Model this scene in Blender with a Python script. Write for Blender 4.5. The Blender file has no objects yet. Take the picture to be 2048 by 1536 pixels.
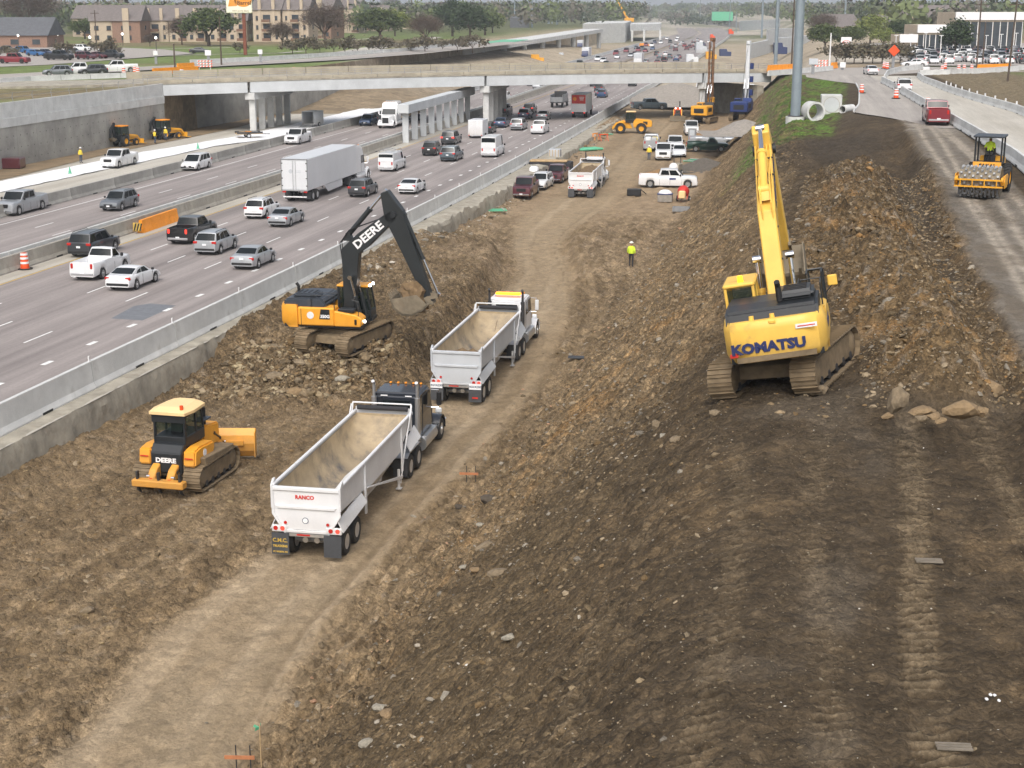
import bpy, bmesh, math, random
import numpy as np
from mathutils import Vector, Matrix, Euler
random.seed(7)
R = math.radians
scene = bpy.context.scene
col = scene.collection
# ---- camera, sky, sun, exposure
CAM_H = 18.0
PITCH = math.atan((768 - 12) / 3000.0)
cam_data = bpy.data.cameras.new("Camera")
cam_data.sensor_width = 36.0
cam_data.lens = 36.0 * 3000.0 / 2048.0
cam_data.clip_start = 0.5
cam_data.clip_end = 9000
cam = bpy.data.objects.new("Camera", cam_data)
col.objects.link(cam)
cam.location = (0, 0, CAM_H)
cam.rotation_euler = (R(90) - PITCH, 0, 0)
scene.camera = cam
SUN_EL, SUN_ROT = R(50), R(188)
world = bpy.data.worlds.new("World")
scene.world = world
world.use_nodes = True
wn = world.node_tree
bgn = wn.nodes["Background"]
sky = wn.nodes.new("ShaderNodeTexSky")
sky.sky_type = 'NISHITA'
sky.sun_disc = False
sky.sun_elevation = SUN_EL
sky.sun_rotation = SUN_ROT
sky.altitude = 200
sky.air_density = 1.0
sky.dust_density = 8.0
sky.ozone_density = 1.5
hs = wn.nodes.new("ShaderNodeHueSaturation")
hs.inputs['Saturation'].default_value = 0.5
hs.inputs['Value'].default_value = 1.0
wn.links.new(sky.outputs[0], hs.inputs['Color'])
wn.links.new(hs.outputs[0], bgn.inputs['Color'])
bgn.inputs['Strength'].default_value = 0.15
sun_data = bpy.data.lights.new("Sun", 'SUN')
sun_data.energy = 0.6
sun_data.angle = R(35)
sun_data.color = (1.0, 0.97, 0.93)
sun = bpy.data.objects.new("Sun", sun_data)
col.objects.link(sun)
SUN_DIR = Vector((math.sin(SUN_ROT) * math.cos(SUN_EL), math.cos(SUN_ROT) * math.cos(SUN_EL), math.sin(SUN_EL)))
sun.rotation_euler = (-SUN_DIR).to_track_quat('-Z', 'Y').to_euler()
scene.view_settings.view_transform = 'Standard'
scene.view_settings.look = 'None'
scene.view_settings.gamma = 1.0
scene.view_settings.exposure = 0.38
scene.view_settings.use_curve_mapping = False
cy = scene.cycles
cy.max_bounces = 5; cy.diffuse_bounces = 3; cy.glossy_bounces = 2; cy.transmission_bounces = 2; cy.volume_bounces = 0; cy.transparent_max_bounces = 4
cy.caustics_reflective = False; cy.caustics_refractive = False
# ---- helpers
def G(px, py, z=0.0):
 u = (px - 1024) / 3000.0
 v = (py - 768) / 3000.0
 fwd = math.cos(PITCH) - v * math.sin(PITCH)
 dn = math.sin(PITCH) + v * math.cos(PITCH)
 t = (CAM_H - z) / dn
 return Vector((u * t, fwd * t, z))
XB = np.array([(-400, -112), (0, -35.0), (62.9, -22.2), (92.2, -15.6), (126, -8.6), (163.4, -1.0), (231, 11.6), (318, 27.0), (570, 71.0), (840, 117.0), (1040, 150), (1300, 176), (1700, 190), (2600, 150), (9000, -300)], float)
def xb(y):
 return np.interp(y, XB[:, 0], XB[:, 1])
def xbs(y):
 k = np.linspace(-14, 14, 7)
 if np.ndim(y):
  return np.mean([xb(y + a) for a in k], axis=0)
 return float(np.mean(xb(y + k)))
def W(o, y, z=0.0):
 return Vector((xbs(y) + o, y, z))
def hdg(y, rev=False):
 a = math.atan2(1.0, (xbs(y + 10) - xbs(y - 10)) / 20.0)
 return a + (math.pi if rev else 0)
def rz(theta):
 return R(90 - theta)
class MB:
 def __init__(s):
  s.v = []; s.f = []; s.m = []
 def add(s, vs, fs, mi=0):
  b = len(s.v)
  s.v.extend([tuple(p) for p in vs])
  s.f.extend([tuple(b + i for i in f) for f in fs])
  s.m.extend([mi] * len(fs))
  return s
 def box(s, c, d, rot=None, mi=0):
  hx, hy, hz = d[0] / 2, d[1] / 2, d[2] / 2
  vs = [Vector((x, y, z)) for z in (-hz, hz) for y in (-hy, hy) for x in (-hx, hx)]
  if rot is not None:
   M = Euler(rot).to_matrix()
   vs = [M @ q for q in vs]
  c = Vector(c)
  return s.add([q + c for q in vs], [(0, 2, 3, 1), (4, 5, 7, 6), (0, 1, 5, 4), (2, 6, 7, 3), (0, 4, 6, 2), (1, 3, 7, 5)], mi)
 def cbox(s, c, d, ch=.03, mi=0):
  h = [d[0] / 2, d[1] / 2, d[2] / 2]
  ch = min(ch, min(h) * .9)
  vs = []; idx = {}
  for sx in (-1, 1):
   for sy in (-1, 1):
    for sz in (-1, 1):
     for ax in range(3):
      q = [sx * (h[0] - ch), sy * (h[1] - ch), sz * (h[2] - ch)]
      q[ax] = (sx, sy, sz)[ax] * h[ax]
      idx[(sx, sy, sz, ax)] = len(vs)
      vs.append((q[0] + c[0], q[1] + c[1], q[2] + c[2]))
  fs = []
  for ax in range(3):
   a, b = [i for i in range(3) if i != ax]
   for sg in (-1, 1):
    quad = []
    for (p, q) in ((-1, -1), (1, -1), (1, 1), (-1, 1)):
     k = [0, 0, 0]; k[ax] = sg; k[a] = p; k[b] = q
     quad.append(idx[(k[0], k[1], k[2], ax)])
    fs.append(quad)
  for ax in range(3):
   a, b = [i for i in range(3) if i != ax]
   for p in (-1, 1):
    for q in (-1, 1):
     k0 = [0, 0, 0]; k0[a] = p; k0[b] = q; k1 = list(k0)
     k0[ax] = -1; k1[ax] = 1
     fs.append([idx[(*k0, a)], idx[(*k1, a)], idx[(*k1, b)], idx[(*k0, b)]])
  for sx in (-1, 1):
   for sy in (-1, 1):
    for sz in (-1, 1):
     fs.append([idx[(sx, sy, sz, i)] for i in range(3)])
  return s.add(vs, fs, mi)
 def prism(s, poly, a, b, axis='y', mi=0):
  def P(q, t):
   return {'y': (q[0], t, q[1]), 'x': (t, q[0], q[1]), 'z': (q[0], q[1], t)}[axis]
  n = len(poly)
  vs = [P(q, a) for q in poly] + [P(q, b) for q in poly]
  fs = [tuple(range(n)), tuple(range(2 * n - 1, n - 1, -1))]
  fs += [(i, i + n, (i + 1) % n + n, (i + 1) % n) for i in range(n)]
  return s.add(vs, fs, mi)
 def cyl(s, p0, p1, r0, r1=None, n=12, caps=True, mi=0):
  r1 = r0 if r1 is None else r1
  p0 = Vector(p0); p1 = Vector(p1)
  d = (p1 - p0).normalized()
  up = Vector((0, 0, 1)) if abs(d.z) < .9 else Vector((1, 0, 0))
  a = d.cross(up).normalized(); b = d.cross(a)
  vs = []
  for p, r in ((p0, r0), (p1, r1)):
   for i in range(n):
    t = 2 * math.pi * i / n
    vs.append(p + a * (r * math.cos(t)) + b * (r * math.sin(t)))
  fs = [(i, (i + 1) % n, (i + 1) % n + n, i + n) for i in range(n)]
  if caps:
   fs += [tuple(range(n - 1, -1, -1)), tuple(range(n, 2 * n))]
  return s.add(vs, fs, mi)
 def tube(s, pts, r, n=6, mi=0):
  for i in range(len(pts) - 1):
   s.cyl(pts[i], pts[i + 1], r, r, n, True, mi)
  return s
 def lathe(s, prof, o=(0, 0, 0), axis='y', n=18, mi=0, caps=True):
  vs = []; k = len(prof)
  for i in range(n):
   t = 2 * math.pi * i / n
   c, sn = math.cos(t), math.sin(t)
   for r, h in prof:
    q = {'y': (r * c, h, r * sn), 'z': (r * c, r * sn, h), 'x': (h, r * c, r * sn)}[axis]
    vs.append((q[0] + o[0], q[1] + o[1], q[2] + o[2]))
  fs = [(i * k + j, ((i + 1) % n) * k + j, ((i + 1) % n) * k + j + 1, i * k + j + 1) for i in range(n) for j in range(k - 1)]
  if caps:
   fs += [tuple(i * k for i in range(n)), tuple(i * k + k - 1 for i in range(n))]
  return s.add(vs, fs, mi)
 def loft(s, rings, closed=True, cap=True, mi=0):
  n = len(rings[0]); vs = [q for r in rings for q in r]
  m = n if closed else n - 1
  fs = [(i * n + j, i * n + (j + 1) % n, (i + 1) * n + (j + 1) % n, (i + 1) * n + j) for i in range(len(rings) - 1) for j in range(m)]
  if cap and closed:
   fs += [tuple(range(n - 1, -1, -1)), tuple((len(rings) - 1) * n + j for j in range(n))]
  return s.add(vs, fs, mi)
 def quad(s, a, b, c, d, mi=0):
  return s.add([a, b, c, d], [(0, 1, 2, 3)], mi)
 def slab(s, a, b, c, d, t, mi=0):
  a, b, c, d = map(Vector, (a, b, c, d))
  nn = (b - a).cross(d - a).normalized() * t
  return s.add([a, b, c, d, a + nn, b + nn, c + nn, d + nn], [(3, 2, 1, 0), (4, 5, 6, 7), (0, 1, 5, 4), (1, 2, 6, 5), (2, 3, 7, 6), (3, 0, 4, 7)], mi)
 def ball(s, c, r, n=10, m=7, sc=(1, 1, 1), mi=0):
  vs = []; fs = []
  for j in range(m + 1):
   ph = math.pi * j / m
   for i in range(n):
    t = 2 * math.pi * i / n
    vs.append((c[0] + r * sc[0] * math.sin(ph) * math.cos(t), c[1] + r * sc[1] * math.sin(ph) * math.sin(t), c[2] + r * sc[2] * math.cos(ph)))
  for j in range(m):
   for i in range(n):
    fs.append((j * n + i, (j + 1) * n + i, (j + 1) * n + (i + 1) % n, j * n + (i + 1) % n))
  return s.add(vs, fs, mi)
 def xf(s, M):
  s.v = [tuple(M @ Vector(q)) for q in s.v]
  return s
 def mirror_y(s):
  b = len(s.v); k = len(s.f)
  s.v += [(x, -y, z) for x, y, z in s.v]
  s.f += [tuple(b + i for i in reversed(f)) for f in s.f[:k]]
  s.m += s.m[:k]
  return s
 def mesh(s, name, mats=(), bev=0, smooth=None, seg=1, merge=False):
  me = bpy.data.meshes.new(name)
  me.from_pydata(s.v, [], s.f)
  if any(s.m):
   me.polygons.foreach_set('material_index', s.m)
  bm = bmesh.new(); bm.from_mesh(me)
  if merge or bev:
   bmesh.ops.remove_doubles(bm, verts=bm.verts, dist=1e-4)
  bmesh.ops.recalc_face_normals(bm, faces=bm.faces)
  if bev:
   es = [e for e in bm.edges if len(e.link_faces) == 2 and e.calc_face_angle(0) > .35]
   if es:
    bmesh.ops.bevel(bm, geom=es, offset=bev, segments=seg, affect='EDGES', clamp_overlap=True)
  bm.to_mesh(me); bm.free()
  if smooth is not None:
   me.polygons.foreach_set('use_smooth', [True] * len(me.polygons))
   me.set_sharp_from_angle(angle=R(smooth))
  for m in mats:
   me.materials.append(m)
  return me
 def build(s, name, mat, parent=None, bev=0, smooth=None, seg=1, merge=False):
  mats = mat if isinstance(mat, (list, tuple)) else [mat]
  return link(name, s.mesh(name, mats, bev, smooth, seg, merge), parent)
def link(name, data, parent=None):
 o = bpy.data.objects.new(name, data)
 col.objects.link(o)
 if parent is not None:
  o.parent = parent
 return o
def empty(name, loc=(0, 0, 0), rot=0.0):
 o = bpy.data.objects.new(name, None)
 o.empty_display_size = .3
 col.objects.link(o)
 o.location = loc
 o.rotation_euler = (0, 0, rot) if not isinstance(rot, tuple) else rot
 return o
def tag(o, label, cat, group=None):
 o['label'] = label; o['category'] = cat
 if group:
  o['group'] = group
 return o
def kind(o, k):
 o['kind'] = k
 return o
def copy_tree(o, parent=None):
 c = o.copy(); col.objects.link(c); c.parent = parent
 for ch in o.children:
  copy_tree(ch, c)
 return c
def repaint(o, m):
 o.material_slots[0].link = 'OBJECT'
 o.material_slots[0].material = m
 return o
def text_mesh(name, body, size, mat, parent, M, extrude=.006, align='CENTER', bold=0.0, sx=1.0):
 cu = bpy.data.curves.new(name, 'FONT')
 cu.body = body; cu.size = size; cu.extrude = extrude; cu.align_x = align; cu.align_y = 'CENTER'
 cu.offset = bold; cu.resolution_u = 2
 tmp = bpy.data.objects.new(name, cu); col.objects.link(tmp)
 bpy.context.view_layer.update()
 me = bpy.data.meshes.new_from_object(tmp.evaluated_get(bpy.context.evaluated_depsgraph_get()))
 bpy.data.objects.remove(tmp)
 me.transform(M @ Matrix.Diagonal((sx, 1, 1, 1)))
 me.materials.clear(); me.materials.append(mat)
 return link(name, me, parent)
def face_m(o, xd, up):
 x = Vector(xd).normalized(); u = Vector(up); u = (u - x * u.dot(x)).normalized(); z = x.cross(u)
 M = Matrix.Identity(4)
 for i in range(3):
  M[i][0] = x[i]; M[i][1] = u[i]; M[i][2] = z[i]; M[i][3] = o[i]
 return M
# ---- numpy noise
def _hash(i, j, s):
 n = (i.astype(np.int64) * 374761393 + j.astype(np.int64) * 668265263 + s * 2246822519) & 0x7fffffff
 n = ((n ^ (n >> 13)) * 1274126177) & 0x7fffffff
 n = (n ^ (n >> 16)) & 0xffff
 return n.astype(np.float32) / 65535.0
def vnoise(x, y, s=0):
 xi = np.floor(x); yi = np.floor(y)
 fx = (x - xi).astype(np.float32); fy = (y - yi).astype(np.float32)
 fx = fx * fx * (3 - 2 * fx); fy = fy * fy * (3 - 2 * fy)
 a = _hash(xi, yi, s); b = _hash(xi + 1, yi, s); c = _hash(xi, yi + 1, s); d = _hash(xi + 1, yi + 1, s)
 return (a * (1 - fx) + b * fx) * (1 - fy) + (c * (1 - fx) + d * fx) * fy - .5
def fbm(x, y, o=4, s=0, g=.5):
 r = 0; a = 1.0
 for k in range(o):
  r = r + a * vnoise(x * (2 ** k) + 17.3 * k, y * (2 ** k) - 9.1 * k, s + k)
  a *= g
 return r
def sm(a, b, x):
 t = np.clip((x - a) / (b - a), 0, 1)
 return t * t * (3 - 2 * t)
def np_mesh(name, v, quads, mat, smooth=True, colors=None):
 me = bpy.data.meshes.new(name)
 v = np.ascontiguousarray(v, np.float32); quads = np.ascontiguousarray(quads, np.int32)
 k = quads.shape[1]
 me.vertices.add(len(v)); me.vertices.foreach_set('co', v.ravel())
 me.loops.add(quads.size); me.loops.foreach_set('vertex_index', quads.ravel())
 me.polygons.add(len(quads))
 me.polygons.foreach_set('loop_start', np.arange(0, quads.size, k, dtype=np.int32))
 me.polygons.foreach_set('use_smooth', np.full(len(quads), smooth))
 me.update(calc_edges=True)
 if colors is not None:
  at = me.color_attributes.new('soil', 'FLOAT_COLOR', 'POINT')
  c4 = np.ones((len(v), 4), np.float32); c4[:, :colors.shape[1]] = colors
  at.data.foreach_set('color', c4.ravel())
 me.materials.append(mat)
 return me
# ---- materials
def srgb(r, g, b):
 def f(c):
  c /= 255.0
  return c / 12.92 if c <= .04045 else ((c + .055) / 1.055) ** 2.4
 return (f(r), f(g), f(b))
def mat(name, c, rough=.6, metal=0.0, var=.12, scale=2.0, bump=0.0, bscale=None, dirt=0.0, dirtc=(.19, .14, .09), coat=0.0, emit=None, spec=None, low=None):
 m = bpy.data.materials.new(name); m.use_nodes = True
 nt = m.node_tree; N = nt.nodes; L = nt.links
 b = N['Principled BSDF']
 b.inputs['Roughness'].default_value = rough; b.inputs['Metallic'].default_value = metal
 if coat:
  b.inputs['Coat Weight'].default_value = coat; b.inputs['Coat Roughness'].default_value = .06
 if spec is not None:
  b.inputs['Specular IOR Level'].default_value = spec
 if emit:
  b.inputs['Emission Color'].default_value = (*emit[0], 1); b.inputs['Emission Strength'].default_value = emit[1]
 tc = N.new('ShaderNodeTexCoord')
 ns = N.new('ShaderNodeTexNoise'); ns.inputs['Scale'].default_value = scale; ns.inputs['Detail'].default_value = 5; ns.inputs['Roughness'].default_value = .6
 L.new(tc.outputs['Object'], ns.inputs['Vector'])
 mr = N.new('ShaderNodeMapRange'); mr.inputs['From Min'].default_value = .3; mr.inputs['From Max'].default_value = .7
 mr.inputs['To Min'].default_value = 1 - var; mr.inputs['To Max'].default_value = 1 + var
 L.new(ns.outputs['Fac'], mr.inputs['Value'])
 mx = N.new('ShaderNodeMix'); mx.data_type = 'RGBA'; mx.blend_type = 'MULTIPLY'; mx.inputs['Factor'].default_value = 1
 mx.inputs[6].default_value = (*c, 1)
 L.new(mr.outputs['Result'], mx.inputs[7])
 outc = mx.outputs[2]
 if dirt > 0:
  n2 = N.new('ShaderNodeTexNoise'); n2.inputs['Scale'].default_value = scale * .9; n2.inputs['Detail'].default_value = 8; n2.inputs['Roughness'].default_value = .68
  L.new(tc.outputs['Object'], n2.inputs['Vector'])
  mp = N.new('ShaderNodeMapRange'); mp.inputs['From Min'].default_value = .72 - dirt * .45; mp.inputs['From Max'].default_value = .95 - dirt * .3
  mp.inputs['To Max'].default_value = .9
  L.new(n2.outputs['Fac'], mp.inputs['Value'])
  fac = mp.outputs['Result']
  if low is not None:
   sx = N.new('ShaderNodeSeparateXYZ'); L.new(tc.outputs['Object'], sx.inputs[0])
   m3 = N.new('ShaderNodeMapRange'); m3.inputs['From Min'].default_value = low[0]; m3.inputs['From Max'].default_value = low[1]
   m3.inputs['To Min'].default_value = .85; m3.inputs['To Max'].default_value = 0
   L.new(sx.outputs['Z'], m3.inputs['Value'])
   mul = N.new('ShaderNodeMath'); mul.operation = 'MULTIPLY_ADD'; mul.use_clamp = True
   L.new(m3.outputs['Result'], mul.inputs[0]); L.new(n2.outputs['Fac'], mul.inputs[1]); L.new(fac, mul.inputs[2])
   fac = mul.outputs[0]
  dx = N.new('ShaderNodeMix'); dx.data_type = 'RGBA'; dx.inputs[7].default_value = (*dirtc, 1)
  L.new(fac, dx.inputs['Factor']); L.new(outc, dx.inputs[6]); outc = dx.outputs[2]
  rm = N.new('ShaderNodeMix'); rm.inputs[2].default_value = rough; rm.inputs[3].default_value = .9
  L.new(fac, rm.inputs['Factor']); L.new(rm.outputs[0], b.inputs['Roughness'])
 L.new(outc, b.inputs['Base Color'])
 if bump:
  nb = N.new('ShaderNodeTexNoise'); nb.inputs['Scale'].default_value = bscale or scale * 4; nb.inputs['Detail'].default_value = 6
  L.new(tc.outputs['Object'], nb.inputs['Vector'])
  bp = N.new('ShaderNodeBump'); bp.inputs['Strength'].default_value = bump; bp.inputs['Distance'].default_value = .03
  L.new(nb.outputs['Fac'], bp.inputs['Height']); L.new(bp.outputs['Normal'], b.inputs['Normal'])
 return m
def soil_mat(name, fine=7.0, bump=1.0, var=.36):
 m = bpy.data.materials.new(name); m.use_nodes = True
 nt = m.node_tree; N = nt.nodes; L = nt.links
 b = N['Principled BSDF']; b.inputs['Roughness'].default_value = .95; b.inputs['Specular IOR Level'].default_value = .2
 at = N.new('ShaderNodeAttribute'); at.attribute_name = 'soil'
 tc = N.new('ShaderNodeTexCoord')
 out = at.outputs['Color']; rough = at.outputs['Alpha']
 def vary(fac, v, lo=.3, hi=.7, soft=.35):
  nonlocal out
  mr = N.new('ShaderNodeMapRange'); mr.inputs['From Min'].default_value = lo; mr.inputs['From Max'].default_value = hi
  mr.inputs['To Min'].default_value = -v; mr.inputs['To Max'].default_value = v
  L.new(fac, mr.inputs['Value'])
  k = N.new('ShaderNodeMath'); k.operation = 'MULTIPLY_ADD'; k.inputs[1].default_value = 1 - soft; k.inputs[2].default_value = soft; L.new(rough, k.inputs[0])
  ma = N.new('ShaderNodeMath'); ma.operation = 'MULTIPLY_ADD'; ma.inputs[2].default_value = 1.0
  L.new(mr.outputs[0], ma.inputs[0]); L.new(k.outputs[0], ma.inputs[1])
  mx = N.new('ShaderNodeMix'); mx.data_type = 'RGBA'; mx.blend_type = 'MULTIPLY'; mx.inputs['Factor'].default_value = 1
  L.new(out, mx.inputs[6]); L.new(ma.outputs[0], mx.inputs[7]); out = mx.outputs[2]
 def noise(sc, det):
  n = N.new('ShaderNodeTexNoise'); n.inputs['Scale'].default_value = sc; n.inputs['Detail'].default_value = det; n.inputs['Roughness'].default_value = .7
  L.new(tc.outputs['Object'], n.inputs['Vector']); return n
 big = noise(fine * .2, 2); small = noise(fine * 1.3, 4)
 vary(big.outputs['Fac'], var * .5); vary(small.outputs['Fac'], var * .85)
 hgt = None
 def madd(x, k, prev):
  n = N.new('ShaderNodeMath'); n.operation = 'MULTIPLY_ADD'; n.inputs[1].default_value = k; L.new(x, n.inputs[0])
  if prev is None:
   n.inputs[2].default_value = 0
  else:
   L.new(prev, n.inputs[2])
  return n.outputs[0]
 for sc, dist in ((fine * .33, .16), (fine, .07), (fine * 2.7, .03)):
  vo = N.new('ShaderNodeTexVoronoi'); vo.inputs['Scale'].default_value = sc; L.new(tc.outputs['Object'], vo.inputs['Vector'])
  sp = N.new('ShaderNodeSeparateColor'); L.new(vo.outputs['Color'], sp.inputs[0])
  vary(sp.outputs[0], var * .85, 0, 1, .15)
  hgt = madd(vo.outputs['Distance'], -dist, madd(sp.outputs[1], dist, hgt))
 mu = N.new('ShaderNodeMath'); mu.operation = 'MULTIPLY'; L.new(hgt, mu.inputs[0]); L.new(rough, mu.inputs[1])
 hgt = madd(small.outputs['Fac'], .05, mu.outputs[0])
 L.new(out, b.inputs['Base Color'])
 bp = N.new('ShaderNodeBump'); bp.inputs['Distance'].default_value = 1.0; bp.inputs['Strength'].default_value = min(1, bump)
 L.new(hgt, bp.inputs['Height']); L.new(bp.outputs['Normal'], b.inputs['Normal'])
 return m
M_ = {}
def mm(key, *a, **k):
 M_[key] = mat(key, *a, **k)
mm('concrete', srgb(198, 199, 197), .85, var=.14, scale=.7, bump=.25, bscale=9, dirt=.22, dirtc=(.26, .24, .21))
mm('concrete_new', srgb(192, 196, 198), .8, var=.10, scale=.5, bump=.15, bscale=8)
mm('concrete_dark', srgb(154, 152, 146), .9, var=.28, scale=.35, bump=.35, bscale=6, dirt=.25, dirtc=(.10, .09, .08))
mm('concrete_old', srgb(158, 152, 138), .9, var=.28, scale=.9, bump=.9, bscale=5, dirt=.4, dirtc=(.14, .105, .07))
mm('concrete_med', srgb(160, 155, 145), .9, var=.2, scale=.8, bump=.3, bscale=8, dirt=.3, dirtc=(.18, .16, .13))
mm('concrete_tan', srgb(168, 160, 142), .9, var=.2, scale=.5, bump=.3, bscale=8, dirt=.25, dirtc=(.2, .17, .13))
mm('white_paint', (.75, .75, .73), .7, var=.15, scale=3)
mm('yellow_paint', srgb(190, 160, 80), .7, var=.2, scale=2)
mm('asphalt_patch', (.16, .17, .185), .9, var=.15, scale=2, bump=.3, bscale=30)
mm('steel_dark', (.05, .05, .052), .55, metal=.3, var=.2, scale=3, dirt=.3)
mm('steel_grey', (.30, .31, .32), .5, metal=.5, var=.15, scale=3, dirt=.2)
mm('galv', srgb(140, 152, 160), .55, metal=.35, var=.10, scale=.8)
mm('wood', srgb(176, 150, 112), .8, var=.2, scale=2)
mm('orange', srgb(226, 82, 30), .55, var=.1, scale=3, dirt=.12)
mm('orange_w', srgb(240, 150, 30), .5, var=.1, scale=1.5, dirt=.12)
mm('white_tape', (.8, .8, .8), .5, var=.05, scale=3)
mm('rubber', (.028, .028, .028), .8, var=.25, scale=4, dirt=.25, dirtc=(.13, .10, .07))
mm('black', (.012, .012, .013), .55, var=.1, scale=3)
# ---- terrain: the cut, the haul road, the slope, the spoil
_hr = [((290, 1536), (90, 480)), ((480, 1270), (290, 650)), ((660, 1100), (525, 790)), ((830, 920), (700, 950)), ((965, 780), (850, 1085)), ((1055, 640), (960, 1150)),
       ((1085, 545), (1028, 1145)), ((1080, 500), (1022, 1125)), ((1090, 460), (1025, 1150)), ((1130, 425), (1060, 1200)), ((1175, 395), (1110, 1240)), ((1245, 330), (1170, 1310)), ((1290, 290), (1200, 1340))]
_hy, _hx, _hw = [], [], []
for (c, (a, b)) in _hr:
 p = G(c[0], c[1], -1.6); pa = G(a, c[1], -1.6); pb = G(b, c[1], -1.6)
 _hy.append(p.y); _hx.append((pa.x + pb.x) / 2 - xbs(p.y)); _hw.append((pb.x - pa.x) / 2)
_hy.insert(0, -30); _hx.insert(0, _hx[0] - 1); _hw.insert(0, _hw[0])
_hy.append(260); _hx.append(_hx[-1]); _hw.append(_hw[-1])
FLOOR = -1.6
def floor_z(y):
 return np.interp(y, [0, 150, 235, 300], [-1.6, -1.6, -.35, -.25])
def road_d(o, y):
 return (o - np.interp(y, _hy, _hx)) / np.interp(y, _hy, _hw)
def crest_o(y):
 return np.interp(y, [0, 25, 45, 90, 125, 150, 200, 260], [33.0, 33.0, 32.6, 32.4, 31.0, 31.0, 30.0, 29.5])
def plateau(y):
 return np.interp(y, [0, 40, 90, 130, 200, 260], [6.7, 6.7, 6.9, 7.0, 6.9, 6.8])
def base_z(o, y):
 o = np.asarray(o, float); y = np.asarray(y, float)
 z = floor_z(y) + 0 * o
 hx = np.interp(y, _hy, _hx); hw = np.interp(y, _hy, _hw)
 edge = hx - hw - .6
 bn = sm(0, 1, (edge - o) / 1.5) * sm(78, 84.5, y + .9 * (o - 6) * .35) * (1 - sm(118, 132, y))
 z = z + 1.35 * bn
 wr = np.exp(-((y - 79.5 + .15 * (o - 6)) / 3.2) ** 2) * sm(2, 4.5, o) * (1 - sm(9.5, 13, o))
 z = z + .75 * wr
 z = z + .55 * np.exp(-((o - 1.6) / 1.3) ** 2) * (1 - .6 * sm(60, 70, y) + .5 * sm(74, 84, y))
 z = z + .45 * sm(0, 1, (o - hx - hw) / .8) * sm(104, 116, y) * (1 - sm(140, 150, y)) * (1 - sm(18, 22, o))
 co = crest_o(y); pz = plateau(y); toe = 21.8
 t = np.clip((o - toe) / (co - toe), -.2, 1.6)
 d = .16
 tt = np.where(t < d, np.where(t < -d, 0, (t + d) ** 2 / (4 * d)), t)
 tt = np.where(t > 1 - d, np.where(t > 1 + d, 1, 1 - (1 + d - t) ** 2 / (4 * d)), tt)
 z = np.where(o > toe - 3, np.maximum(z, floor_z(y)) + tt * (pz - floor_z(y)), z)
 st = sm(40.2, 41.8, o)
 z = z + st * (np.interp(y, [0, 45, 100, 130, 200, 260], [.35, .9, 1.1, .9, .7, .2]))
 mo = np.interp(y, [30, 47, 55, 62, 80, 97], [39.0, 39.2, 38.6, 37.8, 37.2, 36.8])
 mw = np.interp(y, [40, 48, 54, 62, 97], [2.2, 2.2, 2.8, 3.4, 3.0])
 d = (o - mo)
 prof = np.exp(-(np.where(d > 0, d / (mw * .62), d / mw)) ** 2)
 lump = 1 + .5 * vnoise(y * .21, o * .13, 3)
 z = z + 1.75 * prof * sm(38.5, 43, y) * (1 - sm(92, 101, y)) * lump
 z = z + .5 * np.exp(-((o - 32.6) / 2.2) ** 2) * sm(52, 60, y) * (1 - sm(80, 95, y))
 z = z - 1.6 * np.exp(-((o - 61) / 5) ** 2) * (1 - sm(215, 240, y))
 return z
def gz(x, y):
 return float(base_z(x - xbs(y), y))
_NC, _NR = 700, 1010
_u = np.linspace(-.47, .50, _NC)
_y = 17.5 * np.exp(np.linspace(0, math.log(275 / 17.5), _NR))
UU, YY = np.meshgrid(_u, _y)
XX = UU * (YY + 3.0)
OO = XX - xbs(YY)
ZZ = base_z(OO, YY)
SS = YY
rd = np.abs(road_d(OO, YY)); rsgn = road_d(OO, YY)
road_m = 1 - sm(.66, 1.2, rd + .22 * fbm(OO * .8, YY * .25, 4, 11))
strip_m = sm(41.2, 42.0, OO + .5 * vnoise(YY * .4, OO * .4, 5)) * (1 - sm(45.8, 46.1, OO))
slope_m = sm(21, 23, OO) * (1 - sm(32, 34.5, OO))
mound_m = sm(.25, .6, (ZZ - plateau(YY)) / 1.6) * sm(33, 35.5, OO) * (1 - sm(40.8, 42.2, OO)) * sm(38, 43, YY) * (1 - sm(94, 102, YY))
fill_m = sm(30.5, 34, OO) * (1 - mound_m) * (1 - strip_m)
yard_m = sm(128, 150, YY) * (1 - sm(20.5, 22, OO))
fg_m = (1 - sm(44, 53, YY - 1.3 * (OO - 27) + 4 * fbm(OO * .3, YY * .2, 3, 44))) * sm(21.9, 24.8, OO + .8 * fbm(OO * .4, YY * .4, 3, 45))
amp = .17 + .0 * OO
amp = amp * (1 - .80 * road_m) * (1 - .72 * strip_m) * (1 - .62 * yard_m) * (1 - .45 * fill_m) * (1 - .45 * fg_m) + .10 * mound_m
lf_m = (1 - sm(13, 16, OO)) * (1 - sm(70, 78, YY)) * (1 - road_m)
amp = amp * (1 - .42 * lf_m)
rub = np.exp(-((YY - 79.0 + .15 * (OO - 6)) / 4.2) ** 2) * sm(2, 4, OO) * (1 - sm(11.5, 13, OO))
amp = amp + .22 * rub
n_lo = fbm(OO * .45, YY * .28, 4, 21)
n_mid = fbm(OO * 1.7, YY * 1.2, 4, 31)
n_hi = fbm(OO * 5.5, YY * 4.5, 3, 41)
clod = np.maximum(0, vnoise(OO * 3.1, YY * 2.6, 51)) * 2
clod2 = np.maximum(0, vnoise(OO * 7.5, YY * 6.5, 52)) * 2
ridg = 1 - 2 * np.abs(vnoise(OO * 1.1, YY * .9, 53)) * 2
ZZ = ZZ + amp * (1.3 * n_lo + 1.7 * n_mid + 1.5 * n_hi + .9 * (clod - .2) + .55 * (clod2 - .2) + .25 * ridg)
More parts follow.
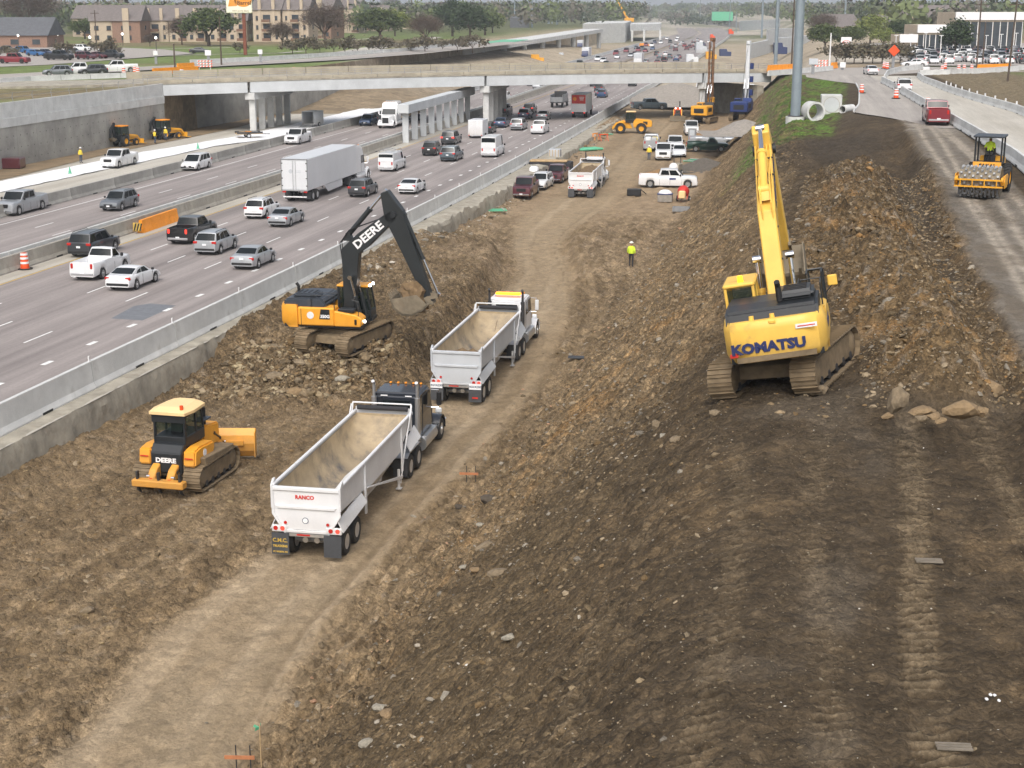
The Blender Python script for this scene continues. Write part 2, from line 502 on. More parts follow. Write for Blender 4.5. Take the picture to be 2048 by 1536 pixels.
score = vnoise(YY * 2.2 + .25 * OO + 1.5 * n_lo, OO * .12, 61) + .6 * vnoise(YY * 5 + .5 * OO, OO * .2, 62)
sc_m = slope_m * (1 - fg_m) * (.35 + .65 * sm(62, 78, YY))
ZZ = ZZ + .16 * score * sc_m
rut = vnoise(rsgn * 9 + .8 * n_lo, YY * .035, 71) + .5 * vnoise(rsgn * 21 + .6 * n_lo, YY * .05, 72)
rut_m = sm(.25, .6, rsgn) * (1 - sm(1.5, 1.9, rsgn)) * (1 - slope_m)
ZZ = ZZ + .10 * rut * rut_m + .025 * rut * road_m
lug = np.sin(YY * 2 * math.pi / .34 + 3.0 * np.abs(((rsgn * 7) % 1) - .5)) * np.maximum(0, np.sin(rsgn * 14.0)) * rut_m * (1 - sm(70, 95, YY))
ZZ = ZZ + .030 * lug * (vnoise(YY * .2, rsgn * 3, 73) > -.1)
dz_m = (1 - sm(9.5, 12, OO)) * sm(1.2, 2, OO) * (1 - sm(70, 76, YY))
ZZ = ZZ + .07 * vnoise(OO * 1.3, YY * .06, 75) * dz_m
CRW = np.zeros_like(OO)
for (o0, wd, am, y0, y1) in ((37.5, .36, .085, 16, 41), (39.9, .34, .06, 16, 44), (33.4, .32, .05, 16, 40), (35.5, .32, .04, 16, 42), (31.0, .32, .045, 16, 38), (29.0, .3, .03, 16, 36)):
 oc = o0 + .25 * np.sin(YY * .21 + o0)
 g = np.exp(-((OO - oc) / wd) ** 4) * sm(y0 - 4, y0, YY) * (1 - sm(y1 - 3, y1, YY))
 gg = g * (.25 + .75 * (vnoise(YY * .4, OO * .7, 77) > -.22))
 ZZ = ZZ + am * (gg * np.sin(YY * 2 * math.pi / .30 + 1.2 * n_lo) - .5 * g)
 CRW = np.maximum(CRW, gg * am / .085 * sm(.1, .8, np.sin(YY * 2 * math.pi / .30 + 1.2 * n_lo)))
for o0 in (42.6, 43.4, 44.4, 45.1):
 oc = o0 + .3 * np.sin(YY * .07 + o0 * 2)
 ZZ = ZZ - .035 * np.exp(-((OO - oc) / .2) ** 2) * strip_m
TRK = np.zeros_like(OO)
for pl in (((1090, 800), (1150, 700), (1190, 620), (1185, 590), (1150, 560), (1130, 520)), ((1160, 780), (1205, 690), (1215, 640), (1195, 600), (1180, 560), (1200, 520), (1240, 480), (1290, 450)), ((1060, 860), (1130, 760), (1168, 700)), ((1240, 640), (1262, 600), (1265, 560), (1240, 500), (1250, 450), (1275, 425)), ((1160, 530), (1190, 480), (1215, 450), (1230, 420)), ((1205, 640), (1230, 560), (1226, 500), (1300, 440)), ((690, 1310), (800, 1180), (900, 1060), (980, 960), (1050, 870)), ((560, 1450), (680, 1280), (790, 1140), (900, 1010), (990, 890)), ((430, 1536), (560, 1370), (690, 1215), (800, 1080)), ((1030, 520), (990, 500), (940, 480)), ((900, 540), (960, 515), (1020, 480), (1060, 455)), ((0, 1480), (70, 1395), (280, 1200), (420, 1080)), ((0, 1230), (150, 1130), (330, 1030)), ((930, 470), (1000, 460), (1060, 440)), ((1100, 440), (1170, 415), (1260, 385)), ((1150, 470), (1260, 440), (1350, 410))):
 P = [G(a, b, -1.55) for a, b in pl]; P.sort(key=lambda p: p.y)
 py_ = np.array([p.y for p in P]); px_ = np.array([p.x for p in P])
 sl = np.gradient(np.interp(_y, py_, px_), _y)[:, None]
 xc = np.interp(YY, py_, px_) + .15 * vnoise(YY * .4, YY * 0 + pl[0][0], 91)
 for off in (-.0, 2.0):
  d = (XX - xc - off * np.sqrt(1 + sl ** 2)) / np.sqrt(1 + sl ** 2)
  m = np.exp(-(d / .27) ** 4) * sm(py_[0] - 2, py_[0], YY) * (1 - sm(py_[-1], py_[-1] + 2, YY)) * (vnoise(YY * .25, YY * 0 + off + pl[0][1], 92) > -.33)
  TRK = np.maximum(TRK, m)
TRK = TRK * (1 - sm(21, 23, OO)) * (1 - .6 * road_m)
ZZ = ZZ - TRK * (.05 + .02 * np.sin(YY * 2 * math.pi / .3))
_kl = lambda y: np.interp(y, [128, 138, 150, 162, 194, 214, 222, 240], [44.6, 42, 37.2, 38.3, 39.5, 39.8, 36, 30])
pav_m = sm(0, .6, OO - _kl(YY)) * sm(128, 130, YY + 2.0 * n_lo) * (1 - sm(53.6, 54.2, OO)) + sm(45.6, 46.0, OO) * (1 - sm(53.6, 54.2, OO)) * (YY < 134)
pav_m = np.clip(pav_m, 0, 1)
ZZ = ZZ * (1 - pav_m) + (np.where(OO < 45.5, base_z(np.full_like(OO, 43.0), YY), base_z(np.full_like(OO, 48.0), YY)) - .05) * pav_m
blend = sm(-4.0, 0.2, OO - np.minimum(_kl(YY), 39)) * sm(120, 134, YY) * (OO < 45.5) * (1 - sm(214, 222, YY)) * (1 - pav_m)
ZZ = np.where(blend > 0, np.maximum(ZZ, ZZ * (1 - blend) + (base_z(np.full_like(OO, 43.0), YY) - .03) * blend), ZZ)
C = lambda *a: np.array(srgb(*a))
col_rough = C(114, 97, 73); col_road = C(150, 132, 106); col_wet = C(106, 89, 66); col_tan = C(152, 132, 103)
col_fill = C(76, 65, 50); col_slope = C(131, 112, 85); col_orange = C(138, 108, 70); col_strip = C(114, 107, 97); col_mound = C(103, 86, 62)
col_black = C(66, 60, 52); col_yard = C(150, 131, 106); col_grass = C(90, 118, 48); col_grey = C(128, 122, 112)
def lay(c, k, m):
 m = np.clip(m, 0, 1)[..., None]
 return c * (1 - m) + k * m
b1 = fbm(OO * .22, YY * .12, 5, 81); b2 = fbm(OO * .9, YY * .6, 4, 85); b3 = fbm(OO * 2.6, YY * 2.0, 4, 88)
CC = np.tile(col_rough, OO.shape + (1,)).astype(np.float64)
CC = lay(CC, col_wet, sm(.05, .45, b1 + .4 * b2) * .55)
CC = lay(CC, col_tan, sm(.10, .45, -b1 + .5 * b2) * .35)
CC = lay(CC, col_grey, sm(.32, .55, b3 + .4 * b2) * .35)
CC = lay(CC, C(150, 130, 102), lf_m * .45 * sm(-.3, .3, b1 + .5 * vnoise(OO * 1.1, YY * .05, 93)))
CC = lay(CC, col_wet, lf_m * .5 * sm(.05, .3, vnoise(OO * .7, YY * .06, 94)))
CC = lay(CC, col_yard, yard_m * .75)
mid_m = sm(100, 112, YY) * (1 - slope_m) * (1 - road_m)
CC = lay(CC, col_yard, mid_m * .45 * sm(-.3, .2, b2))
CC = lay(CC, col_slope, slope_m)
CC = lay(CC, C(172, 148, 112), slope_m * sm(.05, .38, score) * (.4 * sm(60, 75, YY) + .5 * sm(78, 88, YY) * (1 - sm(104, 116, YY)) * (1 - sm(28, 31, OO))))
CC = lay(CC, col_wet, slope_m * sm(.1, .5, b1 + .6 * b2) * .55)
og = np.exp(-((OO - 24.8 - .25 * (YY - 60)) / 1.7) ** 2) * sm(54, 58, YY) * (1 - sm(72, 80, YY))
CC = lay(CC, col_orange, og * sm(-.25, .25, b2 + .5 * b3) * .85)
CC = lay(CC, col_orange, slope_m * sm(.30, .55, b2 + .4 * b3) * .35)
CC = lay(CC, col_black, slope_m * sm(95, 112, YY) * sm(27.5, 30.5, OO) * .75 * sm(-.5, .1, b2))
CC = lay(CC, col_fill, fill_m)
CC = lay(CC, col_fill, fg_m * .92)
CC = lay(CC, C(101, 86, 64), fg_m * (1 - sm(26, 33, OO + 2 * b2)) * .9)
CC = lay(CC, col_wet, (fg_m + fill_m) * sm(.1, .5, b1 + .5 * b2) * .35)
CC = lay(CC, col_grey, (fg_m + fill_m) * sm(.15, .5, -b1 + .4 * b2) * .07)
CC = lay(CC, C(120, 106, 85), CRW * .85)
CC = lay(CC, col_mound, mound_m)
CC = lay(CC, col_orange, mound_m * sm(.05, .45, b2 + .3 * b1) * .7)
CC = lay(CC, col_black, mound_m * sm(74, 90, YY) * .45 * sm(-.4, .2, b2))
CC = lay(CC, col_grey, mound_m * sm(.2, .5, b3) * .5)
CC = lay(CC, col_black, sm(101, 118, YY) * (1 - sm(125, 138, YY)) * sm(31, 34, OO) * (1 - sm(37, 41, OO)) * .55)
CC = lay(CC, col_strip, strip_m)
trk = np.zeros_like(OO)
for o0 in (42.6, 43.4, 44.4, 45.1):
 trk = np.maximum(trk, np.exp(-((OO - o0 - .3 * np.sin(YY * .07 + o0 * 2)) / .24) ** 2))
CC = lay(CC, C(168, 158, 143), trk * strip_m * .75)
CC = lay(CC, C(92, 82, 68), strip_m * sm(.0, .35, b2 + .6 * vnoise(OO * 1.4, YY * .05, 95)) * .5)
CC = lay(CC, C(150, 143, 132), strip_m * sm(118, 134, YY) * sm(-.3, .3, b2))
CC = lay(CC, col_road, road_m * (1 - .25 * sm(.1, .4, b2)))
CC = lay(CC, C(142, 127, 104), road_m * sm(.0, .4, b1 + .3 * b2) * .6)
CC = lay(CC, col_tan, rut_m * sm(.0, .35, rut) * .3)
CC = lay(CC, C(122, 105, 81), road_m * .55 * sm(.08, .34, vnoise(rsgn * 5 + .5 * n_lo, YY * .028, 96)))
CC = lay(CC, C(172, 154, 128), road_m * .5 * sm(.1, .36, vnoise(rsgn * 3.4 + .5 * n_lo, YY * .02, 97)))
CC = lay(CC, col_wet, rut_m * sm(.1, .4, -rut) * .5)
CC = lay(CC, col_wet, rub * .35)
CC = lay(CC, C(158, 138, 109), TRK * .45)
gv = sm(126, 134, YY + .5 * (30 - OO)) * sm(25.5, 28, OO + 1.2 * b2) * (1 - sm(35.5, 36.5, OO - .04 * (YY - 150)))
CC = lay(CC, C(118, 108, 84), gv * .8 * (1 - sm(28, 30, OO)))
CC = lay(CC, col_grass, gv * .9 * sm(-.12, .35, b2 + .5 * b3 + .15 * sm(29, 31, OO)))
CC = lay(CC, C(112, 122, 62), gv * .5 * sm(.1, .4, b3 - b2))
CC = lay(CC, C(120, 108, 86), sm(53, 54, OO) * (1 - .0 * OO))
CC = lay(CC, col_grass, sm(65, 70, OO) * sm(.0, .3, b1) * .6)
CC = np.clip(CC * (1 + .22 * b3[..., None] + .12 * b2[..., None]), .01, .9)
keep = (OO > 1.25)
idx = np.arange(_NR * _NC).reshape(_NR, _NC)
q = np.stack([idx[:-1, :-1], idx[:-1, 1:], idx[1:, 1:], idx[1:, :-1]], -1)
kq = (OO[:-1, 1:] > 1.0) & (OO[1:, 1:] > 1.0) & (OO[1:, :-1] < 75)
q = q[kq]
used = np.zeros(_NR * _NC, bool); used[q.ravel()] = True
remap = np.cumsum(used) - 1
VV = np.stack([np.maximum(XX, xbs(YY) + 1.22), YY, ZZ], -1).reshape(-1, 3)[used]
M_['soil'] = soil_mat('soil')
RG = np.clip(1 - .82 * road_m - .7 * strip_m - .6 * yard_m - .25 * fill_m - .2 * fg_m - .45 * lf_m - .35 * mid_m - .4 * rut_m, .1, 1)
C4 = np.concatenate([CC, RG[..., None]], -1)
earth = kind(link('earthworks_ground', np_mesh('earthworks_ground', VV, remap[q], M_['soil'], True, C4.reshape(-1, 4)[used])), 'structure')
def tz(x, y):
 j = int(np.argmin(np.abs(_y - y))); i = int(np.argmin(np.abs(_u * (_y[j] + 3.0) - x)))
 return float(ZZ[j, i])
_gy = np.concatenate([np.arange(-60, 420, 12.0), np.arange(420, 1300, 40.0), np.geomspace(1300, 8000, 16)])
_go = np.concatenate([[-5000, -2500, -1200, -700, -400, -250, -170, -120, -90, -70, -61, -60.5, -60.4, -50, -37], [-24, -10, 0, 1.0, 1.2, 8, 16, 21.8, 24, 28, 32, 36, 41, 46, 53, 60, 75, 100, 150, 250, 400, 700, 1300, 2500, 5000]])
OG, YG = np.meshgrid(_go, _gy)
def land_z(o, y):
 zl = np.where(o < -60.45, 6.85, -.25)
 far = sm(255, 330, y)
 zl_far = np.where(o < -60.45, 6.85, np.where(o < -37, -.25 + 5.0 * sm(-40, -56, o) * (1 - sm(560, 700, y)), -.25))
 z = zl * (1 - far) + zl_far * far
 zr = np.where(o > 1.1, base_z(np.clip(o, 1.3, 75), np.clip(y, 0, 255)) - 2.6 * (1 - sm(255, 300, y)) * (1 - sm(74, 90, o)), z)
 zr_far = np.where(o > 1.1, -.35 + 7.2 * sm(24, 42, o), z)
 zr = zr * (1 - far) + zr_far * far
 z = np.where(o > 1.1, zr, z)
 return z + np.where((np.abs(o) > 60), 1.0, 0) * 3.0 * sm(500, 2500, y) * (1 + .0 * o)
ZG = land_z(OG, YG) + .5 * vnoise(OG * .02, YG * .02, 5) * (np.abs(OG) > 80)
XG = OG + xbs(YG)
cg = np.tile(C(104, 118, 66), OG.shape + (1,))
nb = fbm(OG * .02, YG * .02, 3, 9)
cg = lay(cg, C(120, 108, 82), sm(.0, .3, nb))
cg = lay(cg, C(135, 120, 98), ((OG > -60.6) & (OG < 60)).astype(float))
cg = lay(cg, C(100, 104, 72), sm(500, 800, YG))
cg = lay(cg, C(172, 164, 150), sm(285, 330, YG) * ((OG > -66) & (OG < 90)) * sm(-.4, .1, nb))
cg = lay(cg, C(160, 146, 124), sm(330, 400, YG) * (1 - sm(700, 900, YG)) * ((OG > -72) & (OG < 130)) * .8)
ii = np.arange(OG.size).reshape(OG.shape)
qq = np.stack([ii[:-1, :-1], ii[:-1, 1:], ii[1:, 1:], ii[1:, :-1]], -1).reshape(-1, 4)
M_['land'] = soil_mat('land', fine=.8, bump=.2, var=.15)
kind(link('ground', np_mesh('ground', np.stack([XG, YG, ZG], -1).reshape(-1, 3), qq, M_['land'], False, cg.reshape(-1, 3))), 'structure')
# ---- highway
def pave_mat(name, c, c2, streak=1.0):
 m = bpy.data.materials.new(name); m.use_nodes = True
 nt = m.node_tree; N = nt.nodes; L = nt.links
 b = N['Principled BSDF']; b.inputs['Roughness'].default_value = .88
 uv = N.new('ShaderNodeUVMap')
 def noise(sx, sy, det):
  mp = N.new('ShaderNodeMapping'); mp.inputs['Scale'].default_value = (sx, sy, 1); L.new(uv.outputs[0], mp.inputs[0])
  n = N.new('ShaderNodeTexNoise'); n.inputs['Scale'].default_value = 1; n.inputs['Detail'].default_value = det; n.inputs['Roughness'].default_value = .65
  L.new(mp.outputs[0], n.inputs['Vector']); return n.outputs['Fac']
 mx = N.new('ShaderNodeMix'); mx.data_type = 'RGBA'; mx.inputs[6].default_value = (*c, 1); mx.inputs[7].default_value = (*c2, 1)
 r1 = N.new('ShaderNodeMapRange'); r1.inputs['From Min'].default_value = .35; r1.inputs['From Max'].default_value = .65
 L.new(noise(.55 * streak, .012, 4), r1.inputs['Value']); L.new(r1.outputs[0], mx.inputs['Factor'])
 out = mx.outputs[2]
 for (sx, sy, v) in ((.12, .06, .10), (6, 5, .10), (1.6, .10, .09)):
  r2 = N.new('ShaderNodeMapRange'); r2.inputs['From Min'].default_value = .3; r2.inputs['From Max'].default_value = .7
  r2.inputs['To Min'].default_value = 1 - v; r2.inputs['To Max'].default_value = 1 + v
  L.new(noise(sx, sy, 5), r2.inputs['Value'])
  m2 = N.new('ShaderNodeMix'); m2.data_type = 'RGBA'; m2.blend_type = 'MULTIPLY'; m2.inputs['Factor'].default_value = 1
  L.new(out, m2.inputs[6]); L.new(r2.outputs[0], m2.inputs[7]); out = m2.outputs[2]
 L.new(out, b.inputs['Base Color'])
 return m
def strip(name, o0, o1, y0, y1, z, material, step=8.0, z1=None, k='structure', oy=None, ncross=1):
 n = max(2, int((y1 - y0) / step) + 1)
 ys = np.linspace(y0, y1, n)
 f0 = o0 if callable(o0) else (lambda y: o0); f1 = o1 if callable(o1) else (lambda y: o1)
 fz = z if callable(z) else (lambda y: z)
 vs = []; uvs = []
 for y in ys:
  for j in range(ncross + 1):
   t = j / ncross
   o = f0(y) * (1 - t) + f1(y) * t
   vs.append((xbs(y) + o, y, fz(y))); uvs.append((o, y))
 w = ncross + 1
 fs = [(i * w + j, i * w + j + 1, (i + 1) * w + j + 1, (i + 1) * w + j) for i in range(n - 1) for j in range(ncross)]
 me = bpy.data.meshes.new(name); me.from_pydata(vs, [], fs)
 ul = me.uv_layers.new(name='UVMap')
 for lp in me.loops:
  ul.data[lp.index].uv = uvs[lp.vertex_index]
 me.materials.append(material)
 o = link(name, me)
 if k:
  kind(o, k)
 return o
M_['pave'] = pave_mat('pave', srgb(154, 146, 142), srgb(124, 117, 114))
M_['pave2'] = pave_mat('pave2', srgb(170, 164, 156), srgb(146, 140, 134))
M_['conc_lane'] = pave_mat('conc_lane', srgb(186, 182, 172), srgb(166, 160, 148), .6)
M_['geotex'] = mat('geotex', (.80, .81, .82), .75, var=.05, scale=.6, bump=.5, bscale=1.2, dirt=.08)
strip('highway', -58.5, 1.25, -40, 262, -.02, M_['conc_lane'], ncross=2)
strip('carriageway', -21.6, -.25, -40, 1300, 0.0, M_['pave'])
strip('opposite_carriageway', -37.6, -23.2, -40, 1300, 0.0, M_['pave'])
strip('shoulder', -21.5, -19.9, -40, 262, .004, M_['conc_lane'])
strip('verge', -58.4, lambda y: -53.3 + .6 * math.sin(y * .09) - .012 * (y - 150), 60, 262, .03, M_['soil'] if False else mat('bare_soil', srgb(128, 110, 84), .95, var=.3, scale=.5, bump=.6, bscale=3), step=3)
_ys = np.linspace(60, 420, 300)
_t = np.linspace(0, 1, 14)
TT, YS = np.meshgrid(_t, _ys)
_o0 = np.interp(YS, [60, 150, 190, 215, 260, 420], [-52.6, -52.2, -51.0, -47.4, -46.5, -46]); _o1 = np.interp(YS, [60, 130, 165, 200, 215, 260, 420], [-47.5, -47.5, -46.6, -45.0, -40.3, -40.5, -40.5])
_oo = _o0 * (1 - TT) + _o1 * TT + .25 * vnoise(YS * .6, TT * 0 + 3, 4) * (1 - 2 * TT)
_zz = .05 + .10 * np.maximum(0, fbm(_oo * .7, YS * .35, 3, 7) + .1) + .04 * (TT < .08)
_i = np.arange(TT.size).reshape(TT.shape)
_q = np.stack([_i[:-1, :-1], _i[:-1, 1:], _i[1:, 1:], _i[1:, :-1]], -1).reshape(-1, 4)
kind(link('white_geotextile_ground', np_mesh('white_geotextile_ground', np.stack([_oo + xbs(YS), YS, _zz], -1).reshape(-1, 3), _q, M_['geotex'])), 'structure')
mark_root = kind(empty('lane_markings'), 'structure')
mk_cache = {}
def dash(o, y, ln, w, m='white_paint'):
 key = (ln, w, m)
 if key not in mk_cache:
  mb = MB(); mb.quad((-ln / 2, -w / 2, 0), (ln / 2, -w / 2, 0), (ln / 2, w / 2, 0), (-ln / 2, w / 2, 0))
  mk_cache[key] = mb.mesh('lane_dash', [M_[m]])
 d = link('lane_dash', mk_cache[key], mark_root)
 d.location = W(o, y, .006); d.rotation_euler = (0, 0, hdg(y))
 return d
YD = 130.0
for o, ph in ((-8.7, 4.2), (-12.5, 7.0), (-16.2, 0.6)):
 y = 42 + ph
 while y < 420:
  dash(o, y, 3.1, .13); y += 12.0
y = 43
while y < 330:
 dash(-4.9, y, .95, .30); y += 4.7
for o, ph in ((-27.4, 2.0), (-31.1, 6.5)):
 y = 60 + ph
 while y < 420:
  dash(o, y, 3.1, .13); y += 12.0
for nm, o, m, w in (('edge_line', -19.75, 'yellow_paint', .16), ('edge_line', -23.9, 'yellow_paint', .14), ('edge_line', -34.9, 'white_paint', .14)):
 s = strip(nm, o - w / 2, o + w / 2, -20, 700, .006, M_[m], k=None)
 s.parent = mark_root
pc = G(290, 625, 0)
pmb = MB()
pts = [G(222, 637), G(285, 641), G(352, 611), G(300, 607), G(268, 612)]
pmb.add([(p.x, p.y, .004) for p in pts], [tuple(range(5))])
kind(pmb.build('pavement_patch', M_['asphalt_patch']), 'structure')
def barrier_mesh(name, L, h, wb, wt, lift=.0):
 prof = [(-wb / 2, 0), (-wb / 2, .08), (-wb * .30, .33), (-wt / 2, h - .02), (-wt / 2 + .02, h), (wt / 2 - .02, h), (wt / 2, h - .02), (wb * .30, .33), (wb / 2, .08), (wb / 2, 0)]
 mb = MB()
 g = .025
 mb.loft([[(x, p[0], p[1]) for p in prof] for x in (-L / 2 + g, L / 2 - g)])
 mb.box((0, 0, .06), (.9, wb + .012, .121), mi=1)
 return mb.mesh(name, [M_['concrete'], M_['black']])
def barrier_run(name, label, o, y0, y1, L=9.3, h=1.35, wb=.62, wt=.2, z=0.0, cat='barrier', rail=None, z0=None, material=None, delin=0):
 root = empty(name, W(o if not callable(o) else o(y0), y0, z if not callable(z) else z(y0)))
 tag(root, label, cat)
 me = barrier_mesh('barrier_segment', L, h, wb, wt)
 if material:
  me.materials[0] = material
 y = y0; k = 0
 while y < y1:
  oy = o(y) if callable(o) else o
  a = W(oy, y, z if not callable(z) else z(y))
  oy2 = o(y + L * .98) if callable(o) else o
  b = W(oy2, y + L * .98, z if not callable(z) else z(y + L * .98))
  s = link('barrier_segment', me, root)
  mid = (a + b) / 2
  s.location = mid - root.location
  d = b - a
  s.rotation_euler = (random.uniform(-.006, .006), -math.atan2(d.z, math.hypot(d.x, d.y)), math.atan2(d.y, d.x) + random.uniform(-.003, .003))
  s.scale = (d.length / L, 1, 1)
  if delin and k % delin == 0:
   mb = MB(); mb.cyl((0, 0, 0), (0, 0, .16), .035, n=6); mb.box((0, 0, .2), (.05, .14, .12))
   r = mb.build('reflector', M_['white_tape'], root); r.location = a - root.location + Vector((0, 0, h))
  y += L * .98; k += 1
 return root
barrier_run('concrete_barrier', 'long pale concrete barrier between the right highway lane and the dirt cut', 0.0, 25, 330, delin=1)
mroot = barrier_run('median_barrier', 'grey concrete median barrier dividing the two highway directions', -21.9, 60, 480, h=1.1, wb=.6, wt=.22, material=M_['concrete_med'])
barrier_run('median_barrier', 'back row of the concrete median barrier beside the oncoming lanes', -23.0, 60, 480, h=1.1, wb=.6, wt=.22)
strip('median_fill', -22.7, -22.2, 60, 480, .72, M_['concrete_old'], k='structure')
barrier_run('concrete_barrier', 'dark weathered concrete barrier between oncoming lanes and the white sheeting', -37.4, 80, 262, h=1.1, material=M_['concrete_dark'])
def ledge():
 ys = np.concatenate([np.arange(24, 120, .22), np.arange(120, 262, .6)])
 rows = []
 wid = np.interp(ys, [24, 90, 110, 160, 262], [1.25, 1.15, 1.5, 2.6, 2.8])
 for k, y in enumerate(ys):
  w = wid[k]
  jag = .35 * float(fbm(np.array([y * .55]), np.array([1.3]), 4, 17)[0]) + .10 * float(vnoise(np.array([y * 3.1]), np.array([2.0]), 18)[0])
  hgt = .10 * float(vnoise(np.array([y * 1.1]), np.array([7.0]), 19)[0]) if y > 105 else .0
  rr = 1.0 if y > 105 else .25
  x = xbs(y)
  j2 = .22 * float(vnoise(np.array([y * 2.3]), np.array([9.0]), 20)[0])
  j3 = .22 * float(vnoise(np.array([y * 1.4]), np.array([12.0]), 21)[0])
  rough = [float(vnoise(np.array([y * 1.9]), np.array([30.0 + i * 2.7]), 22)[0]) for i in range(3)]
  rows.append([(x + .3, y, .012), (x + w * .55 + .3, y, .012 + rr * .35 * max(0, rough[0])), (x + w + .05 + jag * rr, y, -.03 + hgt + rr * .5 * rough[1]),
                     (x + w + .18 + jag * rr + j2 * .6, y, -.42 + .2 * rr * rough[2]), (x + w + .20 + j3 * .7 + jag * .4, y, -1.05), (x + w + .32 + j2 * .6, y, -2.1)])
 mb = MB()
 n = len(rows[0])
 for r in rows:
  mb.v.extend(r)
 mb.f = [(i * n + j, i * n + j + 1, (i + 1) * n + j + 1, (i + 1) * n + j) for i in range(len(rows) - 1) for j in range(n - 1)]
 mb.m = [0] * len(mb.f)
 o = mb.build('concrete_ledge', M_['concrete_old'], smooth=25)
 tag(o, 'broken old concrete pavement edge beside the dirt cut', 'retaining edge')
ledge()
# ---- far side retaining wall
def wall_top(y):
 return 7.1
def retaining_wall():
 root = empty('retaining_wall', W(-58.3, 120, 0))
 tag(root, 'tall weathered concrete retaining wall left of the highway', 'wall')
 R0 = root.location
 y = 60.0; k = 0
 L = 4.6
 while y < 216:
  a = W(-58.3, y) - R0; b = W(-58.3, y + L - .04) - R0
  d = (b - a).normalized(); nrm = Vector((d.y, -d.x, 0))
  mb = MB(); mb.slab(a, b, b + Vector((0, 0, 4.6)), a + Vector((0, 0, 4.6)), -.4)
  for rr in range(3):
   for cc in range(3):
    c = a + (b - a) * ((cc + .5) / 3) + Vector((0, 0, .8 + rr * 1.35)) + nrm * .012
    mb.cyl(c - nrm * .05, c, .07, n=6, mi=1)
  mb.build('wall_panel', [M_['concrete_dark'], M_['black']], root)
  mb = MB(); up = Vector((0, 0, 1))
  tp = 4.6
  mb.slab(a + up * tp + nrm * .10, b + up * tp + nrm * .10, b + up * 5.6 + nrm * .12, a + up * 5.6 + nrm * .12, -.5)
  mb.build('wall_collar', M_['concrete'], root)
  mb = MB(); mb.slab(a + up * 5.6 - nrm * .02, b + up * 5.6 - nrm * .02, b + up * 7.35 - nrm * .02, a + up * 7.35 - nrm * .02, -.35)
  mb.build('parapet_panel', M_['concrete'], root)
  if y > 100:
   mb = MB()
   p = a - nrm * .15 + up * 7.35
   mb.tube([p, p + up * .55 - nrm * .15, p + up * 1.0], .035, 5)
   mb.build('rail_post', M_['steel_grey'], root)
   mb = MB(); q = b - nrm * .15 + up * 7.35
   for hh in (.5, 1.0):
    mb.tube([p + up * hh - nrm * (.15 if hh < .9 else 0), q + up * hh - nrm * (.15 if hh < .9 else 0)], .02, 5)
   mb.build('rail', M_['steel_grey'], root)
  y += L; k += 1
retaining_wall()
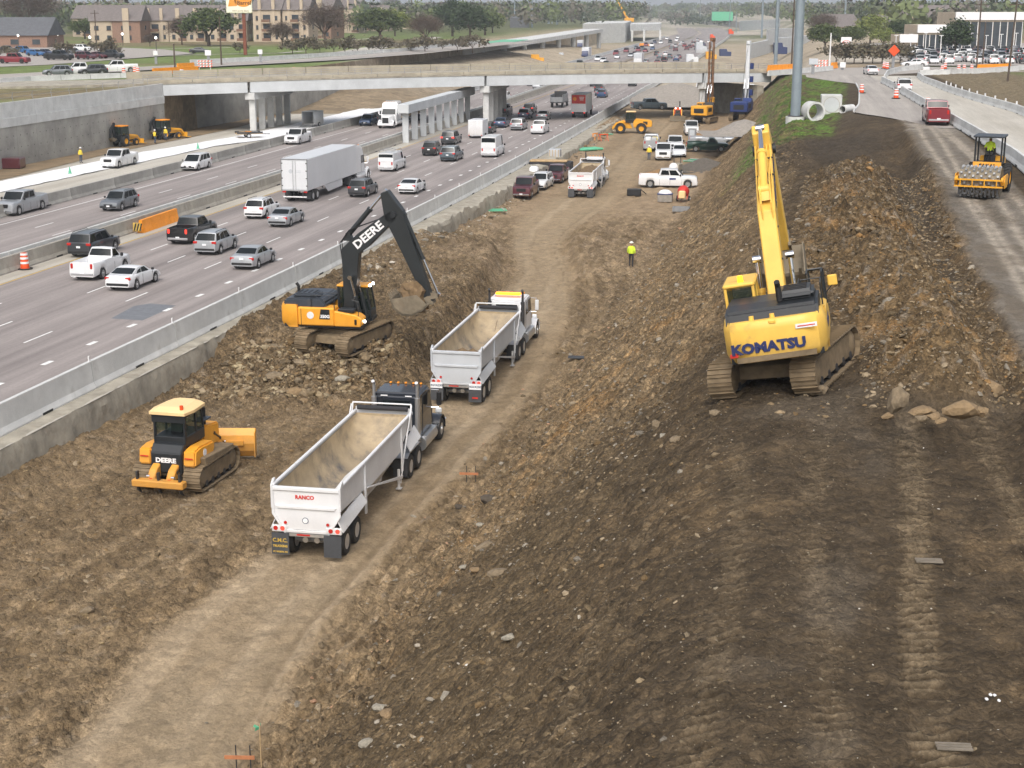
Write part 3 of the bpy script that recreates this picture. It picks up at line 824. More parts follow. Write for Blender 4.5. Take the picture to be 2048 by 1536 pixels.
# ---- overpass
BA = Vector((-52.6, 218.0, 0)); BB = Vector((44.0, 259.5, 0))
BD = (BB - BA).normalized(); BN = Vector((BD.y, -BD.x, 0))   # BN points to the camera
BL = (BB - BA).length; BWID = 15.0
def soffit(t):
 return 5.45 + .42 * (1 - (2 * t - 1.0) ** 2)
def bp(t, back, z):
 p = BA + BD * (t * BL) - BN * back
 return Vector((p.x, p.y, z))
def bridge():
 root = empty('overpass', BA)
 tag(root, 'pale concrete girder overpass crossing the whole highway', 'bridge')
 R0 = root.location
 spans = [(0.0, .143), (.147, .50), (.504, .872), (.876, 1.0)]
 for (t0, t1) in spans:
  for gi in range(6):
   back = .35 + gi * (BWID - 1.2) / 5
   n = 10
   mb = MB()
   rings = []
   for k in range(n + 1):
    t = t0 + (t1 - t0) * k / n; s = soffit(t)
    pr = [(-.32, 0), (-.32, .22), (-.12, .42), (-.12, 1.15), (-.5, 1.32), (-.5, 1.45), (.5, 1.45), (.5, 1.32), (.12, 1.15), (.12, .42), (.32, .22), (.32, 0)]
    if gi in (0, 5):
     pr = [(-.34, 0), (-.34, 1.55), (.34, 1.55), (.34, 0)]
    rings.append([bp(t, back + a, s + b) - R0 for a, b in pr])
   mb.loft(rings)
   mb.build('girder', M_['concrete_new'] if gi == 0 else M_['concrete'], root)
 n = 24
 mb = MB(); rings = []
 for k in range(n + 1):
  t = k / n; s = soffit(t)
  rings.append([bp(t, -.05, s + 1.57) - R0, bp(t, BWID + .05, s + 1.57) - R0, bp(t, BWID + .05, s + 1.80) - R0, bp(t, -.05, s + 1.80) - R0])
 mb.loft(rings)
 mb.build('deck', M_['concrete_old'], root)
 seg = 15
 for k in range(seg):
  t0 = k / seg + .0006; t1 = (k + 1) / seg - .0006
  for back, h, nm in ((.05, .42, 'kerb'), (BWID - .15, 1.05, 'parapet')):
   mb = MB(); rings = []
   for j in range(4):
    t = t0 + (t1 - t0) * j / 3; s = soffit(t) + 1.8
    rings.append([bp(t, back - .12, s) - R0, bp(t, back - .12, s + h) - R0, bp(t, back + .14, s + h) - R0, bp(t, back + .14, s) - R0])
   mb.loft(rings); mb.build(nm, M_['concrete_tan'], root)
 NP = 40
 post = None
 for k in range(NP + 1):
  t = k / NP; p = bp(t, .08, soffit(t) + 2.22) - R0
  mb = MB(); mb.box(p + Vector((0, 0, .42)), (.07, .07, .84), (0, 0, math.atan2(BD.y, BD.x)))
  mb.build('rail_post', M_['steel_grey'], root)
 for hh in (.3, .55, .82):
  mb = MB(); mb.tube([bp(k / NP, .08, soffit(k / NP) + 2.22 + hh) - R0 for k in range(NP + 1)], .028, 5)
  mb.build('pipe_rail', M_['steel_grey'], root)
 for (t, bases) in ((.147, 5), (.502, 5), (.874, 4)):
  s = soffit(t)
  cz = s - 1.05
  ax = -BN; 
  y0 = bp(t, 0, 0).y; cd = (W(0, y0 + 10) - W(0, y0 - 10)).normalized(); cd.z = 0
  c0 = bp(t, .4, 0)
  Lc = BWID / abs(cd.dot(-BN)) * .98
  sd = Vector((cd.y, -cd.x, 0))
  mb = MB()
  a = c0 - cd * .2; b = c0 + cd * Lc
  mb.loft([[q + sd * .75 + Vector((0, 0, cz)) - R0, q + sd * .75 + Vector((0, 0, s - .03)) - R0, q - sd * .75 + Vector((0, 0, s - .03)) - R0, q - sd * .75 + Vector((0, 0, cz)) - R0] for q in (a, b)])
  mb.build('bent_cap', M_['concrete'], root, bev=.04)
  for j in range(bases):
   q = c0 + cd * (.9 + (Lc - 2.0) * j / (bases - 1))
   mb = MB(); mb.prism([(q.x - .45 - R0.x, q.y - .45 - R0.y), (q.x + .45 - R0.x, q.y - .45 - R0.y), (q.x + .45 - R0.x, q.y + .45 - R0.y), (q.x - .45 - R0.x, q.y + .45 - R0.y)], -.3 if t < .8 else -2.4, cz, 'z')
   mb.build('column', M_['concrete'], root, bev=.06)
 return root
bridge()
mb = MB()
pA = W(-58.3, 216); pB = bp(-.06, BWID + 2, 0)
for (a, b, z1) in ((Vector((pA.x, pA.y, -.2)), bp(-.0, 1.0, -.2), 5.4), (bp(0, 1.0, -.2), W(-56.5, 262, -.2), 5.4), (W(-56.5, 262, -.2), W(-56.5, 300, -.2), 6.3)):
 mb.slab(a, b, Vector((b.x, b.y, z1)), Vector((a.x, a.y, z1)), -.4)
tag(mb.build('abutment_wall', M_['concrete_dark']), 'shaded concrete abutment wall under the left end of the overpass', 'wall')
mb = MB()
a = bp(.985, -.2, -2.2); b = bp(.985, BWID, -2.2)
mb.prism([(0, 0), (BWID + .2, 0), (BWID + .2, 7.1), (0, 7.1)], 0, 1.2, 'y')
tag(mb.build('bridge_abutment', M_['concrete_old']), 'concrete abutment at the right end of the overpass', 'abutment')
ab = bpy.data.objects['bridge_abutment']; ab.location = a; ab.rotation_euler = (0, 0, math.atan2(-BN.y, -BN.x))
def sheet(name, pts, z, m, k='structure'):
 mb = MB(); mb.add([(p[0], p[1], z if len(p) < 3 else p[2]) for p in pts], [tuple(range(len(pts)))])
 o = mb.build(name, m)
 return kind(o, k) if k else o
# ---- stones
_rng = np.random.default_rng(5)
def rock_template(seed, sub=1):
 bm = bmesh.new(); bmesh.ops.create_icosphere(bm, subdivisions=sub, radius=1)
 r = random.Random(seed)
 dirs = [Vector((r.gauss(0, 1), r.gauss(0, 1), r.gauss(0, 1))).normalized() for _ in range(7)]
 for v in bm.verts:
  n = v.co.normalized(); k = 1.0
  for d in dirs:
   t = n.dot(d)
   if t > .55:
    k = min(k, .62 / max(t, .55) * 1.05)
  v.co = n * k * r.uniform(.9, 1.12)
  v.co.x *= 1.25; v.co.z *= .72
 bm.faces.ensure_lookup_table()
 vs = np.array([v.co[:] for v in bm.verts], np.float32); fs = np.array([[v.index for v in f.verts] for f in bm.faces], np.int32)
 bm.free()
 return vs, fs
ROCKS = [rock_template(i) for i in range(6)]
ROCKS2 = [rock_template(20 + i, 2) for i in range(5)]
def ter_interp(x, y):
 fy = np.interp(y, _y, np.arange(_NR)); fx = np.interp(x / (y + 3.0), _u, np.arange(_NC))
 j = np.clip(fy.astype(int), 0, _NR - 2); i = np.clip(fx.astype(int), 0, _NC - 2)
 a = fy - j; b = fx - i
 return (ZZ[j, i] * (1 - b) + ZZ[j, i + 1] * b) * (1 - a) + (ZZ[j + 1, i] * (1 - b) + ZZ[j + 1, i + 1] * b) * a
def scatter(name, xs, ys, sz, pal, label=None, sink=.25, mats='stone'):
 n = len(xs)
 zs = ter_interp(xs, ys)
 V, F, Cc = [], [], []; base = 0
 which = _rng.integers(0, len(ROCKS), n)
 pal = np.array([srgb(*p) for p in pal])
 for t in range(len(ROCKS)):
  k = np.where(which == t)[0]
  if not len(k):
   continue
  vs, fs = ROCKS[t]
  a = _rng.uniform(0, 2 * math.pi, len(k)); tl = _rng.uniform(-.5, .5, len(k))
  ca, sa, ct, st = np.cos(a), np.sin(a), np.cos(tl), np.sin(tl)
  sc = sz[k][:, None] * np.stack([_rng.uniform(.7, 1.3, len(k)), _rng.uniform(.7, 1.2, len(k)), _rng.uniform(.6, 1.1, len(k))], -1)
  p = vs[None] * sc[:, None, :]
  x = p[..., 0] * ct[:, None] + p[..., 2] * st[:, None]; z = -p[..., 0] * st[:, None] + p[..., 2] * ct[:, None]
  X = x * ca[:, None] - p[..., 1] * sa[:, None] + xs[k][:, None]
  Y = x * sa[:, None] + p[..., 1] * ca[:, None] + ys[k][:, None]
  Zc = z + (zs[k] + sz[k] * (.5 - sink))[:, None] - sz[k][:, None] * .35
  V.append(np.stack([X, Y, Zc], -1).reshape(-1, 3))
  F.append((fs[None] + (np.arange(len(k)) * len(vs))[:, None, None]).reshape(-1, 3) + base)
  c = pal[_rng.integers(0, len(pal), len(k))] * _rng.uniform(.75, 1.2, (len(k), 1))
  Cc.append(np.repeat(c, len(vs), 0))
  base += len(k) * len(vs)
 o = link(name, np_mesh(name, np.concatenate(V), np.concatenate(F), M_[mats], False, np.concatenate(Cc)))
 kind(o, 'stuff')
 if label:
  tag(o, label, 'stones')
 return o
M_['stone'] = soil_mat('stone', fine=14, bump=.25, var=.14)
def sample(n, o0, o1, y0, y1, dens=None):
 ys = y0 * np.exp(_rng.uniform(0, 1, n) * math.log(y1 / y0)); os_ = _rng.uniform(o0, o1, n)
 if dens is not None:
  k = _rng.uniform(0, 1, n) < dens(os_, ys)
  ys, os_ = ys[k], os_[k]
 xs = os_ + xbs(ys)
 k = np.abs(xs / ys) < .40
 return xs[k], ys[k]
def sizes(n, a, b, e=2.2):
 return a * (1 - _rng.uniform(0, 1, n) * (1 - (a / b) ** e)) ** (-1 / e)
brown = [(120, 104, 80), (108, 94, 72), (130, 114, 90), (98, 86, 68), (138, 124, 102), (116, 96, 68)]
grey = [(150, 142, 128), (134, 127, 114), (120, 113, 101), (140, 124, 98)]
pale = [(200, 196, 186), (176, 170, 158)]
xs, ys = sample(15000, 22.2, 33, 22, 118, lambda o, y: (.35 + .65 * sm(40, 52, y)) * (1 - .55 * sm(28.5, 31, o)))
scatter('slope_gravel', xs, ys, sizes(len(xs), .03, .17, 2.5) * (.7 + ys / 110), brown + brown + grey, 'loose brown and grey stones strewn over the embankment slope')
xs, ys = sample(9500, 33.6, 41.4, 40.5, 99, lambda o, y: 1.0 - .9 * (o < 36.6) * (y < 50))
scatter('spoil_gravel', xs, ys, sizes(len(xs), .04, .22, 2.6) * (.7 + ys / 160), brown + brown + brown + grey[1:] + [(138, 108, 70), (84, 74, 60)], 'lumps of soil and stone covering the spoil ridge')
xs, ys = sample(15000, 24, 46, 20, 47, lambda o, y: .4 + .6 * (o < 36))
scatter('fill_gravel', xs, ys, sizes(len(xs), .014, .06, 2.8), [(86, 76, 60), (100, 88, 70), (74, 66, 54), (112, 100, 80), (92, 80, 60), (130, 120, 102)], 'small stones on the tracked dark fill in the foreground')
xs, ys = sample(150, 23, 46, 20, 60)
scatter('white_chips', xs, ys, sizes(len(xs), .012, .05, 2.4) * (ys / 30) ** .5, [(226, 224, 218), (200, 196, 186)], 'scattered white stone chips on the dark fill')
xs, ys = sample(7000, 1.6, 13, 36, 112, lambda o, y: (np.abs(road_d(o, y)) > .95) * 1.0)
scatter('floor_gravel', xs, ys, sizes(len(xs), .03, .16, 2.4) * (.7 + ys / 130), brown + [(140, 122, 92)], 'clods of brown soil on the floor of the cut left of the haul road')
xs, ys = sample(3000, 2.5, 11.8, 74.5, 83)
scatter('rubble_gravel', xs, ys, sizes(len(xs), .07, .42, 2.0), brown + [(146, 130, 102), (160, 146, 118)], 'rubble heaped below the black boom excavator')
xs, ys = sample(2600, 18.5, 23.5, 36, 130, lambda o, y: np.exp(-((o - 21.8) / 1.2) ** 2))
scatter('toe_gravel', xs, ys, sizes(len(xs), .03, .2, 2.4) * (.7 + ys / 120), grey + brown + [(176, 140, 112)], 'grey and pinkish stones along the foot of the slope')
xs, ys = sample(1500, 1.6, 4.0, 100, 250)
scatter('ledge_rubble_gravel', xs, ys, sizes(len(xs), .08, .5, 2.0), grey + brown + pale[1:], 'broken concrete rubble along the old pavement edge')
M_['boulder'] = mat('boulder', srgb(122, 108, 87), .95, var=.3, scale=2.5, bump=.9, bscale=5, dirt=.45, dirtc=(.16, .115, .07))
M_['boulder_tan'] = mat('boulder_tan', srgb(134, 113, 84), .95, var=.25, scale=2.5, bump=.9, bscale=5, dirt=.4, dirtc=(.17, .12, .07))
M_['boulder_grey'] = mat('boulder_grey', srgb(146, 140, 126), .95, var=.25, scale=2.5, bump=.8, bscale=5, dirt=.35, dirtc=(.16, .12, .08))
M_['boulder_dark'] = mat('boulder_dark', srgb(78, 70, 60), .95, var=.25, scale=2.5, bump=.8, bscale=5, dirt=.2, dirtc=(.14, .10, .07))
_bm = []
for (vs, fs) in ROCKS2:
 me = bpy.data.meshes.new('rock'); me.from_pydata(vs.tolist(), [], fs.tolist()); me.materials.append(M_['boulder']); _bm.append(me)
def boulder(px, py, z, sx, sy, sz, m, label, a=0, group=None, tilt=0):
 p = G(px, py, z)
 for _ in range(3):
  p = G(px, py, float(ter_interp(np.array([p.x]), np.array([p.y]))[0]))
 o = link('rock', _bm[(px * 7 + py) % len(_bm)])
 repaint(o, M_[m])
 o.location = (p.x, p.y, p.z + sz * .35); o.scale = (sx, sy, sz); o.rotation_euler = (tilt, tilt * .5, a)
 tag(o, label, 'rock', group)
 return o
boulder(1797, 815, 7, .30, .28, .52, 'boulder', 'upright grey boulder standing at the foot of the spoil ridge', .4)
boulder(1845, 826, 7, .34, .3, .18, 'boulder_tan', 'flat pale tan slab at the front of the spoil ridge', .2)
boulder(1868, 834, 7, .28, .22, .16, 'boulder_tan', 'second tan slab lapping the pale one by the spoil ridge', 1.2)
boulder(1925, 828, 7, .48, .4, .36, 'boulder_tan', 'largest squarish tan boulder at the front of the spoil ridge', .1)
boulder(1880, 848, 7, .3, .24, .2, 'boulder_tan', 'pinkish tan rock below the largest boulder of the spoil ridge', .8)
boulder(1842, 842, 7, .24, .22, .22, 'boulder', 'small brown rock beside the pinkish tan rock', .3)
boulder(1962, 828, 7, .22, .2, .22, 'boulder_tan', 'small tan rock right of the largest boulder', 1.0)
boulder(1776, 836, 7, .2, .17, .16, 'boulder_tan', 'small tan rock left of the upright grey boulder', .5)
boulder(1792, 842, 7, .28, .2, .18, 'boulder', 'brown rock below the upright grey boulder', .0)
boulder(1990, 785, 7.5, .5, .34, .34, 'boulder_tan', 'slanted tan slab high on the right flank of the spoil ridge', .9, tilt=.6)
boulder(1637, 786, 7, .34, .3, .3, 'boulder', 'round brown rock between the yellow excavator tracks', .3)
boulder(1618, 778, 7, .42, .34, .26, 'boulder_dark', 'flat dark rock beside the round one under the yellow excavator', 1.3)
boulder(1430, 832, 6.5, .2, .16, .22, 'boulder', 'upright brown stone left of the yellow excavator', .2)
boulder(1312, 858, 4, .15, .2, .34, 'boulder', 'tall thin brown stone standing on the slope', .3)
boulder(1268, 876, 4, .18, .14, .12, 'boulder_tan', 'pale stone below the thin standing stone', .5)
boulder(1326, 874, 4, .18, .14, .12, 'boulder_grey', 'whitish stone right of the thin standing stone', 1.5)
boulder(1355, 880, 5, .26, .2, .16, 'boulder', 'brown angular stone at the edge of the dark fill', .7)
boulder(960, 1052, 0, .17, .14, .14, 'boulder_grey', 'white topped stone above the haul road edge', .4)
boulder(930, 1135, 0, .18, .14, .11, 'boulder_grey', 'pale split stone low on the near slope', .2)
boulder(950, 1142, 0, .22, .17, .13, 'boulder_tan', 'tan stone right of the pale split stone', .9)
boulder(1000, 1150, 1, .34, .28, .24, 'boulder', 'large brown clod on the near slope', .1)
boulder(975, 1098, 0, .42, .32, .28, 'boulder', 'broad brown clod above the pale split stone', .6)
boulder(977, 1003, -1, .36, .3, .3, 'boulder_dark', 'black lump beside the timber batter board', .3)
boulder(917, 1018, -1, .2, .18, .22, 'boulder_dark', 'black lump on the haul road shoulder', 1.1)
boulder(735, 1490, 0, .2, .19, .2, 'boulder_grey', 'rounded whitish boulder at the bottom of the picture', .3)
boulder(757, 1418, 0, .2, .18, .14, 'boulder_grey', 'pale cobble above the rounded whitish boulder', .8)
boulder(775, 1430, 0, .22, .2, .16, 'boulder_tan', 'ochre cobble beside the pale cobble', 1.5)
boulder(846, 1482, 0, .09, .08, .08, 'boulder_grey', 'single bright white stone near the bottom edge', .2)
boulder(1020, 1278, 2, .20, .16, .14, 'boulder_grey', 'triangular grey stone in the middle of the foreground', .2)
boulder(590, 790, -1, .5, .42, .5, 'boulder_tan', 'big pale boulder in the rubble below the black boom excavator', .3)
boulder(606, 806, -1, .42, .3, .26, 'boulder_tan', 'flat pale rock right of the big boulder in the rubble', 1.0)
boulder(551, 760, -1, .6, .5, .5, 'boulder', 'largest brown block in the rubble below the black boom excavator', .7)
boulder(704, 782, -1, .42, .36, .36, 'boulder_tan', 'orange brown block at the right end of the rubble', .1)
boulder(685, 760, -1, .36, .3, .3, 'boulder_grey', 'grey block above the orange brown one in the rubble', .1)
boulder(640, 770, -1, .45, .4, .4, 'boulder', 'brown block in the centre of the rubble', 2.1)
boulder(177, 1224, -1.6, .26, .22, .2, 'boulder', 'round clod on the cut floor left of the haul road', .5)
# ---- machine materials
mm('kom_yellow', srgb(232, 188, 84), .5, var=.1, scale=1.2, dirt=.30, dirtc=(.20, .15, .09), coat=.1, low=(1.1, 2.0))
mm('deere_yellow', srgb(230, 160, 46), .48, var=.1, scale=1.2, dirt=.26, dirtc=(.22, .16, .09), coat=.1, low=(.4, 1.7))
mm('cat_yellow', srgb(222, 160, 40), .5, var=.1, scale=1.2, dirt=.22, coat=.1)
mm('mach_black', (.018, .021, .024), .42, var=.15, scale=1.5, dirt=.14, dirtc=(.10, .085, .065))
mm('boom_black', (.022, .026, .028), .4, var=.15, scale=1.2, dirt=.10, dirtc=(.09, .08, .06))
mm('hood_dark', (.045, .055, .07), .45, var=.12, scale=1.5, dirt=.25, dirtc=(.12, .11, .10))
mm('track_steel', srgb(120, 104, 80), .85, var=.3, scale=2.5, dirt=.55, dirtc=(.20, .15, .095), bump=.5, bscale=8)
mm('bucket_steel', srgb(128, 118, 100), .7, metal=.2, var=.25, scale=2, dirt=.5, dirtc=(.19, .14, .09), bump=.3, bscale=6)
mm('chrome', (.75, .76, .78), .12, metal=1.0, var=.03, scale=2)
mm('glass', (.008, .011, .012), .08, var=.05, scale=1, spec=.35)
mm('glass_cab', (.02, .032, .028), .07, var=.25, scale=1.5, spec=.4)
_gm = M_['glass_cab']; _nt = _gm.node_tree; _tr = _nt.nodes.new('ShaderNodeBsdfTransparent'); _tr.inputs[0].default_value = (.75, .85, .8, 1); _mx = _nt.nodes.new('ShaderNodeMixShader'); _mx.inputs[0].default_value = .5
_nt.links.new(_nt.nodes['Principled BSDF'].outputs[0], _mx.inputs[1]); _nt.links.new(_tr.outputs[0], _mx.inputs[2]); _nt.links.new(_mx.outputs[0], _nt.nodes['Material Output'].inputs[0])
mm('lamp_white', (.9, .9, .9), .2, emit=((1, .98, .92), 6))
mm('lamp_amber', srgb(255, 150, 20), .3, emit=(srgb(255, 150, 30), 2.5))
mm('lamp_red', (.42, .02, .015), .25, emit=((1, .03, .02), .06))
mm('lamp_red_on', (.7, .05, .03), .25, emit=((1, .06, .04), .9))
mm('lamp_clear', (.75, .78, .8), .12, var=.03, spec=.8)
mm('red_decal', srgb(200, 50, 40), .5)
mm('navy_decal', srgb(38, 48, 92), .5, dirt=.25)
mm('white_decal', (.82, .82, .82), .5)
mm('mud', srgb(116, 96, 70), .95, var=.3, scale=4, bump=1.0, bscale=6)
mm('hivis', srgb(206, 232, 60), .8, var=.12, scale=8)
mm('hivis_y', srgb(232, 206, 70), .8, var=.12, scale=8)
mm('denim', srgb(70, 84, 104), .9, var=.2, scale=10)
mm('dark_cloth', (.03, .03, .034), .9, var=.2, scale=10)
mm('skin', srgb(150, 104, 78), .6, var=.08)
mm('hardhat', (.82, .82, .80), .35, var=.05)
def offs(pts, ws):
 Lf, Rt = [], []
 for i, p in enumerate(pts):
  a = Vector(pts[max(0, i - 1)]); b = Vector(pts[min(len(pts) - 1, i + 1)])
  d = (b - a).normalized(); n = Vector((-d.y, d.x))
  Lf.append((p[0] + n.x * ws[i] / 2, p[1] + n.y * ws[i] / 2)); Rt.append((p[0] - n.x * ws[i] / 2, p[1] - n.y * ws[i] / 2))
 return Lf + Rt[::-1]
def ram(parent, a, b, y, r, M, barrel=.55, mb_mat='mach_black', name='hydraulic_cylinder'):
 a = Vector((a[0], y, a[1])); b = Vector((b[0], y, b[1])); m = a + (b - a) * barrel
 mb = MB(); mb.cyl(a, m, r, n=12); mb.cyl(m - (b - a).normalized() * .12, m + (b - a).normalized() * .02, r * 1.18, n=12); mb.cyl(a - Vector((0, r * 1.2, 0)), a + Vector((0, r * 1.2, 0)), r * 1.1, n=10)
 o = mb.xf(M).build(name, M_[mb_mat], parent, smooth=40)
 mb = MB(); mb.cyl(m, b, r * .55, n=10); mb.cyl(b - Vector((0, r, 0)), b + Vector((0, r, 0)), r * .95, n=10)
 mb.xf(M).build('rod', M_['chrome'], o, smooth=40)
 return o
def stadium(L, r, n):
 s = L - 2 * r; per = 2 * s + 2 * math.pi * r; out = []
 for i in range(n):
  d = per * i / n
  if d < s:
   out.append((-s / 2 + d, 0, 0))
  elif d < s + math.pi * r:
   a = (d - s) / r; out.append((s / 2 + r * math.sin(a), r - r * math.cos(a), a))
  elif d < 2 * s + math.pi * r:
   out.append((s / 2 - (d - s - math.pi * r), 2 * r, math.pi))
  else:
   a = math.pi + (d - 2 * s - math.pi * r) / r; out.append((-s / 2 + r * math.sin(a), r - r * math.cos(a), a))
 return out
def crawler(root, y, L, r, w, M, nshoe=44, frame_mat='track_steel', shoe_mat='track_steel'):
 mb = MB(); pts = stadium(L - .1, r - .06, 40)
 rings = [[(p[0], y + sg * w * .30, p[1] + .05) for p in pts] for sg in (-1, 1)]
 mb.loft(rings, cap=False)
 tr = mb.xf(M).build('track', M_['steel_dark'], root, smooth=40)
 shoe = MB(); shoe.box((0, 0, 0), (2 * math.pi * .001 + (2 * (L - 2 * r) + 2 * math.pi * r) / nshoe * .94, w, .045)); shoe.box((-.05, 0, -.045), (.03, w, .05))
 me = shoe.mesh('track_shoe', [M_[shoe_mat]])
 for (x, z, a) in stadium(L, r, nshoe):
  o = link('track_shoe', me, tr)
  o.matrix_local = M @ Matrix.Translation((x, y, z)) @ Matrix.Rotation(-a, 4, 'Y')
 mb = MB(); mb.prism([(-L / 2 + r, .18), (L / 2 - r, .18), (L / 2 - r * .9, r * 1.15), (L / 2 - r * 1.8, 2 * r * .86), (-L / 2 + r * 1.8, 2 * r * .86), (-L / 2 + r * .9, r * 1.15)], y - w * .36, y + w * .36)
 mb.xf(M).build('track_frame', M_[frame_mat], root, bev=.03)
 for sx, nm in ((-1, 'sprocket'), (1, 'idler')):
  mb = MB(); c = (sx * (L / 2 - r), y, r)
  mb.lathe([(r * .35, -w * .42), (r * .45, -w * .40), (r * .8, -w * .32), (r * .84, w * .32), (r * .45, w * .40), (r * .35, w * .42)], c, 'y', 16)
  mb.xf(M).build(nm, M_[frame_mat], root, smooth=30)
 for k in range(5):
  mb = MB(); x = -L / 2 + r * 1.7 + (L - 3.4 * r) * k / 4
  mb.cyl((x, y - w * .38, .2), (x, y + w * .38, .2), .14, n=10)
  mb.xf(M).build('track_roller', M_['steel_dark'], root)
 return tr
def bucket_mesh(w, s):
 prof = [(0, 0), (-.05, -.35), (.05, -.85), (.35, -1.2), (.8, -1.3), (1.15, -1.15)]
 lip = [(1.2, -1.08), (.78, -1.2), (.38, -1.1), (.12, -.8), (.03, -.35), (.08, 0)]
 mb = MB()
 mb.prism([(x * s, z * s) for x, z in prof + lip], -w / 2, w / 2)
 side = [(x * s, z * s) for x, z in prof[:]] + [(.62 * s, -.1 * s)]
 mb.prism(side, w / 2 - .04, w / 2); mb.prism(side, -w / 2, -w / 2 + .04)
 for k in range(5):
  y = -w / 2 + w * (k + .5) / 5
  mb.prism([(1.1 * s, -1.2 * s), (1.42 * s, -1.06 * s), (1.15 * s, -1.05 * s)], y - .05, y + .05)
 mb.prism([(-.02 * s, .12 * s), (.3 * s, .14 * s), (.34 * s, -.06 * s), (0, -.12 * s)], -w * .22, -w * .16); mb.prism([(-.02 * s, .12 * s), (.3 * s, .14 * s), (.34 * s, -.06 * s), (0, -.12 * s)], w * .16, w * .22)
 return mb
def cab(root, x0, x1, y0, y1, z0, z1, M, body, slope=.12, roof_m=None, name='cab'):
 mb = MB()
 mb.box(((x0 + x1) / 2, (y0 + y1) / 2, z0 + .22), (x1 - x0, y1 - y0, .44))
 t = .09
 zt = z1 - .02
 for (x, y) in ((x0 + t / 2, y0 + t / 2), (x0 + t / 2, y1 - t / 2)):
  mb.box((x, y, (z0 + zt) / 2), (t * 1.6, t, zt - z0))
 for y in (y0 + t / 2, y1 - t / 2):
  mb.loft([[(x1 - t, y - t / 2, z0 + .4), (x1, y - t / 2, z0 + .4), (x1, y + t / 2, z0 + .4), (x1 - t, y + t / 2, z0 + .4)], [(x1 - slope - t, y - t / 2, zt), (x1 - slope, y - t / 2, zt), (x1 - slope, y + t / 2, zt), (x1 - slope - t, y + t / 2, zt)]])
  mb.box(((x0 * .42 + x1 * .58), y, (z0 + zt) / 2), (t, t, zt - z0))
 c = mb.xf(M).build(name, M_[body], root, bev=.02)
 mb = MB(); mb.cbox(((x0 + x1 - slope) / 2, (y0 + y1) / 2, z1 + .03), (x1 - x0 - slope + .12, y1 - y0 + .06, .14), .05)
 mb.xf(M).build('cab_roof', M_[roof_m or body], c)
 zb = z0 + .46
 g = .03
 mb = MB(); mb.quad((x1 - g, y0 + t, zb), (x1 - g, y1 - t, zb), (x1 - slope - g, y1 - t, zt - .03), (x1 - slope - g, y0 + t, zt - .03)); mb.xf(M).build('windscreen', M_['glass_cab'], c)
 mb = MB(); mb.quad((x0 + g, y0 + t, zb + .25), (x0 + g, y1 - t, zb + .25), (x0 + g, y1 - t, zt - .08), (x0 + g, y0 + t, zt - .08)); mb.xf(M).build('rear_window', M_['glass_cab'], c)
 for y in (y0 + g, y1 - g):
  mb = MB(); mb.quad((x0 + t * 1.6, y, zb), (x0 * .42 + x1 * .58 - t / 2, y, zb), (x0 * .42 + x1 * .58 - t / 2, y, zt - .05), (x0 + t * 1.6, y, zt - .05)); mb.xf(M).build('side_window', M_['glass_cab'], c)
  mb = MB(); mb.quad((x0 * .42 + x1 * .58 + t / 2, y, zb), (x1 - t, y, zb), (x1 - slope - t, y, zt - .05), (x0 * .42 + x1 * .58 + t / 2, y, zt - .05)); mb.xf(M).build('side_window', M_['glass_cab'], c)
 return c
def rail(root, pts, M, r=.022, name='handrail', m='mach_black'):
 mb = MB(); mb.tube(pts, r, 6); return mb.xf(M).build(name, M_[m], root)
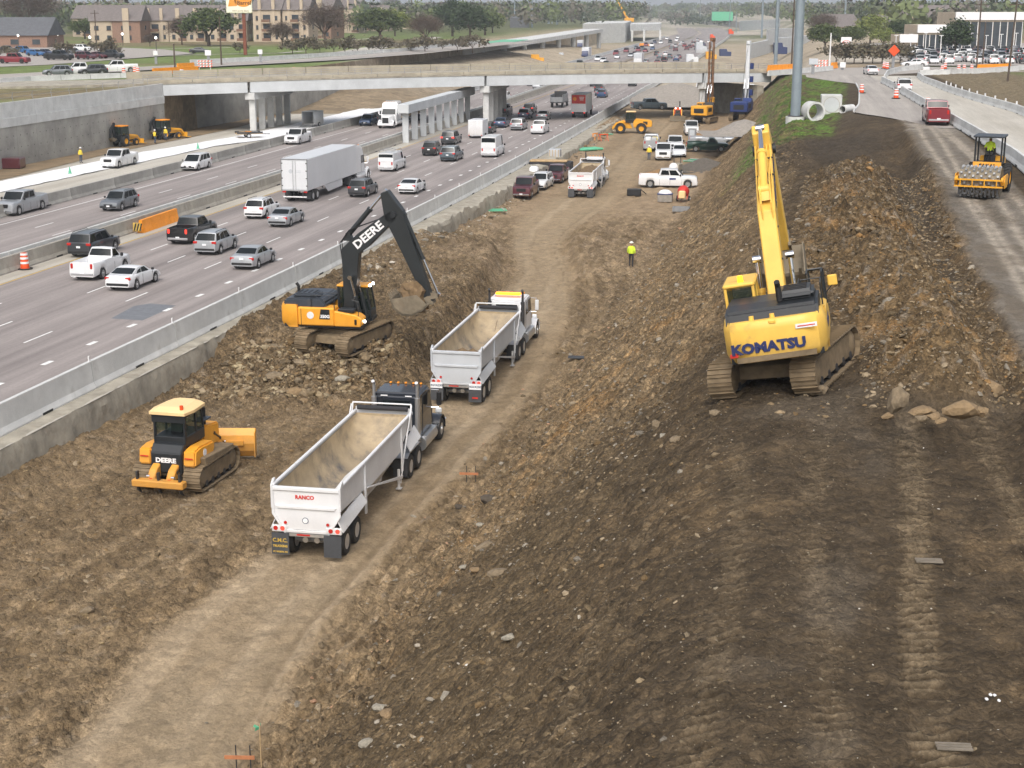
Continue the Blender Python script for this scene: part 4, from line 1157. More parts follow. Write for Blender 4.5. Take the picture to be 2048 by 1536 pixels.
def excavator(name, label, loc, rot, swing, boom, arm, bucket_a, scheme, bucket_fill=False):
 pass
 root = empty(name, loc, rot)
 tag(root, label, 'excavator')
 Y, BM, HD = scheme
 I = Matrix.Identity(4)
 for y in (-1.3, 1.3):
  crawler(root, y, 5.0, .52, .78, I, 46)
 mb = MB(); mb.prism([(-1.0, .5), (1.0, .5), (.8, 1.05), (-.8, 1.05)], -1.1, 1.1); mb.cyl((0, 0, 1.0), (0, 0, 1.25), .75, n=24)
 for sx in (-1, 1):
  mb.prism([(sx * .4, .45), (sx * 1.5, .35), (sx * 1.4, .75), (sx * .4, .95)], -1.25, 1.25)
 mb.build('carbody', M_['track_steel'], root, bev=.03)
 U = Matrix.Rotation(R(swing), 4, 'Z')
 mb = MB(); mb.box((-.85, 0, 1.34), (4.3, 2.7, .18)); mb.box((.9, -1.0, 1.34), (1.0, .8, .16)); mb.box((.9, 1.0, 1.34), (1.0, .9, .16)); mb.xf(U).build('deck', M_['mach_black'], root)
 mb = MB(); rings = []
 for z, k in ((1.25, .80), (1.36, .95), (1.55, 1.0), (2.25, 1.0), (2.42, .97), (2.5, .90)):
  ring = [(-2.2, 1.5 * k if k < 1 else 1.5, z)]
  for a in range(0, 181, 15):
   t = R(90 + a); ex = 4.0
   cx, cy = math.cos(t), math.sin(t)
   rr = (abs(cx) ** ex + abs(cy) ** ex) ** (-1 / ex)
   ring.append((-2.2 + 1.15 * cx * rr * k, 1.5 * cy * rr * (k if k > .93 else .96), z))
  ring.append((-2.2, -1.5, z))
  rings.append(ring)
 mb.loft(rings); cw = mb.xf(U).build('counterweight', M_[Y], root, smooth=35)
 for y0, y1, x0, x1, zt in ((-1.5, -.62, -2.2, -.1, 2.38), (.66, 1.5, -2.2, -.55, 2.38)):
  mb = MB(); mb.cbox(((x0 + x1) / 2, (y0 + y1) / 2, (1.36 + zt) / 2), (x1 - x0, y1 - y0, zt - 1.36), .07); p = mb.xf(U).build('side_panel', M_[Y], root)
 mb = MB(); mb.prism([(-.12, 1.36), (1.35, 1.36), (1.45, 1.8), (1.2, 2.0), (-.12, 2.22)], -1.48, -.64); mb.xf(U).build('tool_box', M_[Y], root, bev=.05)
 mb = MB(); mb.cbox((.5, -1.05, 2.2), (.9, .55, .2), .03); mb.xf(U).build('fuel_step', M_['mach_black'], root)
 mb = MB()
 mb.prism([(-3.05, 2.44), (-2.95, 2.78), (-2.2, 2.86), (-.9, 2.86), (-.62, 2.6), (-.62, 2.3), (-3.05, 2.3)], -1.34, 1.36)
 hd = mb.xf(U).build('engine_hood', M_[HD], root, bev=.09, seg=2)
 mb = MB()
 mb.prism([(-2.6, 2.86), (-2.4, 3.1), (-1.2, 3.1), (-1.0, 2.86)], -1.25, -.15); mb.xf(U).build('hood_cover', M_[HD], root, bev=.1, seg=2)
 for k in range(4):
  mb = MB(); mb.box((-2.2 + k * .28, -.7, 3.105), (.09, .7, .03)); mb.xf(U).build('vent_slot', M_['black'], hd)
 mb = MB(); mb.tube([(-2.5, -.25, 2.85), (-2.5, -.25, 3.3), (-2.62, -.25, 3.45)], .085, 10); mb.xf(U).build('exhaust_pipe', M_['black'], root)
 cb = cab(root, -.55, 1.35, .58, 1.52, 1.4, 3.15, U, Y if scheme[0] == 'kom_yellow' else 'mach_black', .2, Y)
 mb = MB(); mb.box((.9, 1.05, 2.0), (.5, .5, .7)); mb.ball((.35, 1.05, 2.5), .17); mb.box((.35, 1.05, 2.15), (.35, .5, .5))
 mb.xf(U).build('seat', M_['dark_cloth'], cb)
 bp_ = boom; w = .56
 ws = (.56, 1.02, .92, .55)
 foot, knee, tip = bp_
 k2 = (knee[0] + (tip[0] - knee[0]) * .3, knee[1] + (tip[1] - knee[1]) * .3)
 mb = MB(); mb.prism(offs([foot, knee, k2, tip], ws), -w / 2, w / 2)
 bo = mb.xf(U).build('boom', M_[BM], root, bev=.035)
 for q in (foot, tip):
  mb = MB(); mb.cyl((q[0], -w / 2 - .1, q[1]), (q[0], w / 2 + .1, q[1]), .17, n=14)
  mb.xf(U).build('boom_pin', M_['mach_black'], bo)
 for y in (-.52, .52):
  ram(root, (1.1, 1.55), (foot[0] * .35 + knee[0] * .65 + .1, foot[1] * .35 + knee[1] * .65 - .15), y, .13, U, .55, BM if scheme[0] != 'kom_yellow' else Y)
 at, ap, ae = arm            # tail (cylinder end), pivot = boom tip, end (bucket pin)
 mb = MB(); mb.prism(offs([at, ap, (ap[0] * .6 + ae[0] * .4, ap[1] * .6 + ae[1] * .4), ae], (.42, 1.1, .78, .38)), -.28, .28)
 ar = mb.xf(U).build('arm', M_[BM], root, bev=.035)
 d = (Vector(tip) - Vector(knee)).normalized(); n = Vector((-d.y, d.x))
 ca = Vector(knee) + d * .45 + n * .75
 ram(root, ca, at, 0, .14, U, .60, BM if scheme[0] != 'kom_yellow' else Y)
 mb = MB(); mb.prism([(ca.x - .25, ca.y - .32), (ca.x + .3, ca.y - .35), (ca.x + .08, ca.y + .1), (ca.x - .08, ca.y + .1)], -.16, .16); mb.xf(U).build('cylinder_bracket', M_[BM], bo)
 da = (Vector(ae) - Vector(ap)).normalized(); na = Vector((-da.y, da.x))     # na points to the outer side
 if na.x < 0:
  na = -na
 lk = Vector(ae) - da * .55
 c1 = Vector(ae) - da * .25 + na * .55
 ram(root, Vector(ap) + da * .25 + na * .48, c1, 0, .11, U, .55, BM if scheme[0] != 'kom_yellow' else Y)
 mb = MB()
 for y in (-.2, .2):
  mb.prism(offs([lk, c1], (.2, .2)), y - .03, y + .03)
 mb.xf(U).build('bucket_link', M_['bucket_steel'], root)
 bk = bucket_mesh(1.55, 1.3)
 BT = Matrix.Translation((ae[0], 0, ae[1])) @ Matrix.Rotation(R(bucket_a), 4, 'Y') @ Matrix.Diagonal((-1, 1, 1, 1))
 bk.xf(BT)
 bb = MB(); bb.v = list(bk.v); bb.f = list(bk.f); bb.m = list(bk.m)
 bko = bb.xf(U).build('bucket', M_['bucket_steel'], root)
 mb = MB()
 e = BT
 q = [e @ Vector(v) for v in ((-.02, 0, .1), (.3, 0, .1))]
 mb.cyl(q[0] + Vector((0, -.32, 0)), q[0] + Vector((0, .32, 0)), .1, n=10); mb.cyl(q[1] + Vector((0, -.32, 0)), q[1] + Vector((0, .32, 0)), .1, n=10)
 mb.prism(offs([(c1.x, c1.y), (q[1].x, q[1].z)], (.2, .2)), -.3, -.24); mb.prism(offs([(c1.x, c1.y), (q[1].x, q[1].z)], (.2, .2)), .24, .3)
 mb.xf(U).build('quick_coupler', M_['bucket_steel'], root)
 for y in (-.2, .12):
  a = Vector(foot) + Vector((.1, .4)); b = Vector(knee) + n * .56 - d * .1
  mb = MB(); mb.tube([(a.x - .1, y, a.y + .2), (knee[0] - .46, y, knee[1] - .9), (b.x - .15, y, b.y + .05), (ca.x + .1, y, ca.y + .28), (tip[0] - d.x * .9, y, tip[1] - d.y * .9 + n.y * .42)], .028, 5)
  mb.xf(U).build('hose', M_['black'] if scheme[0] != 'kom_yellow' else M_[Y], root)
 rail(root, [(-.1, -1.42, 2.3), (-.1, -1.42, 3.05), (-1.4, -1.42, 3.05), (-1.4, -1.42, 2.4)], U)
 rail(root, [(1.2, -1.42, 1.5), (1.3, -1.42, 2.75), (.9, -1.42, 2.85), (.9, -.75, 2.85), (.9, -.75, 2.2)], U)
 rail(root, [(-.1, -.75, 2.3), (-.1, -.75, 3.05), (-1.4, -.75, 3.05), (-1.4, -.75, 2.8)], U)
 return root, U, bo, cw
# ---- yellow excavator on the spoil
kp = Vector((8.65, 45.6, 0)); kp.z = plateau(45.6) + .0
ko, U, kbo, kcw = excavator('excavator', 'yellow excavator seen from behind, tilted on the slope crest with its boom raised', kp, (R(-10.5), R(-2.0), rz(27)), 15.0,
 ((.45, 1.75), (1.6, 4.9), (4.6, 6.8)), ((4.05, 7.55), (4.6, 6.8), (6.5, 3.2)), 25, ('kom_yellow', 'kom_yellow', 'mach_black'))
text_mesh('lettering', 'KOMATSU', .40, M_['navy_decal'], ko, U @ face_m((-3.362, .2, 1.72), (0, -1, 0), (0, 0, 1)), .012, bold=.022, sx=1.15)
mb = MB(); mb.cbox((-3.36, -.95, 2.2), (.01, .62, .13), .005); mb.xf(U).build('decal', M_['white_decal'], kcw)
mb = MB(); mb.box((-3.368, -.95, 2.2), (.008, .5, .03)); mb.xf(U).build('decal_stripe', M_['red_decal'], kcw)
mb = MB(); mb.cbox((-3.33, 1.22, 1.56), (.02, .24, .12), .01); mb.xf(U).build('decal', M_['red_decal'], kcw)
mb = MB(); mb.cbox((-3.30, .0, 2.42), (.1, .22, .12), .03); mb.xf(U).build('lifting_eye', M_['kom_yellow'], kcw)
mb = MB(); mb.cyl((-.25, 1.0, 3.24), (-.25, 1.0, 3.44), .1, .085, 12); mb.xf(U).build('beacon_lamp', M_['lamp_amber'], ko, smooth=40)
for y in (.35, .95):
 mb = MB(); mb.cyl((-3.0, y - .35, 2.46), (-3.0, y - .35, 2.62), .09, .07, 10); mb.xf(U).build('filler_cap', M_['kom_yellow'], ko)
mb = MB(); mb.cbox((.9, -1.72, 2.72), (.08, .3, .34), .03); mb.xf(U).build('mirror', M_['kom_yellow'], ko)
rail(ko, [(.9, -1.42, 2.3), (.9, -1.72, 2.6)], U, name='mirror_arm')
_kb = [(.75, 2.6), (1.25, 5.05), (1.95, 5.75), (4.2, 7.1)]
for y in (-.24, -.12, .12, .24):
 mb = MB(); mb.tube([(x, y, z) for x, z in _kb], .03, 6); mb.xf(U).build('boom_pipe', M_['kom_yellow'], kbo)
for (x, z) in ((.98, 3.6), (1.2, 4.6), (2.6, 6.12), (3.4, 6.6)):
 mb = MB(); mb.box((x, 0, z), (.08, .62, .06)); mb.xf(U).build('pipe_clamp', M_['mach_black'], kbo)
mb = MB(); mb.cyl((1.9, 0, 5.9), (2.35, 0, 6.16), .17, n=12); mb.xf(U).build('cylinder_boot', M_['black'], kbo, smooth=40)
mb = MB(); mb.box((-3.345, 0, 1.40), (.03, 2.3, .16)); mb.xf(U).build('scuffed_edge', M_['track_steel'], kcw)
rail(ko, [(1.3, -1.45, 1.5), (1.35, -1.45, 3.05), (.5, -1.45, 3.2), (-.3, -1.45, 3.2), (-.3, -1.45, 2.4)], U, .03)
rail(ko, [(1.35, -1.0, 1.8), (1.35, -1.0, 3.05), (.5, -1.0, 3.2), (-.3, -1.0, 3.2)], U, .03)
rail(ko, [(1.35, -1.45, 3.05), (1.35, -1.0, 3.05)], U, .03); rail(ko, [(.5, -1.45, 3.2), (.5, -1.0, 3.2)], U, .03)
text_mesh('lettering', 'KOMATSU', .5, M_['navy_decal'], ko, U @ face_m((2.95, -.292, 5.86), (3.0, 0, 2.0), (0, 0, 1)), .006, bold=.015)
text_mesh('lettering', 'PC360LC', .34, M_['navy_decal'], ko, U @ face_m((-1.2, -1.508, 1.9), (1, 0, 0), (0, 0, 1)), .006, bold=.012)
# ---- black-boomed excavator on the bench
dp = G(692, 690, -.2); dp.z = gz(dp.x, dp.y) + .02
de, U, dbo, dcw = excavator('excavator', 'orange excavator with a black boom curled over its earth filled bucket', dp, (0, R(-1.5), rz(26)), -76.0,
 ((.35, 1.75), (.55, 5.3), (3.05, 7.35)), ((2.55, 8.55), (3.05, 7.35), (4.95, 2.55)), 52, ('deere_yellow', 'boom_black', 'hood_dark'))
text_mesh('lettering', 'DEERE', .62, M_['white_decal'], de, U @ face_m((1.62, -.292, 6.2), (2.5, 0, 2.05), (0, 0, 1)), .006, bold=.02, sx=1.15)
mb = MB(); mb.cyl((-1.45, -1.52, 1.95), (-1.45, -1.508, 1.95), .2, n=20); mb.xf(U).build('round_decal', M_['white_decal'], de)
mb = MB(); mb.prism([(-.95, 1.75), (-.35, 1.75), (-.35, 2.3), (-.85, 2.3)], -1.512, -1.502); mb.xf(U).build('badge', M_['mach_black'], de)
text_mesh('lettering', '350G', .24, M_['white_decal'], de, U @ face_m((-.62, -1.516, 1.9), (1, 0, 0), (0, 0, 1)), .004, bold=.01)
mb = MB(); mb.box((-1.98, -1.505, 1.85), (.025, .012, .95)); mb.xf(U).build('panel_joint', M_['black'], de)
mb = MB(); mb.cbox((1.1, -1.5, 1.65), (.12, .1, .3), .03); mb.xf(U).build('light_housing', M_['black'], de)
for (x, y, z) in ((1.5, -1.1, 1.62), (1.28, .78, 3.22), (1.28, 1.34, 3.22)):
 mb = MB(); mb.cyl((x - .05, y, z), (x + .04, y, z), .08, n=12); mb.xf(U).build('work_light', M_['lamp_white'], de)
ea = (4.95, 2.55)
vs, fs = rock_template(77, 3)
em = MB(); e = Matrix.Translation((ea[0], 0, ea[1])) @ Matrix.Rotation(R(52), 4, 'Y') @ Matrix.Diagonal((-1, 1, 1, 1)) @ Matrix.Translation((.85, 0, -.42))
rr = random.Random(4)
em.add([tuple(e @ Vector((v[0] * .85 * rr.uniform(.85, 1.12), v[1] * .80 * rr.uniform(.85, 1.12), v[2] * 1.15 * rr.uniform(.85, 1.15)))) for v in vs], fs.tolist())
tag(em.xf(de.matrix_basis @ U).build('earth_load', M_['mud']), 'heap of brown earth in the bucket of the black boom excavator', 'earth')
# ---- wheels and heavy trucks
mm('truck_white', (.74, .75, .76), .4, var=.05, scale=1.0, dirt=.14, dirtc=(.32, .27, .2), coat=.3)
mm('trailer_white', (.72, .73, .74), .5, var=.07, scale=1.0, dirt=.3, dirtc=(.36, .30, .22), low=(.3, 1.7))
mm('trailer_grey', (.50, .53, .56), .5, var=.07, scale=1.0, dirt=.28, dirtc=(.30, .26, .2), low=(.3, 1.7))
mm('truck_black', (.016, .02, .028), .25, var=.1, scale=1.0, dirt=.10, dirtc=(.12, .10, .08), coat=.6)
mm('tub_steel', srgb(176, 158, 128), .7, var=.22, scale=.9, dirt=.5, dirtc=(.10, .10, .105), low=(1.1, 2.35))
mm('rim', (.62, .63, .64), .35, metal=.6, var=.1, scale=4, dirt=.3, dirtc=(.26, .21, .15))
mm('rim_car', (.42, .43, .44), .3, metal=.7, var=.1, scale=4)
mm('flap', (.05, .053, .058), .7, var=.2, scale=2, dirt=.25, dirtc=(.13, .12, .10))
mm('plate', (.78, .80, .82), .5, var=.05)
mm('alu', (.62, .63, .64), .3, metal=.8, var=.08, scale=2, dirt=.15)
mm('gold_print', srgb(190, 160, 70), .6)
_wc = {}
def wheel(root, x, y, r, w, rimk=.58, dual=False, rim='rim', spokes=False, cap=True):
 sg = 1 if y > 0 else -1
 key = (r, w, dual, sg, rimk, rim)
 if key not in _wc:
  mb = MB(); b = .045
  def ty(c, ww):
   mb.lathe([(r * rimk, c - ww / 2), (r * .93, c - ww / 2), (r, c - ww / 2 + ww * .16), (r, c + ww / 2 - ww * .16), (r * .93, c + ww / 2), (r * rimk, c + ww / 2)], (0, 0, 0), 'y', 22, caps=False)
  if dual:
   ty(-w * .27, w * .45); ty(w * .27, w * .45)
  else:
   ty(0, w)
  tm = mb.mesh('wheel', [M_['rubber']], smooth=40)
  mb = MB(); f = sg * w / 2
  d = sg * (.14 if dual else .03)
  mb.lathe([(r * rimk * 1.01, f - sg * .01), (r * rimk * .9, f - sg * .03), (r * rimk * .82, f - d), (r * .22, f - d + sg * .01), (r * .18, f - d + sg * .07), (0.01, f - d + sg * .08)], (0, 0, 0), 'y', 20, caps=False)
  mb.lathe([(r * rimk * .99, -f), (r * rimk * .99, f - sg * .02)], (0, 0, 0), 'y', 16, caps=True)
  rm = mb.mesh('rim', [M_[rim]], smooth=35)
  bm_ = None
  _wc[key] = (tm, rm)
 tm, rm = _wc[key]
 o = link('wheel', tm, root); o.location = (x, y, r)
 link('rim', rm, o)
 return o
def part(name, mb, m, root, **k):
 return mb.build(name, M_[m] if isinstance(m, str) else m, root, **k)
def tractor(root, x0, paint, sleeper=False, lightbar=False, stacks=True, tank='alu', flaps=True, tall=False):
 xs = x0 + (5.3 if not sleeper else 5.6)
 for dx in (-.68, .68):
  for sg in (-1, 1):
   wheel(root, x0 + dx, sg * .96, .51, .62, .56, True)
 for sg in (-1, 1):
  wheel(root, xs, sg * 1.05, .51, .30, .56)
 for sg in (-1, 1):
  mb = MB(); mb.box(((x0 - 1.2 + xs + .7) / 2, sg * .42, .86), (xs - x0 + 1.9, .1, .26)); part('frame_rail', mb, 'steel_dark', root)
 for dx in (-.68, .68):
  mb = MB(); mb.cyl((x0 + dx, -.8, .51), (x0 + dx, .8, .51), .11, n=10); mb.ball((x0 + dx, 0, .51), .24, 10, 6); part('axle', mb, 'steel_dark', root)
 mb = MB(); mb.cyl((xs, -.95, .48), (xs, .95, .48), .08, n=8); part('axle', mb, 'steel_dark', root)
 mb = MB(); mb.cbox((x0, 0, 1.08), (1.1, .9, .12), .03); part('fifth_wheel', mb, 'steel_dark', root)
 cx0 = x0 + (1.75 if not sleeper else 1.1); cx1 = xs - 1.35
 zt = 3.05
 mb = MB()
 if not sleeper:
  mb.prism([(cx0, 1.02), (cx1 + .15, 1.02), (cx1 + .15, 1.95), (cx1 - .22, 2.92), (cx1 - .5, zt), (cx0 + .12, zt), (cx0, zt - .12)], -1.05, 1.05)
  cb = part('cab', mb, paint, root, bev=.09, seg=2)
  wx0 = cx0 + .55
 else:
  mb.prism([(cx0, 1.0), (cx1 + .15, 1.0), (cx1 + .15, 1.95), (cx1 - .25, 2.85), (cx1 - .75, 3.72), (cx0 + .3, 3.95), (cx0, 3.85)], -1.2, 1.2)
  cb = part('cab', mb, paint, root, bev=.14, seg=2)
  wx0 = cx1 - 1.25
 hw = 1.05 if not sleeper else 1.2
 g = .012
 mb = MB(); dx, dz = (cx1 - .22) - (cx1 + .15), 2.92 - 1.95
 nx = Vector((.97 if not sleeper else .9, 0, .37)).normalized() * (.02)
 a0 = Vector((cx1 + .15 + dx * .06, 0, 1.95 + dz * .06)); a1 = Vector((cx1 + .15 + dx * .93, 0, 1.95 + dz * .93))
 if sleeper:
  a0 = Vector((cx1 + .13, 0, 2.0)); a1 = Vector((cx1 - .22, 0, 2.78))
 mb.slab(a0 + nx + Vector((0, -hw + .14, 0)), a0 + nx + Vector((0, hw - .14, 0)), a1 + nx + Vector((0, hw - .2, 0)), a1 + nx + Vector((0, -hw + .2, 0)), .01); part('windscreen', mb, 'glass', cb)
 for sg in (-1, 1):
  mb = MB(); mb.prism([(wx0, 2.02), (cx1 - .02, 2.02), (cx1 - .3, 2.8), (wx0, 2.8)], sg * (hw + .004), sg * (hw + .014)); part('side_window', mb, 'glass', cb)
  mb = MB(); mb.box((wx0 - .05, sg * (hw + .005), 2.0), (.025, .02, 1.7)); mb.box((cx1 - .02 + .06, sg * (hw + .005), 1.55), (.025, .02, .8)); part('door_seam', mb, 'black', cb)
  mb = MB(); mb.tube([(cx1 - .1, sg * hw, 2.75), (cx1 + .05, sg * (hw + .32), 2.7), (cx1 + .05, sg * (hw + .32), 1.9), (cx1 - .05, sg * hw, 1.9)], .022, 6); part('mirror_arm', mb, 'chrome', root)
  mb = MB(); mb.cbox((cx1 + .05, sg * (hw + .34), 2.3), (.12, .22, .62), .03); part('mirror', mb, 'black' if paint != 'truck_white' else 'truck_white', root)
 if not sleeper:
  mb = MB(); mb.cbox((cx0 - .005, 0, 2.42), (.02, 1.25, .62), .008); part('rear_window', mb, 'glass', cb)
  for (yy, zz, w_, h_) in ((-.55, 2.93, .3, .05), (.55, 2.93, .3, .05), (-.93, 2.72, .04, .32), (.93, 2.72, .04, .32)):
   mb = MB(); mb.box((cx0 - .012, yy, zz), (.02, w_, h_)); part('reflective_tape', mb, 'white_tape', cb)
 mb = MB(); rings = []
 for x, w_, z0, z1 in ((cx1 + .1, .98, 1.0, 1.98), (cx1 + .9, .80, 1.0, 1.9), (xs + .55, .62, .85, 1.75), (xs + .78, .55, .8, 1.6)):
  rings.append([(x, -w_, z0), (x, -w_, z1 - .22), (x, -w_ * .75, z1), (x, w_ * .75, z1), (x, w_, z1 - .22), (x, w_, z0)])
 mb.loft(rings); part('hood', mb, paint, root, bev=.05, seg=2, smooth=40)
 mb = MB(); mb.cbox((xs + .8, 0, 1.2), (.06, .95, .85), .02); part('grille', mb, 'chrome' if not sleeper else 'black', root)
 mb = MB(); mb.cbox((xs + .92, 0, .62), (.2, 2.4, .36), .05); part('bumper', mb, 'chrome' if not sleeper else paint, root)
 for sg in (-1, 1):
  mb = MB(); rr = []
  for k in range(9):
   a = R(-8 + k * 196 / 8)
   for_r = .66
   rr.append([(xs + for_r * math.cos(a), sg * .62, .51 + for_r * math.sin(a)), (xs + (for_r + .06) * math.cos(a), sg * .62, .51 + (for_r + .06) * math.sin(a)), (xs + (for_r + .04) * math.cos(a), sg * 1.22, .51 + (for_r + .04) * math.sin(a)), (xs + for_r * math.cos(a), sg * 1.22, .51 + for_r * math.sin(a))])
  mb.loft(rr); part('fender', mb, paint, root, smooth=50)
  mb = MB(); mb.cbox((xs + .72, sg * .88, 1.18), (.16, .3, .26), .05); part('headlight', mb, 'lamp_clear', root)
  mb = MB(); mb.cyl((cx0 + .15, sg * .98, .72), (cx1 + .1, sg * .98, .72), .33, n=18); part('fuel_tank', mb, tank, root, smooth=40)
  mb = MB(); mb.box(((cx0 + cx1) / 2 + .2, sg * 1.12, 1.02), (cx1 - cx0 - .3, .32, .05)); part('step', mb, tank, root)
  if stacks:
   sx = cx0 - .12
   mb = MB(); mb.cyl((sx, sg * .98, 1.0), (sx, sg * .98, 2.9), .12, n=14); mb.cyl((sx, sg * .98, 2.85), (sx, sg * .98, 3.5), .07, n=12); mb.cyl((sx, sg * .98, 3.48), (sx - .14, sg * .98, 3.62), .075, n=12)
   part('exhaust_stack', mb, 'alu' if paint == 'truck_black' else 'steel_dark', root, smooth=40)
  if flaps:
   mb = MB(); mb.slab((x0 - 1.38, sg * .64, .22), (x0 - 1.38, sg * 1.27, .22), (x0 - 1.34, sg * 1.27, .98), (x0 - 1.34, sg * .64, .98), .015); part('mud_flap', mb, 'flap', root)
  mb = MB(); rr = []
  for (x, z) in ((x0 - 1.3, 1.0), (x0 - .9, 1.12), (x0 + .9, 1.12), (x0 + 1.3, 1.0)):
   rr.append([(x, sg * .64, z), (x, sg * 1.26, z), (x, sg * 1.26, z + .025), (x, sg * .64, z + .025)])
  mb.loft(rr); part('rear_fender', mb, 'alu' if not sleeper else 'steel_dark', root)
 for k in range(5):
  mb = MB(); mb.cbox((cx1 - .5, -.7 + .35 * k, zt + (.05 if not sleeper else .78)), (.14, .1, .07), .02); part('marker_lamp', mb, 'orange_w', cb)
 if lightbar:
  mb = MB(); mb.cbox((cx0 + .55, 0, zt + .2), (.3, 1.5, .14), .04); part('light_bar', mb, 'lamp_amber', cb)
  mb = MB(); mb.box((cx0 + .4, 0, zt + .08), (.1, 1.5, .05)); part('light_bar_mount', mb, 'alu', cb)
 return cb
def bottom_dump(label, loc, ang, paint, tr_m, bars=False, load=None, words=None, lightbar=False, tr_rails='trailer_white', flap_words=None):
 root = empty('bottom_dump_truck', loc, ang)
 tag(root, label, 'dump truck', 'bottom dump trucks on the haul road')
 st = [(.12, 1.75), (.7, 1.62), (2.2, 1.35), (3.8, 1.22), (6.0, 1.18), (8.2, 1.22), (8.8, 1.42), (9.5, 1.8), (10.0, 2.15), (10.45, 2.55)]
 def sec(x, zb, off):
  zt = 2.72
  w = 1.2 - off
  pts = []
  for k in range(-8, 9):
   t = k / 8
   a = abs(t)
   y = w * math.sin(t * math.pi / 2)
   z = zt - (zt - zb - off) * math.cos(t * math.pi / 2) ** .8 if a < 1 else zt
   pts.append((x, y, z))
  return pts
 mb = MB(); rings = [sec(x, zb, .05) for x, zb in st]; mb.loft(rings, closed=False)
 mb.add([(st[0][0], y, z) for (_, y, z) in rings[0]], [tuple(range(17))]); mb.add([(st[-1][0], y, z) for (_, y, z) in rings[-1]], [tuple(range(17))])
 lin = part('tub_liner', mb, 'tub_steel', root, smooth=50)
 mb = MB(); mb.loft([sec(x, zb - .08, -.01) for x, zb in st], closed=False)
 part('hopper', mb, tr_m, root, smooth=50)
 mb = MB(); mb.prism([(3.3, 1.3), (8.7, 1.3), (8.1, .52), (3.9, .52)], -.55, .55); part('discharge_gate', mb, tr_m, root)
 for sg in (-1, 1):
  mb = MB(); mb.slab((3.4, sg * 1.2, 1.62), (8.6, sg * 1.2, 1.62), (8.2, sg * .5, .6), (3.8, sg * .5, .6), .03); part('hopper_slope', mb, tr_m, root)
  mb = MB(); mb.prism([(.05, 2.74), (10.5, 2.74), (10.5, 2.4), (9.2, 1.95), (8.6, 1.6), (3.6, 1.6), (2.9, 1.75), (.05, 1.85)], sg * 1.20, sg * 1.235); part('side_plate', mb, tr_m, root)
  mb = MB(); mb.cbox((5.27, sg * 1.24, 2.78), (10.55, .13, .14), .03); part('top_rail', mb, tr_rails, root)
  for x in (3.3, 8.75):
   mb = MB(); mb.box((x, sg * 1.27, 1.75), (.14, .07, 2.0)); part('stiffener', mb, tr_m, root)
  mb = MB(); mb.slab((3.35, sg * 1.29, 1.75), (3.5, sg * 1.29, 1.75), (8.6, sg * 1.29, .62), (8.5, sg * 1.29, .5), sg * .05); part('gate_arm', mb, tr_m, root)
  mb = MB(); mb.slab((-.02, sg * 1.16, 1.55), (2.9, sg * 1.16, 1.75), (2.9, sg * 1.42, 1.35), (-.02, sg * 1.36, 1.12), sg * .03); part('fender_plate', mb, tr_m, root)
  mb = MB(); mb.slab((9.6, sg * 1.16, 1.75), (11.4, sg * 1.1, 2.0), (11.4, sg * 1.4, 1.5), (9.6, sg * 1.4, 1.35), sg * .03); part('fender_plate', mb, tr_m, root)
  mb = MB(); mb.tube([(8.35, sg * 1.22, .95), (8.35, sg * 1.22, .15)], .06, 8); mb.box((8.35, sg * 1.22, .13), (.25, .22, .04)); part('landing_leg', mb, tr_m, root)
  mb = MB(); mb.tube([(9.5, sg * 1.3, 2.2), (8.35, sg * 1.3, .35)], .025, 6); part('brace', mb, tr_m, root)
  for x in (.78, 2.08):
   wheel(root, x, sg * .96, .52, .62, .56, True)
  mb = MB(); mb.slab((-.14, sg * .66, .20), (-.14, sg * 1.32, .20), (-.10, sg * 1.32, 1.02), (-.10, sg * .66, 1.02), .018); part('mud_flap', mb, 'flap', root)
  mb = MB(); mb.cbox((.0, sg * 1.02, 1.16), (.12, .60, .26), .03); lb = part('lamp_box', mb, tr_m, root)
  for dy, m in ((-.13, 'lamp_red_on'), (.13, 'lamp_red')):
   mb = MB(); mb.cyl((-.075, sg * (1.04) + dy, 1.18), (-.055, sg * 1.04 + dy, 1.18), .085, n=14); part('tail_light', mb, m, lb)
  mb = MB(); mb.cyl((-.05, sg * .80, 1.4), (-.03, sg * .80, 1.4), .06, n=10); part('side_marker', mb, 'lamp_red', root)
 for x in (.78, 2.08):
  mb = MB(); mb.cyl((x, -.85, .52), (x, .85, .52), .12, n=10); part('axle', mb, 'steel_grey', root)
  for sg in (-1, 1):
   mb = MB(); mb.cyl((x - .35, sg * .22, .6), (x - .14, sg * .22, .6), .11, n=12); part('brake_chamber', mb, 'alu', root, smooth=40)
 mb = MB(); mb.box((1.4, 0, 1.08), (2.8, .95, .14)); part('trailer_frame', mb, 'steel_grey', root)
 mb = MB(); mb.prism([(9.3, 1.2), (9.6, 1.17), (11.5, 1.16), (11.5, 1.3), (10.4, 1.36), (9.4, 1.36)], -.5, .5); part('gooseneck', mb, tr_m, root)
 mb = MB(); mb.prism([(-1.27, 2.76), (1.27, 2.76), (1.27, 1.75), (.82, 1.02), (-.82, 1.02), (-1.27, 1.75)], .0, .07, 'x'); rp = part('rear_panel', mb, tr_m, root)
 for (poly) in ([(-1.24, 2.75), (1.24, 2.75), (1.24, 2.62), (-1.24, 2.62)], [(-1.14, 2.06), (1.14, 2.06), (1.06, 1.94), (-1.06, 1.94)], [(-.82, 1.14), (.82, 1.14), (.78, 1.03), (-.78, 1.03)]):
  mb = MB(); mb.prism(poly, -.06, .0, 'x'); part('panel_rib', mb, tr_m, rp, bev=.015)
